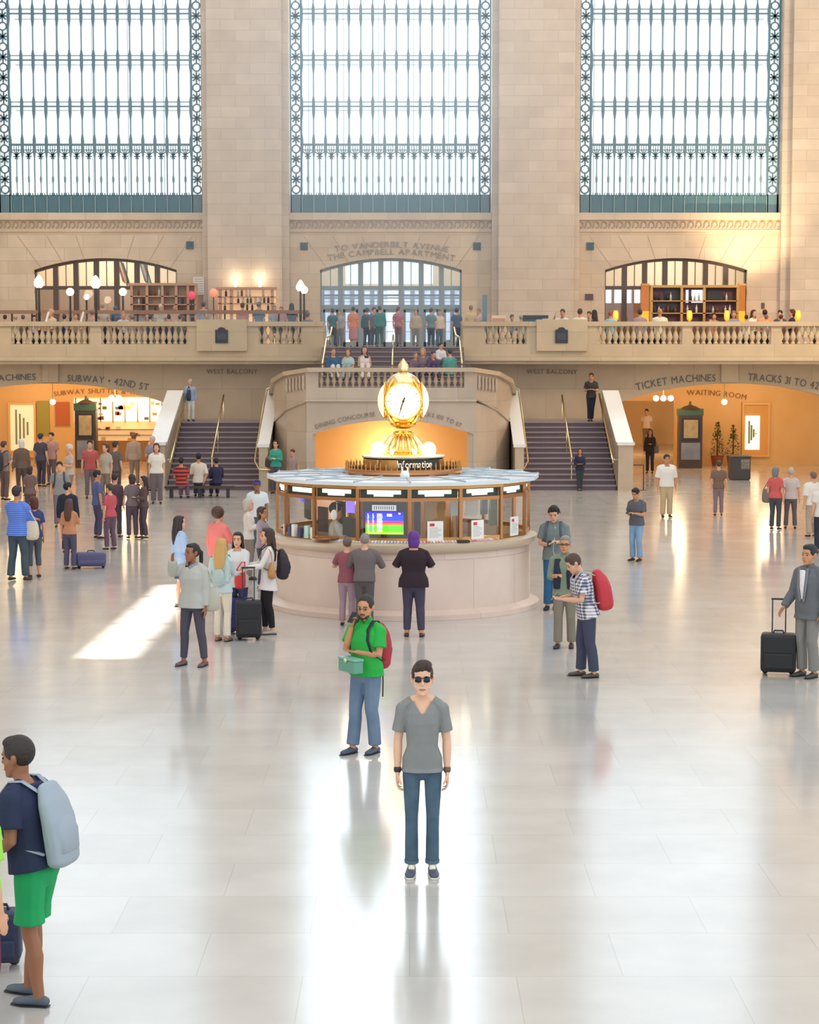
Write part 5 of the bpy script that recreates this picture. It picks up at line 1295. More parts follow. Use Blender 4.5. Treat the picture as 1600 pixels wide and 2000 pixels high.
    if bottom in ('trousers', 'shorts', 'leggings', 'capri'):
        if bottom == 'leggings': lo = .009
        fr = {'trousers': 1.97, 'leggings': 1.93, 'shorts': .8, 'capri': 1.55}[bottom]
        rows = [(z, a*b+lo-.003, d*b+lo-.003, y) for z, a, d, y in TS if z < .96]
        mb.tube([V((0, y, z+dz)) for z, a, d, y in rows], [(a, d) for z, a, d, y in rows], sg)
        for k in (1, -1):
            u = kn[k]-hip[k]; f = ank[k]-kn[k]; rb = b**.5
            pts = [hip[k]+V((0, 0, .05)), hip[k]+u*.2, hip[k]+u*.6]; rb *= slim; rd = [.08*rb+lo, .082*rb+lo, .07*rb+lo]
            if fr < 1: pts += [hip[k]+u*(fr+.06)]; rd += [.075*rb+lo+.008]
            else:
                st = .012 if bottom == 'trousers' else .0
                pts += [kn[k], kn[k]+f*.25+V((0, .012, 0)), kn[k]+f*.55+V((0, .01, 0))]; rd += [.056*rb+lo, .055*rb+lo, .05*rb+lo+st*.5]
                e = fr-1; pts += [kn[k]+f*e]; rd += [.043*rb+lo+st]
            mb.tube(pts, rd, 10, cap=False)
    else:
        L = {'skirt': .5, 'mini': .25, 'dress': .4}[bottom]
        mb.tube([V((0, 0, z+dz)) for z in (.98, .88, .88-L*.5, .88-L)], [(.165*b, .12*b), (.185*b, .135*b), (.195*b, .15*b), (.205*b, .165*b)], 12)
    organic(bottom if bottom in ('trousers', 'shorts', 'leggings', 'skirt') else ('shorts' if bottom == 'capri' else 'skirt'), mb, mbm, root, vox, 3)
    # --- shoes
    msh = shoes if not isinstance(shoes, str) else mat('shoe_'+shoes[1:], shoes, .5)
    for k in (1, -1):
        mb = MB(); a = ank[k]; toe = .015*k
        mb.tube([a+V((0, .055, -.05)), a+V((0, .0, -.04)), a+V((toe*.5, -.07, -.05)), a+V((toe, -.13, -.056)), a+V((toe, -.165, -.06))], [(.034, .032), (.038, .042), (.044, .03), (.044, .026), (.032, .02)], 10)
        so = organic('shoe', mb, msh, root, max(vox, .008), 2)
        if q < 2:
            mb = MB(); mb.tube([a+V((0, .07, -.078)), a+V((0, .0, -.078)), a+V((toe, -.1, -.078)), a+V((toe, -.185, -.078))], [(.03, .007), (.038, .007), (.046, .007), (.03, .007)], 12); mb.build('sole', mat('sole_pale', '#d8d2c4', .6) if shoes == '#4c5268' else M_DARK, so, True)
    # --- hair
    mh = mat('hair_'+hair[1:], hair, .6, bump=.4, nscale=60)
    mb = MB()
    if hs != 'bald':
        if hs in ('short', 'quiff', 'thin'):
            mb.sphere((0, .014, .156), .083, .099, .099, 16, 10, M=MH)
            if hs == 'quiff': mb.sphere((.008, -.035, .226), .066, .056, .042, 12, 8, M=MH); mb.tube([(-.05, -.065, .2), (0, -.078, .212), (.055, -.065, .208)], [.02, .024, .024], 8, M=MH)
            elif hs == 'short': mb.sphere((0, -.022, .21), .07, .064, .04, 12, 8, M=MH)
        elif hs == 'bob': mb.sphere((0, .02, .15), .09, .1, .1, 16, 10, M=MH); mb.tube([(0, .045, .15), (0, .05, .07), (0, .05, .01)], [(.088, .065), (.09, .06), (.08, .045)], 12, M=MH); mb.sphere((0, -.02, .208), .07, .062, .036, 12, 8, M=MH)
        elif hs == 'long':
            mb.sphere((0, .02, .15), .088, .098, .1, 16, 10, M=MH); mb.sphere((0, -.02, .208), .07, .062, .036, 12, 8, M=MH)
            mb.tube([(0, .05, .16), (0, .075, .06), (0, .095, -.05), (0, .1, -.16), (0, .1, -.25)], [(.085, .055), (.085, .05), (.095, .04), (.09, .035), (.06, .025)], 12, M=MH)
            for s_ in (-1, 1): mb.tube([(s_*.07, .02, .15), (s_*.078, .015, .06), (s_*.085, .02, -.04), (s_*.08, .0, -.14)], [(.02, .035), (.02, .035), (.025, .03), (.015, .02)], 8, M=MH)
        elif hs == 'bun': mb.sphere((0, .018, .15), .0815, .094, .096, 16, 10, M=MH); mb.sphere((0, .1, .19), .04, .035, .035, 10, 8, M=MH); mb.sphere((0, -.02, .205), .068, .062, .036, 12, 8, M=MH)
        elif hs == 'tail': mb.sphere((0, .018, .15), .0825, .095, .098, 16, 10, M=MH); mb.sphere((0, -.02, .205), .068, .062, .036, 12, 8, M=MH); mb.tube([(0, .09, .16), (0, .13, .12), (0, .13, .0), (0, .12, -.1)], [.02, .03, .028, .012], 8, M=MH)
        elif hs == 'afro': mb.sphere((0, .02, .16), .11, .115, .115, 16, 10, M=MH)
        def hcut(c):
            p = MH.inverted() @ c
            return False
        organic('hair', mb, mh, root, max(.008/s, vox*.8), 3)
    PEOPLE.append((root, s))
    # --- face features
    fr_ = MH @ V((0, -1, 0))-MH @ V((0, 0, 0)); wdir = root.matrix_basis.to_3x3() @ fr_
    if q < 3 and wdir.y < .55:
        ey = MB()
        for k in (-1, 1): ey.sphere((k*.031, -.0815, .122), .0115, .007, .0065, 8, 6, M=MH); ey.tube([(k*.047, -.076, .144), (k*.03, -.087, .148), (k*.014, -.088, .144)], [.0042]*3, 5, M=MH)
        ey.build('eyes', mat('eye_dark', '#2a1d18', .4), root, True)
        lp = MB(); lp.tube([(-.022, -.087, .051), (0, -.0965, .051), (.022, -.087, .051)], [(.0045, .004), (.0075, .006), (.0045, .004)], 6, xref=(0, 0, 1), M=MH); lp.build('lips', mat('lips', '#b0685a', .5), root, True)
    info = dict(root=root, s=s, MH=MH, sh=sh, el=el, wr=wr, hip=hip, kn=kn, ank=ank, tz=tz, loc=loc, W=lambda v: root.matrix_basis @ v, LR=LR, dz=dz)
    if extra: extra(info)
    return info
# ---- things people carry
def backpack(I, label, m1, m2=None, size=(.3, .18, .44), z=1.2, side=0, y=.2, rot=0):
    W = I['root'].matrix_basis @ I['LR'] @ Matrix.Translation((side, y, z+I['dz'])) @ Matrix.Rotation(rot, 4, 'Z')
    o = bpy.data.objects.new('backpack', None); COL.objects.link(o); o.matrix_world = W; tag(o, label, 'backpack')
    sx, sy, sz = size; mb = MB()
    mb.tube([(0, 0, -sz/2), (0, .01, -sz/4), (0, .015, 0), (0, .0, sz/4), (0, -.02, sz/2-.02)], [(sx/2*.95, sy/2), (sx/2, sy/2*1.05), (sx/2, sy/2), (sx/2*.9, sy/2*.85), (sx/2*.6, sy/2*.5)], 14, pw=.7)
    organic('pack_body', mb, m1, o, .012, 2)
    mb = MB(); mb.tube([(0, sy*.42, -sz*.38), (0, sy*.5, -sz*.15), (0, sy*.45, .02)], [(sx*.36, sy*.18), (sx*.38, sy*.2), (sx*.3, sy*.14)], 12, pw=.7); mb.build('pocket', m2 or m1, o, True)
    for k in (-1, 1):
        mb = MB(); mb.tube([(k*.08, -sy*.3, sz*.4), (k*.105, -y+.07, 1.475-z), (k*.115, -y-.02, 1.485-z), (k*.12, -y-.115, 1.4-z), (k*.125, -y-.135, 1.28-z), (k*.16, -y-.1, 1.12-z), (k*.17, -y+.06, 1.04-z), (k*.14, -sy*.4, -sz*.36)], [(.022, .008)]*8, 6, xref=(1, 0, 0)); mb.build('strap', m2 or m1, o, True)
    return o
def phone(I, label, side=-1, big=1.0, cat='phone', c='#1e1f24'):
    p = (I['wr'][side]*1.0)+(I['wr'][side]-I['el'][side]).normalized()*.1+V((0, -.015, .025)); o = bpy.data.objects.new('phone', None); COL.objects.link(o)
    o.matrix_world = I['root'].matrix_basis @ Matrix.Translation(p) @ Matrix.Rotation(-.7, 4, 'X'); tag(o, label, cat)
    MB().box(-.036*big, .036*big, -.005, .005, -.07*big, .07*big).build('body', mat('phone_case', c, .3), o, bevel=.004)
    MB().box(-.032*big, .032*big, .005, .006, -.06*big, .06*big).build('screen', mat('phone_screen', '#b8c4d4', .3), o)
    return o
def suitcase(x, y, rz, label, c='#1d1c20', w=.42, d=.24, h=.6, pole=.42, zo=0, tilt=0):
    o = empty('suitcase', (x, y, 0), label, 'suitcase', rz=rz); o.rotation_euler = (tilt, 0, rz)
    m = mat('case_'+c[1:], c, .55, bump=.2, nscale=60)
    b = MB().box(-w/2, w/2, -d/2, d/2, .05, h).build('case_body', m, o, bevel=.045)
    MB().box(-w/2+.04, w/2-.04, -d/2-.03, -d/2+.02, .1, h*.55).build('pocket', m, o, bevel=.02)
    MB().tube([(-.07, -.0, h), (-.06, 0, h+.035), (.06, 0, h+.035), (.07, 0, h)], [.012]*4, 8, xref=(0, 1, 0)).build('grab_handle', M_DARK, o, True)
    if pole:
        for k in (-1, 1): MB().tube([(k*.09, d/2-.04, h-.02), (k*.09, d/2-.04, h+pole)], [.009, .009], 8).build('pole', M_DARK, o, True)
        MB().tube([(-.1, d/2-.04, h+pole), (.1, d/2-.04, h+pole)], [.014, .014], 8, xref=(0, 0, 1)).build('pull_handle', M_DARK, o, True)
    for k in (-1, 1): MB().tube([(k*(w/2-.06)-.015, d/2-.05, .035), (k*(w/2-.06)+.015, d/2-.05, .035)], [.035, .035], 12, xref=(0, 0, 1)).build('wheel', M_DARK, o, True)
    return o
def handbag(I, label, c, pos, size=(.3, .12, .26), strap=None, rot=0, name='handbag', cat='bag'):
    o = bpy.data.objects.new(name, None); COL.objects.link(o); o.matrix_world = I['root'].matrix_basis @ Matrix.Translation(V(pos)) @ Matrix.Rotation(rot, 4, 'Z'); tag(o, label, cat)
    sx, sy, sz = size; m = mat('bag_'+c[1:], c, .6, bump=.3, nscale=10)
    mb = MB(); mb.tube([(0, 0, -sz/2), (0, 0, -sz*.2), (0, 0, sz*.25), (0, 0, sz/2)], [(sx/2*.9, sy/2), (sx/2, sy/2), (sx/2*.92, sy/2*.7), (sx/2*.8, sy/2*.35)], 14, pw=.6); mb.build('bag_body', m, o, True)
    tp_ = V(strap)-V(pos) if strap else V((0, 0, sz/2+.2))
    mb = MB(); mb.tube([(-sx*.38, 0, sz*.42), (-sx*.1+tp_.x*.8, tp_.y*.8, sz*.5+tp_.z*.5), tuple(tp_), (sx*.1+tp_.x*.8, tp_.y*.8+.03, sz*.5+tp_.z*.5), (sx*.38, 0.0, sz*.42)], [.011]*5, 6); mb.build('strap', m, o, True)
    return o
# ---------------------------------------------------------------- cloth with pattern
def pattern_mat(name, kind, c1, c2, sc):
    m = bpy.data.materials.new(name); m.use_nodes = True; nt = m.node_tree; b = nt.nodes['Principled BSDF']; b.inputs['Roughness'].default_value = .85
    tc = nt.nodes.new('ShaderNodeTexCoord'); N, L = nt.nodes, nt.links
    def wave(axis):
        w_ = N.new('ShaderNodeTexWave'); w_.wave_type = 'BANDS'; w_.bands_direction = axis; w_.inputs['Scale'].default_value = sc; L.new(tc.outputs['Object'], w_.inputs[0]); return w_
    mx = N.new('ShaderNodeMix'); mx.data_type = 'RGBA'; mx.inputs[6].default_value = hexc(c1); mx.inputs[7].default_value = hexc(c2)
    if kind == 'stripe': L.new(wave('Z').outputs['Fac'], mx.inputs[0]); out = mx.outputs[2]
    else:
        a, b2 = wave('Z'), wave('X'); mu = N.new('ShaderNodeMath'); mu.operation = 'ADD'; L.new(a.outputs['Fac'], mu.inputs[0]); L.new(b2.outputs['Fac'], mu.inputs[1])
        mr = N.new('ShaderNodeMapRange'); mr.inputs[1].default_value = .5; mr.inputs[2].default_value = 1.7; L.new(mu.outputs[0], mr.inputs[0]); L.new(mr.outputs[0], mx.inputs[0]); out = mx.outputs[2]
    L.new(out, b.inputs['Base Color']); return m
# ================================================================ 1. the man in the middle
M_TEE = mat('heather_grey', '#7d8180', .9, noise='#8b8d8a', bump=.5, nscale=9)
def denim(name, c1, c2, sc=5):
    return mat(name, c1, .85, noise=c2, bump=.35, nscale=sc)
def main_extra(I):
    r = I['root']; MH = I['MH']
    g = MB()
    for k in (-1, 1):
        g.tube([(k*.052, -.096, .127), (k*.032, -.102, .124), (k*.013, -.103, .126)], [(.017, .005), (.0205, .005), (.016, .005)], 10, xref=(0, 0, 1), M=MH)
    g.build('sunglasses', mat('black_lens', '#0c0c0e', .08), r, True)
    fr = MB(); fr.tube([(-.06, -.09, .14), (-.03, -.104, .144), (0, -.107, .138), (.03, -.104, .144), (.06, -.09, .14)], [.0045]*5, 6, M=MH)
    for k in (-1, 1): fr.tube([(k*.06, -.09, .138), (k*.078, -.04, .135), (k*.08, .01, .13)], [.004]*3, 6, M=MH)
    fr.build('sunglasses_frame', mat('black_frame', '#101012', .2), r, True)
    for k, nm in ((-1, 'bracelet'), (1, 'watch')):
        p = I['wr'][k]+(I['el'][k]-I['wr'][k])*.1; d = (I['el'][k]-I['wr'][k]).normalized()
        MB().tube([p-d*.011, p+d*.011], [(.031, .031)]*2, 12).build(nm, mat('band_brown' if k > 0 else 'band_black', '#6b5648' if k > 0 else '#2c2626', .5), r, True)
    bl = MB(); bl.box(-.15, .15, -.118, -.11, .905, .93)
    cu = MB()
    for k in (-1, 1):
        a = I['ank'][k]; f = I['kn'][k]-a
        cu.tube([a+f*.035, a+f*.1], [.058, .06], 14, cap=False)
    cu.build('jeans_cuff', denim('denim_cuff', '#4c6478', '#5f7a8c'), r, True)
    for k in (-1, 1):
        a = I['ank'][k]; MB().tube([a+V((0, -.075, -.022)), a+V((0, -.035, .0))], [(.026, .016), (.026, .018)], 8).build('shoe_tongue', mat('cream_canvas', '#ece4cc', .8), r, True)
person(825, 1707, 1295, 0, 'person in a grey v-neck tee, blue jeans and black sunglasses standing in the centre foreground', q=0, skin='pale', hair='#3a2a24', hs='quiff', neck='v', tpm=M_TEE,
       btm=denim('denim_blue', '#1f3548', '#5f7a8c'), shoes='#4c5268', arms=(((.04, .02, -.282), (.004, -.035, -.262)), ((.04, .02, -.282), (.004, -.035, -.262))), legs=((.082, 0), (-.088, .0)), build=.8, slim=.86, hem=.86, bottom='trousers', extra=main_extra, loose=-.003)
# ================================================================ 2. green polo
def green_extra(I):
    MH = I['MH']; r = I['root']
    bd = MB(); bd.tube([(-.05, -.055, .05), (-.035, -.08, .03), (0, -.09, .02), (.035, -.08, .03), (.05, -.055, .05)], [.014, .016, .018, .016, .014], 8, M=MH); bd.tube([(-.025, -.09, .066), (0, -.097, .068), (.025, -.09, .066)], [.006]*3, 6, M=MH)
    bd.build('beard', mat('beard', '#4a3630', .8), r, True)
    gl = MB()
    for k in (-1, 1):
        gl.tube([V((k*.032, -.097, .124))+V((.019*math.cos(t), 0, .015*math.sin(t))) for t in [q*.785 for q in range(9)]], [.0022]*9, 5, xref=(0, 1, 0), M=MH, cap=False)
    gl.tube([(-.014, -.099, .127), (0, -.101, .13), (.014, -.099, .127)], [.0022]*3, 5, M=MH)
    gl.build('glasses', mat('thin_frame', '#5a4a44', .3), r, True)
    backpack(I, 'red and black backpack on the back of the green-shirted man', mat('pack_red', '#a82436', .6), mat('pack_black', '#22222a', .6), size=(.28, .2, .46), z=1.2, y=.22)
    phone(I, 'dark phone the green-shirted man holds to his chin', -1)
    p = V((.0, -.27, 1.02)); o = bpy.data.objects.new('tin_box', None); COL.objects.link(o); o.matrix_world = r.matrix_basis @ Matrix.Translation(p) @ Matrix.Rotation(math.radians(-20), 4, 'Z'); tag(o, 'pale green tin box with a cream emblem held at the waist of the green-shirted man', 'box')
    m = mat('green_tin', '#5f9c84', .35); MB().box(-.17, .17, -.06, .06, -.08, .05).build('body', m, o, bevel=.01); MB().box(-.175, .175, -.065, .065, .052, .078).build('lid', mat('green_tin_lid', '#77b09c', .35), o, bevel=.006)
    em = MB()
    for t in (-.8, -.4, 0, .4, .8): em.obox(Matrix.Translation((0, -.069, .03)) @ Matrix.Rotation(t, 4, 'Y') @ Matrix.Translation((0, 0, .022)), .012, .004, .045)
    em.build('emblem', mat('cream_print', '#efe7b4', .5), o)
    MB().tube([r.matrix_basis.inverted() @ (r.matrix_basis @ V((.1, .16, 1.0))), V((.1, .17, .8)), V((.1, .165, .62))], [.008]*3, 6).build('strap_end', mat('pack_black', '#22222a', .6), r, True)
person(716, 1470, 1164, -38, 'person in a bright green polo shirt with beard and glasses, hand raised to the chin', tpm=mat('green_polo', '#1fa03c', .8, noise='#28b045', bump=.4, nscale=8), skin='tan', hair='#2c2422', hs='thin',
       btm=denim('denim_grey', '#4c5f7c', '#7d93a8', 4), shoes='#4a5060', arms=(((.04, -.06, -.27), (-.24, -.1, .02)), ((-.0, -.14, -.23), (-.1, -.03, .25))), legs=((.09, .04), (-.1, -.12)), q=1, neck='collar', yaw=18, pitch=6, hem=.87, loose=.012, extra=green_extra, build=1.05)
# ================================================================ 3. purple-haired woman
person(808, 1243, 1038, 178, 'person with purple hair, black top and grey leggings, seen from behind at the booth counter', tp='#2a1822', btm=mat('legging_grey', '#443c50', .8), shoes='#4a3238', skin='tan', hair='#5e2c86', hs='bob', arms=(((.12, -.02, -.23), (-.05, -.18, .08)), ((.12, -.02, -.23), (-.05, -.18, .08))),
       legs=((.11, 0), (-.13, .04)), fem=True, q=1, sleeve='half', build=1.42, hem=.82, bottom='leggings', lean=6)
# ================================================================ 4/5 faint pair at the counter
person(712, 1226, 1043, 172, 'person in a dark grey jacket leaning on the booth counter behind the green polo shirt', tp='#6e6462', bt='#5e5658', hs='short', hair='#8c8480', arms=('lean', 'lean'), q=2, sleeve='long', build=1.15, lean=8, loose=.01)
person(678, 1222, 1050, 168, 'person in dark red top and mauve trousers at the counter, left of the grey jacket', tp='#93505a', bt='#a88a94', hs='short', hair='#6c5a54', arms=('lean', 'down'), q=2, sleeve='short', build=1.0, lean=4)
# ================================================================ 6 headphones
def hp_extra(I):
    MH = I['MH']; r = I['root']
    h = MB(); h.tube([(k*.093, .01, .13+.0) if abs(k) == 1 else (k*.093, .0, .13+.125*math.sqrt(1-k*k)) for k in (-1, -.8, -.4, 0, .4, .8, 1)], [.008]*7, 6, M=MH); h.build('headphones', M_DARK, r, True)
    MB().tube([V((.03, -.115, 1.4)), V((.02, -.14, 1.2)), V((.0, -.13, 1.0)), V((.03, -.13, .9))], [.004]*4, 5).build('earphone_cord', mat('cord_white', '#e8e8e8', .5), r, True)
    phone(I, 'dark phone held by the young man leaning on the right end of the counter', -1)
    backpack(I, 'teal-strapped backpack on the young man leaning on the counter', mat('pack_teal', '#2c6a72', .6), mat('pack_grey', '#4a5560', .6), size=(.26, .14, .38), z=1.24, y=.18)
person(1082, 1190, 987, -12, 'person in grey-green shirt with white earphone cord, leaning against the right counter end', tp='#727c7a', btm=denim('denim_teal', '#1f4c74', '#2f6a90'), shoes='#22242c', skin='fair', hair='#1c1613', hs='quiff',
       arms=('phone', 'read'), legs=((.02, .02), (-.1, -.06)), q=1, pitch=22, neck='collar', hem=.84, loose=.01, extra=hp_extra)
# ================================================================ 7 old man with glasses
def old_extra(I):
    MH = I['MH']; r = I['root']; gl = MB(); gl.tube([(-.07, -.07, .126), (-.03, -.1, .126), (0, -.1, .13), (.03, -.1, .126), (.07, -.07, .126)], [(.004, .008)]*5, 6, M=MH); gl.build('glasses', mat('dark_frame', '#3a2e2c', .3), r, True)
    vs = MB()
    for k in (-1, 1): vs.tube([I['tz'](k*.1, -.105, 1.4), I['tz'](k*.1, -.14, 1.2), I['tz'](k*.11, -.135, .95)], [(.05, .02), (.06, .022), (.055, .02)], 10)
    vs.build('open_vest', mat('vest_navy', '#22283a', .8), r, True)
person(1103, 1265, 1048, -14, 'person with grey hair, glasses and a dark open vest, behind the checked shirt', tp='#7d8a74', bt='#827a6a', shoes='#3c3130', skin='tan', hair='#8d857c', arms=('down', 'phone'), q=1, sleeve='roll', neck='collar', extra=old_extra, hem=.84, legs=((.1, .05), (-.1, -.05)), loose=.012)
# ================================================================ 8 plaid man
def plaid_extra(I):
    backpack(I, 'bright red and grey backpack on the plaid-shirted man', mat('pack_bright_red', '#c0323a', .55), mat('pack_pale', '#b9b4b8', .6), size=(.32, .24, .5), z=1.2, y=.26)
    phone(I, 'dark phone in the hands of the plaid-shirted man', -1)
    sc = MB(); sc.tube([I['tz'](-.07, -.02, 1.47), I['tz'](0, .08, 1.47), I['tz'](.07, -.02, 1.47)], [.028]*3, 8); sc.build('collar', mat('blue_grey_cloth', '#8299a4', .8), I['root'], True)
person(1146, 1322, 1078, -82, 'person in a checked shirt and dark trousers bending over a phone, red backpack on', tpm=pattern_mat('plaid', 'plaid', '#4e5470', '#e6dfe0', 7), bt='#3f4258', shoes='#54463e', skin='fair', hair='#4a3a30', hs='short',
       arms=('read', 'read'), legs=((.1, .08), (-.1, -.06)), q=1, pitch=26, lean=12, hem=.84, loose=.015, build=1.08, extra=plaid_extra)
# ================================================================ 9 phone man far right
person(1243, 1096, 953, -40, 'person in dark grey tee and light blue jeans, alone right of the booth', tp='#5c5d64', btm=denim('denim_light', '#5a86b0', '#9dbbd4', 4), shoes='#1e1b1c', skin='tan', hair='#1d1614', arms=('phone', 'phone'), q=2, pitch=20, hem=.86, loose=.01, extra=lambda I: phone(I, 'phone held by the man in light blue jeans', -1))
# ================================================================ 10 suit man and suitcase
def suit_extra(I):
    t = MB(); t.tube([I['tz'](0, -.135, 1.42), I['tz'](0, -.15, 1.2), I['tz'](0, -.14, 1.05)], [(.05, .02), (.035, .015), (.015, .01)], 8); t.build('shirt_front', mat('white_shirt', '#e6e2e4', .8), I['root'], True)
    la = MB()
    for k in (-1, 1): la.tube([I['tz'](k*.07, -.12, 1.45), I['tz'](k*.06, -.15, 1.2), I['tz'](k*.03, -.15, 1.02)], [(.02, .012)]*3, 6)
    la.build('lapel', mat('suit_grey_light', '#7b7c80', .8), I['root'], True)
person(1578, 1322, 1065, -52, 'person in a grey suit standing by a black wheeled suitcase at the right edge', tp='#66686c', bt='#84827c', shoes='#4a423e', skin='tan', hair='#22262e', hs='short', arms=('down', ((.06, -.04, -.28), (.05, -.14, -.2))), q=1, sleeve='long', hem=.78, loose=.014, neck='collar', extra=suit_extra)
q_ = floor_pt(1520, 1318)
suitcase(q_.x, q_.y, math.radians(-12), 'black wheeled suitcase with its pull handle up beside the grey-suited man', w=.48, d=.28, h=.58, pole=.46)
# ================================================================ group left of the booth
def gj_extra(I):
    sc = MB(); sc.tube([I['tz'](-.07, -.03, 1.46), I['tz'](0, .07, 1.45), I['tz'](.08, -.02, 1.45), I['tz'](.02, -.1, 1.42)], [.04, .045, .04, .03], 8); sc.build('scarf', mat('scarf_grey', '#8d9096', .9), I['root'], True)
    handbag(I, 'pale grey canvas bag hanging at the side of the grey-jacketed woman', '#b8b4a4', (.24, .05, .98), (.34, .13, .3), (.2, 0, 1.44))
person(378, 1300, 1062, -25, 'person with dark ponytail in a light grey jacket near the sunlit patch', tp='#b5b4ac', bt='#4a4652', shoes='#6e5050', skin='brown', hair='#231c1d', hs='tail', arms=('down', 'up'), legs=((.16, .04), (-.15, -.02)), fem=True, q=1, sleeve='long', bottom='leggings', hem=.84, loose=.03, yaw=-30, extra=gj_extra)
def blonde_extra(I): backpack(I, 'small pale backpack worn by the long-haired blonde woman', mat('pack_mint', '#a8b8b4', .7), size=(.22, .1, .26), z=1.12, y=.15)
person(434, 1252, 1052, 165, 'person with long blonde hair in a pale aqua top and cream trousers, seen from behind', tp='#bccac8', bt='#d9cdb9', shoes='#8a6a58', skin='fair', hair='#c79c5c', hs='long', arms=('down', 'fwd'), fem=True, q=1, sleeve='long', hem=.84, extra=blonde_extra, legs=((.08, .0), (-.1, .03)))
def ph_extra(I): handbag(I, 'red shopping bag between the blonde woman and the white-cardigan woman', '#d83a3c', (.1, -.24, .98), (.2, .1, .3), (.16, -.2, 1.25), name='shopping_bag')
person(466, 1236, 1040, -10, 'person with dark hair in a white jacket facing the camera behind the blonde woman', tp='#d9d8d8', bt='#38406a', shoes='#2c3050', skin='fair', hair='#2e2420', hs='long', arms=('fwd', 'down'), fem=True, q=2, sleeve='long', hem=.8, extra=ph_extra)
def wc_extra(I):
    backpack(I, 'black backpack on the woman in the white cardigan', mat('pack_blackish', '#2a2028', .6), size=(.3, .2, .44), z=1.18, y=.24)
    handbag(I, 'tan leather handbag under the arm of the woman in the white cardigan', '#c08a54', (.2, .04, 1.08), (.32, .12, .22), (.19, 0, 1.42))
person(524, 1238, 1032, -80, 'person with brown hair, long white cardigan and black leggings beside the black suitcase', tp='#e2dad6', bt='#18141c', shoes='#b9a79a', skin='fair', hair='#3e2a22', hs='long', arms=('fwd', 'fwd'), fem=True, q=1, sleeve='long', bottom='leggings', hem=.84, tlong=.1, legs=((.08, .06), (-.08, -.04)), extra=wc_extra)
q_ = floor_pt(486, 1250); suitcase(q_.x, q_.y, math.radians(5), 'black wheeled suitcase with extended handle standing in front of the women left of the booth', w=.4, d=.26, h=.62, pole=.5)
q_ = floor_pt(454, 1242); suitcase(q_.x, q_.y+.25, math.radians(-4), 'navy blue suitcase just behind the black one, beside the blonde woman', c='#23286a', w=.32, d=.24, h=.58, pole=0)
person(352, 1186, 1008, 120, 'person in light blue shirt with bare legs, leftmost of the group near the booth', tp='#a9c0e0', bt='#46506c', shoes='#8d6a5c', skin='pale', hair='#33252a', hs='long', arms=('down', 'phone'), fem=True, q=1, sleeve='long', bottom='shorts', hem=.8, tlong=.06, legs=((.07, .02), (-.07, -.02)), loose=.02)
person(428, 1172, 992, 135, 'person with curly brown hair in a coral pink jacket, seen from behind', tp='#f0847e', bt='#4c4040', skin='fair', hair='#4e352c', hs='afro', arms=('down', 'fwd'), q=1, sleeve='long', hem=.84, loose=.02, legs=((.1, .0), (-.1, .0)))
person(486, 1132, 974, 100, 'person with white hair in a cream top, between the coral jacket and the booth', tp='#d8cfc6', bt='#8a7c74', skin='fair', hair='#b9b4ae', hs='bob', arms=('fwd', 'phone'), fem=True, q=2, sleeve='long')
person(513, 1150, 990, 70, 'person with brown hair in a lilac-grey top close to the left end of the booth', tp='#a598a4', bt='#4a4a64', skin='tan', hair='#4c3a32', hs='bob', arms=('fwd', 'lean'), fem=True, q=2, sleeve='short')
def cap_extra(I):
    c = MB(); c.sphere((0, .012, .178), .09, .1, .075, 14, 9, M=I['MH']); c.tube([(0, -.08, .185), (0, -.15, .172)], [(.06, .008), (.045, .006)], 10, M=I['MH']); c.build('cap', mat('cap_blue', '#3a36a8', .7), I['root'], True)
person(503, 1078, 938, 5, 'person in a blue cap and white shirt standing behind the group left of the booth', tp='#d6dadc', bt='#5a5a62', skin='brown', hair='#2a2220', hs='short', q=2, sleeve='short', extra=cap_extra, loose=.02)
# ================================================================ left side of the hall
def stripe_extra(I): handbag(I, 'cream shoulder bag between the two people at the far left', '#d8ccb8', (-.26, -.06, .95), (.3, .14, .3), (-.19, 0, 1.42))
person(36, 1134, 950, 160, 'person in bright blue striped shirt and dark jeans at the left edge', tpm=pattern_mat('blue_stripe', 'stripe', '#2c5fd0', '#7f9ce0', 9), btm=denim('denim_dark', '#35444e', '#4d5f68'), shoes='#2e2a2c', skin='tan', hair='#2f2a2a', arms=('fwd', 'fwd'), q=2, sleeve='roll', hem=.84, loose=.015, legs=((.13, .05), (-.13, -.05)), extra=stripe_extra)
person(68, 1128, 970, -150, 'person with reddish hair and navy top beside the blue striped shirt', tp='#3a4272', bt='#565a62', shoes='#3c3030', skin='fair', hair='#5a2e26', hs='bob', arms=('fwd', 'down'), fem=True, q=2, bottom='capri')
person(134, 1080, 943, 170, 'person with black hair and dark suit jacket, behind the orange-peach top', tp='#232838', bt='#3a3c48', skin='fair', hair='#121216', q=2, sleeve='long', loose=.015, yaw=-40)
person(137, 1112, 975, 165, 'person with long brown hair and orange-peach top, in front of the dark suit', tp='#c98a64', bt='#56506a', shoes='#3a3238', skin='fair', hair='#5c3a30', hs='long', arms=('down', 'fwd'), fem=True, q=2, sleeve='half')
q_ = floor_pt(178, 1110); suitcase(q_.x, q_.y, math.radians(8), 'wide dusky blue suitcase lying low behind the person in the orange-peach top', c='#56567a', w=.62, d=.26, h=.34, pole=.0)
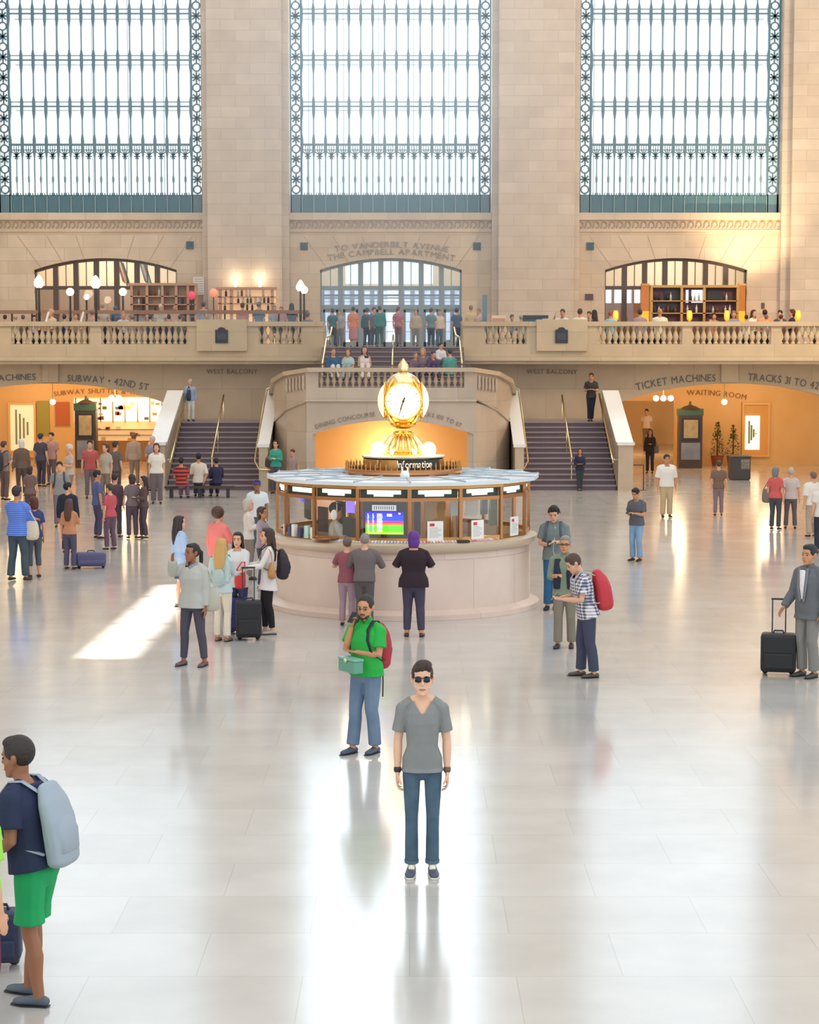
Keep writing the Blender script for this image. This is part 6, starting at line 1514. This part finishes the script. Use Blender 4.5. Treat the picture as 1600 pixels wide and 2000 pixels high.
LC = [  # px, foot y, top, rot, label, kwargs
 (8, 1000, 862, 150, 'person in grey with a black backpack at the far left edge of the crowd', dict(tp='#8d7a74', bt='#6a5650', hair='#5a3c30', skin='fair', extra=lambda I: backpack(I, 'black backpack on the leftmost person of the crowd', mat('pack_b2', '#2b2b2e', .6), size=(.28, .2, .5), z=1.18, y=.24))),
 (42, 978, 858, -150, 'person with a white head wrap, brown jacket and cream shoulder bag', dict(tp='#6e5a4c', bt='#5a4a44', hair='#e2dcd4', skin='dark', hs='bob', sleeve='long', extra=lambda I: handbag(I, 'long cream shoulder bag on the person with the white head wrap', '#d9cdb0', (.2, -.05, 1.05), (.2, .12, .36), (.1, 0, 1.44)))),
 (59, 1020, 910, 175, 'person in dull brown seen from behind below the white head wrap', dict(tp='#7a6058', bt='#5c4a4a', hair='#3e2c2a', fem=True, hs='bob')),
 (80, 970, 847, 160, 'person in dark blue-grey at the back of the left crowd below the green panel', dict(tp='#4c4656', bt='#3c3846', hair='#3a3438')),
 (101, 975, 845, -20, 'person with a pinkish shirt at the back of the left crowd', dict(tp='#b98c80', bt='#6c5a60', hair='#3c2a24')),
 (117, 1030, 902, 8, 'person in a grey tee with dark backpack straps facing the camera', dict(tp='#96908e', bt='#7a6c72', hair='#2c2622', extra=lambda I: backpack(I, 'dark backpack on the person in the grey tee', mat('pack_b3', '#3a3f46', .6), size=(.28, .16, .4), z=1.2, y=.2))),
 (136, 985, 868, -60, 'person with white hair and a pale top in the middle of the left crowd', dict(tp='#c4b4a8', bt='#8e7c78', hair='#d8ccc0')),
 (176, 990, 860, 12, 'person with a red bag-like top and black hair in front of the left kiosk', dict(tp='#b85a58', bt='#7a6468', hair='#2a2226', skin='fair')),
 (207, 1000, 866, -35, 'person in a beige blouse right of the red top', dict(tp='#b8ab98', bt='#857468', hair='#4c3c38', fem=True, hs='bob')),
 (226, 978, 862, 150, 'person in dark grey-brown behind the beige blouse', dict(tp='#6e5f5c', bt='#574a4c', hair='#3a3034')),
 (190, 1052, 919, 120, 'person with black hair in a slate blue shirt, near the middle of the left crowd', dict(tp='#56608c', bt='#4a4460', hair='#15161c', skin='tan')),
 (225, 1050, 925, 165, 'person in a dark plum top beside the slate blue shirt', dict(tp='#5c4650', bt='#584858', hair='#33262a', sleeve='long')),
 (215, 1066, 945, -130, 'smaller person in a coral red top among the dark figures on the left', dict(tp='#c45460', bt='#6a5060', hair='#4c3830', fem=True)),
 (258, 1052, 926, -160, 'person in plain grey top among the dark figures left of the stairs', dict(tp='#77656a', bt='#5a4a54', hair='#40302e', hs='bob', fem=True)),
 (281, 1052, 930, -70, 'person with long dark hair in brown, right end of the dark figures on the left', dict(tp='#5e4a4a', bt='#50404a', hair='#332424', hs='long', fem=True, sleeve='long')),
 (306, 992, 866, 5, 'person in a white blouse with sunglasses hanging at the neck beside the left stair parapet', dict(tp='#e6dfd2', bt='#6f6468', hair='#4a3a34', hs='bob', fem=True, loose=.02)),
 (298, 975, 852, -20, 'person with white hair and a grey-blue top just behind the white blouse', dict(tp='#8d8a98', bt='#7c7074', hair='#d2c8c0')),
 (262, 965, 846, 170, 'person in a beige coat walking into the left passage', dict(tp='#b49c88', bt='#9a8474', hair='#7c5c48', sleeve='long')),
]
for i, (px, py, top, rot, lab, kw) in enumerate(LC):
    kw = dict(kw); kw.setdefault('arms', [('down', 'phone'), ('hang', 'down'), ('phone', 'hang'), ('down', 'down')][i % 4]); kw.setdefault('sleeve', 'short')
    Yc = floor_pt(px, py).y
    while Zat(top, Yc) > 1.84: Yc += .1
    while Zat(top, Yc) < 1.52: Yc -= .1
    person(px, None, top, rot, lab, q=3, Y=Yc, legs=((.1, .03*((i % 3)-1)), (-.1, -.04*((i % 3)-1))), **kw)
# seated near the foot of the left stairs
person(354, None, 884, 175, 'person in a navy and orange striped shirt sitting at the foot of the left stairs', tpm=pattern_mat('orange_navy', 'stripe', '#1e2140', '#e0502c', 2.6), bt='#7a5c6c', hair='#16161c', skin='tan', q=2, Y=59.5, seat=.4, ht=1.25, arms=('lap', 'lap'), twist=10)
person(388, None, 866, 185, 'person in a cream shirt sitting beside the orange striped shirt', tp='#d8cfc0', bt='#54506c', hair='#1b1a20', skin='tan', q=2, Y=60.2, seat=.45, ht=1.35, arms=('lap', 'back'), sleeve='half')
person(424, None, 884, 200, 'person in dark navy hunched right of the cream shirt by the left handrail', tp='#2a2848', bt='#3c3450', hair='#1c1c2c', skin='tan', q=2, Y=60.3, seat=.4, ht=1.2, arms=('lap', 'lap'), sleeve='long', lean=10)
o = empty('bench', (Xat(388, 60.1), 60.1, 0), 'low dark bench seat by the foot of the left stairs', 'bench')
MB().box(-1.1, 1.1, -.22, .22, .3, .37).build('seat', mat('bench_dark', '#4a3a38', .6), o)
for k in (-1, 0, 1): MB().box(k*.9-.04, k*.9+.04, -.18, .18, 0, .3).build('leg', M_DARK, o)
# on the stairs and landings
def on(Yv, z, px, top, rot, lab, **kw): return person(px, None, top, rot, lab, Y=Yv, zf=z, **kw)
on(YT+.35, ZL, 372, 741, 25, 'person in a light blue open shirt and white trousers on the left landing', tp='#9ab4c8', bt='#e2e0da', hair='#c9bfae', skin='fair', q=2, sleeve='long', arms=('down', 'down'), extra=lambda I: handbag(I, 'dark jacket-like bag on the left landing figure', '#2e3a50', (-.12, -.16, 1.1), (.18, .1, .42), (-.1, -.1, 1.4)))
on(YT+.3, ZL, 1155, 729, -10, 'person in dark clothes leaning on the parapet at the top of the right flight', tp='#3a3432', bt='#26293a', hair='#241a18', skin='tan', q=2, sleeve='short', arms=('phone', 'phone'), legs=((.02, 0), (-.06, -.08)))
on(Y0-.35, 0, 1133, 876, -8, 'person in dark navy leaning by the handrail at the foot of the right flight', tp='#2c2c46', bt='#2e3e40', hair='#3a2420', skin='tan', hs='bob', fem=True, q=2, sleeve='long', arms=('cross', 'cross'), legs=((.04, 0), (-.04, -.05)))
on(62.0, 0, 539, 860, -15, 'person in a turquoise top with a brown shoulder bag, left of the stone drum', tp='#3aa08c', bt='#5a5060', hair='#2a1c1a', skin='fair', hs='bob', fem=True, q=2, sleeve='long', arms=('phone', 'phone'), extra=lambda I: handbag(I, 'dark brown shoulder bag of the person in turquoise', '#4a3036', (-.25, .0, 1.02), (.26, .12, .26), (-.17, 0, 1.42)))
on(61.0, 0, 572, 878, -30, 'person with brown hair in a grey-pink top beside the person in turquoise', tp='#9c8884', bt='#6c5c64', hair='#4c3430', skin='tan', hs='short', q=3, sleeve='short')
on(73.3, 0, 1270, 838, -15, 'person in black with a grey shoulder bag standing under the right arch', tp='#2b2326', bt='#2a2428', hair='#241818', skin='tan', hs='long', fem=True, q=2, sleeve='long', arms=('phone', 'down'), extra=lambda I: handbag(I, 'grey shoulder bag of the person in black under the right arch', '#6e5c58', (.22, 0, .95), (.28, .12, .24), (.16, 0, 1.42)))
on(96, 0, 1263, 799, -20, 'small distant person in white with a dark strap deep in the right passage', tp='#e8dcc8', bt='#8a7860', hair='#2c2420', q=4)
on(52.4, 0, 1302, 888, 5, 'person in a white polo shirt and dark cap right of the stairs', tp='#ece4da', bt='#c9ad88', hair='#2c2422', skin='tan', q=2, loose=.02, build=1.15, sleeve='half')
on(48.5, 0, 1515, 912, 150, 'person in a coral red top and dark trousers on the right side of the hall', tp='#d0605c', bt='#4c4c52', hair='#7e7c7e', fem=True, hs='bob', q=2, sleeve='short', legs=((.1, 0), (-.1, 0)), extra=lambda I: handbag(I, 'grey shoulder bag hanging left of the person in coral red', '#77706c', (.26, 0, .95), (.26, .12, .34), (.16, 0, 1.42)))
on(48.8, 0, 1545, 914, 170, 'person in a pale shirt and grey trousers right of the person in coral red', tp='#cfc0b8', bt='#625c5c', hair='#bcb2aa', q=2, sleeve='short', legs=((.13, 0), (-.13, 0)))
on(46.5, 0, 1588, 922, 200, 'person in a loose white shirt at the right edge, beside the pale shirt', tp='#e6dccf', bt='#b9a28c', hair='#7a5c48', q=3, loose=.03, build=1.2, sleeve='half')
on(42.5, 0, 1606, 935, 190, 'person in white top and dark trousers cut off by the right edge', tp='#ded3c8', bt='#30303a', hair='#4c3c34', q=3, loose=.02)
on(53.0, 0, 1404, 900, 175, 'person in dull brown walking away between the litter bin and the white polo shirt', tp='#7c6252', bt='#8a7478', hair='#4c3828', q=3)
# booth clerk
Ic = on(BYc-1.38, 0, 657, 978, 95, 'booth clerk with a headset and pale shirt inside the booth, facing left', tp='#c9cdc4', bt='#3a3c44', hair='#241c1c', skin='tan', q=2, sleeve='short', arms=('fwd', 'fwd'), ht=1.9, extra=lambda I: MB().tube([V((0, -.02, .0))+V((.09*math.cos(t), .02, .13+.12*math.sin(t))) for t in (0, .6, 1.2, 1.9, 2.5, 3.14)], [.009]*6, 6, M=I['MH']).build('headset', M_PAPER, I['root'], True))
# ================================================================ lower left pair
def ll_extra(I): backpack(I, 'grey round-topped backpack worn by the person in navy and green at the lower left', mat('pack_slate', '#9aa6b0', .6), size=(.34, .13, .52), z=1.18, y=.2)
person(76, 1955, 1440, -108, 'person in a navy tee and bright green shorts walking at the lower left edge', tp='#232c4a', btm=mat('green_shorts', '#16a05c', .8, bump=.3, nscale=8), shoes='#56606c', skin='brown', hair='#2e2422', arms=(((.06, .03, -.27), (-.02, -.2, -.12)), 'phone'), legs=((.09, .05), (-.09, -.12)), q=1, bottom='shorts', hem=.9, loose=.02, lean=11, build=1.1, extra=ll_extra)
person(-52, None, 1500, 140, 'person in a lime yellow-green top cut off by the lower left corner', tp='#9ade4c', bt='#6a2444', skin='fair', hair='#4c3a30', q=1, Y=11.8, arms=('down', 'down'), loose=.02)
q_ = V((Xat(-22, 13.2), 13.2, 0)); suitcase(q_.x, q_.y, 0.1, 'navy suitcase at the lower left edge beneath the lime top', c='#232b48', w=.32, d=.22, h=.42, pole=0)
# ================================================================ people on the balconies and upper flight
SEAT = .42
def diner(px, top, rot, lab, Y=70.9, **kw):
    zt = Zat(top, Y)-ZB
    kw.setdefault('q', 4); kw.setdefault('arms', ('lap', 'lap'))
    return person(px, None, top, rot, lab, Y=Y, zf=ZB, seat=SEAT, ht=zt, **kw)
def stander(px, top, rot, lab, Y=73.6, **kw):
    kw.setdefault('q', 4); kw.setdefault('arms', ('down', 'down'))
    return person(px, None, top, rot, lab, Y=Y, zf=ZB, **kw)
R = 'on the right balcony'
diner(1099, 607, -20, 'dark-haired diner in white with hand at the chin, above the right plaque', tp='#ecebe8', hair='#4a3030', skin='tan', arms=('lap', 'up'))
diner(1133, 606, 170, 'diner in a cream shirt seen from behind, right of the plaque', tp='#f2e6cc', hair='#3c3028', build=1.15)
diner(1161, 608, -165, 'diner with long black hair and bare arm raised, left of the candle lamps', tp='#a8705c', hair='#17140f', hs='long', fem=True, sleeve='tank')
diner(1151, 611, -30, 'brown-haired diner half hidden behind the long black hair', Y=72.2, tp='#7c4a38', hair='#5a3428')
diner(1193, 610, 150, 'diner in a pale aqua checked shirt beside the leftmost candle lamp', tp='#a8d4dc', hair='#a85a34')
diner(1250, 607, 175, 'diner in a mauve-grey shirt in front of the amber column', Y=71.2, tp='#a8949c', hair='#3c3440', build=1.1)
diner(1289, 604, 178, 'bald diner in a white shirt in front of the bottle shelves', tp='#ece4d0', hs='bald', hair='#c9a080', build=1.2, skin='tan')
diner(1395, 614, -10, 'diner with reddish-brown hair low behind the bar counter', Y=74.1, tp='#c98a68', hair='#4c2420')
diner(1388, 622, 175, 'diner with dark hair sitting low in the middle of the right balcony', tp='#c08068', hair='#26222c')
diner(1433, 602, 0, 'grey-haired person in a blue shirt behind the bar beside the right amber column', Y=74.2, tp='#8f9cc0', hair='#8d7c74')
diner(1458, 622, 172, 'dark-haired diner in white sitting low at the balustrade', tp='#ece4d8', hair='#3a221c', build=1.1)
diner(1472, 608, 30, 'diner with long brown hair in white right of the amber column', Y=71.8, tp='#f0ece0', hair='#4a382c', hs='long', fem=True)
diner(1494, 608, 180, 'broad diner in an orange shirt', tp='#f0a070', hair='#3c1c14', build=1.25, Y=71.6)
diner(1497, 624, 170, 'grey-haired diner sitting low in front of the orange shirt', tp='#d9d0cc', hair='#7a6a6c', Y=70.6)
diner(1524, 609, -30, 'diner in dark blue-grey beside the orange shirt', tp='#4c5866', hair='#28301f', Y=71.8)
diner(1526, 623, 150, 'diner in dusky pink with dark red hair, low by the balustrade', tp='#b07880', hair='#5a2a28', Y=70.6)
diner(1547, 607, -90, 'diner with reddish-brown hair at the far right candle lamp', tp='#3c2838', hair='#55281c', hs='bob')
# near the middle
stander(920, 606, 170, 'blurred person in a cream top right of the middle doorway', ht=1.6, Y=72.4, tp='#d9c8a0', hair='#8c8474')
stander(935, 618, -60, 'small person in pale pink beside the thin blue sign', Y=71.6, tp='#dcc4bc', hair='#a08c84', ht=1.45)
diner(1000, 617, 20, 'diner in pale blue between the cream box and the serving cart', Y=72.2, tp='#aecadc', hair='#4c5c6c')
diner(1018, 620, 170, 'diner in white left of the serving cart', tp='#dcdcd8', hair='#9aa4ac')
# left balcony
LD = [
 (10, 621, 170, 'dark-haired diner at the very left edge of the balcony', dict(tp='#8d6a5c', hair='#332a30')),
 (30, 620, 175, 'diner in a cream knit second from the left edge of the balcony', dict(tp='#e6d9b0', hair='#c4a878', build=1.15)),
 (45, 621, -160, 'diner with grey-brown hair third from the left edge of the balcony', dict(tp='#7a6a68', hair='#5c5458')),
 (67, 618, 20, 'diner in white and dark facing out, below the first teardrop lamp', dict(tp='#d9ccc4', hair='#2f2630')),
 (100, 600, -40, 'larger person in a peach and mint top behind the first menu card', dict(tp='#d9c4a8', hair='#d8a890', Y=72.2, build=1.1)),
 (126, 620, 160, 'diner with a navy top under the round lamp between the teardrops', dict(tp='#323c6c', hair='#2c2c44')),
 (148, 614, 10, 'diner with brown hair beside the second menu card', dict(tp='#b89484', hair='#7c5c50')),
 (182, 606, 150, 'person in a dusty rose top behind the second teardrop lamp', dict(tp='#b8a098', hair='#8c746c', Y=72.2)),
 (200, 592, -150, 'large pale draped figure right of the second teardrop lamp', dict(tp='#d8d0c4', hair='#a89c90', Y=73.6)),
 (226, 598, 160, 'person in teal blue below the round lamp by the shelves', dict(tp='#4c6c8c', hair='#4c6c8c', Y=73.6)),
 (241, 612, 20, 'diner in sky blue in the middle of the left balcony', dict(tp='#b8d0e8', hair='#b09c8c', Y=72.2)),
 (258, 617, 170, 'diner with a big mauve-grey head of hair', dict(tp='#b8aca4', hair='#8c7c80', hs='afro')),
 (294, 622, 165, 'diner in navy and white low at the balustrade', dict(tp='#365478', hair='#2a4468')),
 (314, 594, 178, 'person in a wide cream top in front of the timber shelves', dict(tp='#e6dcc8', hair='#d9cdb4', Y=73.4, build=1.2)),
 (330, 619, -170, 'diner with dark blue hair and clothes left of the plaque pedestal', dict(tp='#3c4c70', hair='#2c3c64')),
 (342, 598, 160, 'person in a peach top in front of the right end of the timber shelves', dict(tp='#ecc0a0', hair='#c48c78', Y=73.4)),
 (352, 621, 150, 'diner in green-grey just left of the plaque pedestal', dict(tp='#6c8084', hair='#4c5c64')),
 (398, 590, 170, 'person in a light blue shirt under the pinkish lantern', dict(tp='#a0b4d0', hair='#5c4858', Y=73.6, build=1.1)),
 (403, 612, 20, 'diner in grey above the left edge of the left plaque', dict(tp='#9c9c98', hair='#7c7c7c')),
 (474, 592, 175, 'person in a salmon pink hooded top seen from behind, below the shelves', dict(tp='#e89c94', hair='#3a2c34', Y=73.4, hs='short')),
 (506, 590, 165, 'person in mid blue below the second wall light', dict(tp='#54809c', hair='#5c8098', Y=73.6)),
 (536, 596, 20, 'person in pale grey right of the glowing shelves', dict(tp='#b4b8c0', hair='#8c8c94', Y=73.6)),
 (550, 599, -20, 'person in rose pink near the end of the left balcony', dict(tp='#d09aa0', hair='#9c6c74', Y=73.4)),
 (570, 592, 170, 'person with long navy-dark hair left of the paired globe lamps', dict(tp='#404c68', hair='#38405c', Y=73.4, hs='long')),
 (601, 612, 160, 'person in slate grey between the globe lamps and the middle doorway', dict(tp='#7a8088', hair='#5c6470', Y=71.6)),
]
for px, top, rot, lab, kw in LD:
    Yd_ = kw.pop('Y', 70.9)
    if Yd_ > 73: stander(px, top+0, rot, lab, Y=Yd_, **kw)
    else: diner(px, top, rot, lab, Y=Yd_, **kw)
# on the upper flight and behind it
def upz(y): return ZP+max(0, min(9, math.floor((y-66)/.36)+1))*(ZB-ZP)/9
UP = [
 (650, 640, 73.5, 170, 'person in dark teal at the left of the middle doorway', '#4a7c8c', '#3c5464'),
 (664, 634, 74.6, -20, 'person in pale grey beside the dark teal one in the middle doorway', '#a8acb4', '#7c8490'),
 (690, 608, 71.0, 175, 'person in an orange top and long rose skirt climbing the upper flight', '#e0907c', '#4c5c70'),
 (717, 622, 72.6, 165, 'tall blurred person in dark blue-green left of the bright door', '#4c7084', '#3c5870'),
 (731, 634, 71.8, 20, 'person in slate purple beside the tall blue-green one', '#6c7090', '#4c5068'),
 (742, 650, 69.8, -170, 'person in teal green walking up just left of the middle handrail', '#4a8c8c', '#4c6c74'),
 (778, 648, 70.8, 160, 'person in a dusty red top just right of the middle handrail', '#b87c8c', '#7c6470'),
 (812, 632, 74.2, 0, 'person in pale beige right of the bright door', '#c0b8a8', '#8c8c88'),
 (842, 640, 72.8, 170, 'person in blue-grey with dark hair in the right half of the doorway', '#6c90a0', '#3c5064'),
 (858, 626, 74.8, 15, 'person in cream in front of the right doors', '#dcd0c8', '#4c7484'),
 (892, 640, 73.0, 180, 'person in dark blue at the right jamb of the doorway', '#4a6c8c', '#2c4464'),
]
for i, (px, top, Yu, rot, lab, c1, c2) in enumerate(UP):
    zf_ = upz(Yu); person(px, None, top, rot, lab, Y=Yu, zf=zf_, tp=c1, bt=('#c08c94' if i == 2 else c2), hair=c2, q=4, bottom='skirt' if i == 2 else 'trousers', ht=max(1.5, min(1.9, Zat(top, Yu)-zf_)), sleeve='long' if i % 2 else 'short')
SI = [
 (651, 682, 15, 'sitter in a blue suit with white trousers, left end of the upper flight', dict(tp='#3a6488', bt='#e4e4e0', hair='#7c6058', sleeve='long', arms=('lap', 'lap'))),
 (680, 684, -10, 'sitter with brown hair in a pale mint top, second from the left', dict(tp='#b8d4d0', bt='#a8b0ac', hair='#6c5654', hs='bob', fem=True, skin='fair')),
 (712, 678, 5, 'sitter with long dark hair and white tank top holding a camera on the upper flight', dict(tp='#ece8e4', bt='#e8e0dc', hair='#5c4844', hs='long', fem=True, sleeve='tank', skin='fair', arms=('phone', 'phone'))),
 (812, 690, 20, 'sitter in mauve-brown, left of the two purple sitters', dict(tp='#7c6878', bt='#6c6074', hair='#8c7870', sleeve='long')),
 (826, 683, -20, 'blonde-haired sitter in purple-brown in the middle of the right group', dict(tp='#8c7478', bt='#5c5070', hair='#b49c8c', hs='bob', fem=True)),
 (842, 687, 30, 'sitter in dark purple reaching forward beside the white shirt', dict(tp='#544470', bt='#4c4468', hair='#4c4064', sleeve='long', lean=15)),
 (861, 672, 35, 'sitter with dark hair in a white shirt on the right of the upper flight', dict(tp='#e4e4e8', bt='#8c8c9c', hair='#2c3044', Y=67.6, sleeve='long')),
 (879, 684, -160, 'sitter in teal green at the right end of the upper flight', dict(tp='#5aa89c', bt='#4c7c84', hair='#2c3c44', sleeve='long')),
]
for px, top, rot, lab, kw in SI:
    kw = dict(kw); Yu = kw.pop('Y', 66.9); kw.setdefault('arms', ('lap', 'lap')); st = upz(Yu-.05); zf_ = upz(Yu-.45)
    person(px, None, top, rot if abs(rot) < 90 else rot, lab, Y=Yu-.05, zf=zf_, seat=st-zf_+.02, q=3, ht=max(.95, min(1.35, Zat(top, Yu)-zf_)), legs=((.1, -.42), (-.1, -.42)), **kw)
o = bpy.data.objects.new('camera_body', None); COL.objects.link(o); p = P(716, 697, 66.45); o.location = p; tag(o, 'dark camera in the hands of the sitter in the white tank top', 'camera')
MB().box(-.07, .07, -.035, .035, -.045, .045).build('body', M_DARK, o, bevel=.008); MB().lathe([(.035, 0), (.035, .05), (.03, .07)], seg=12).build('lens', M_DARK, o).rotation_euler = (PI/2, 0, 0)
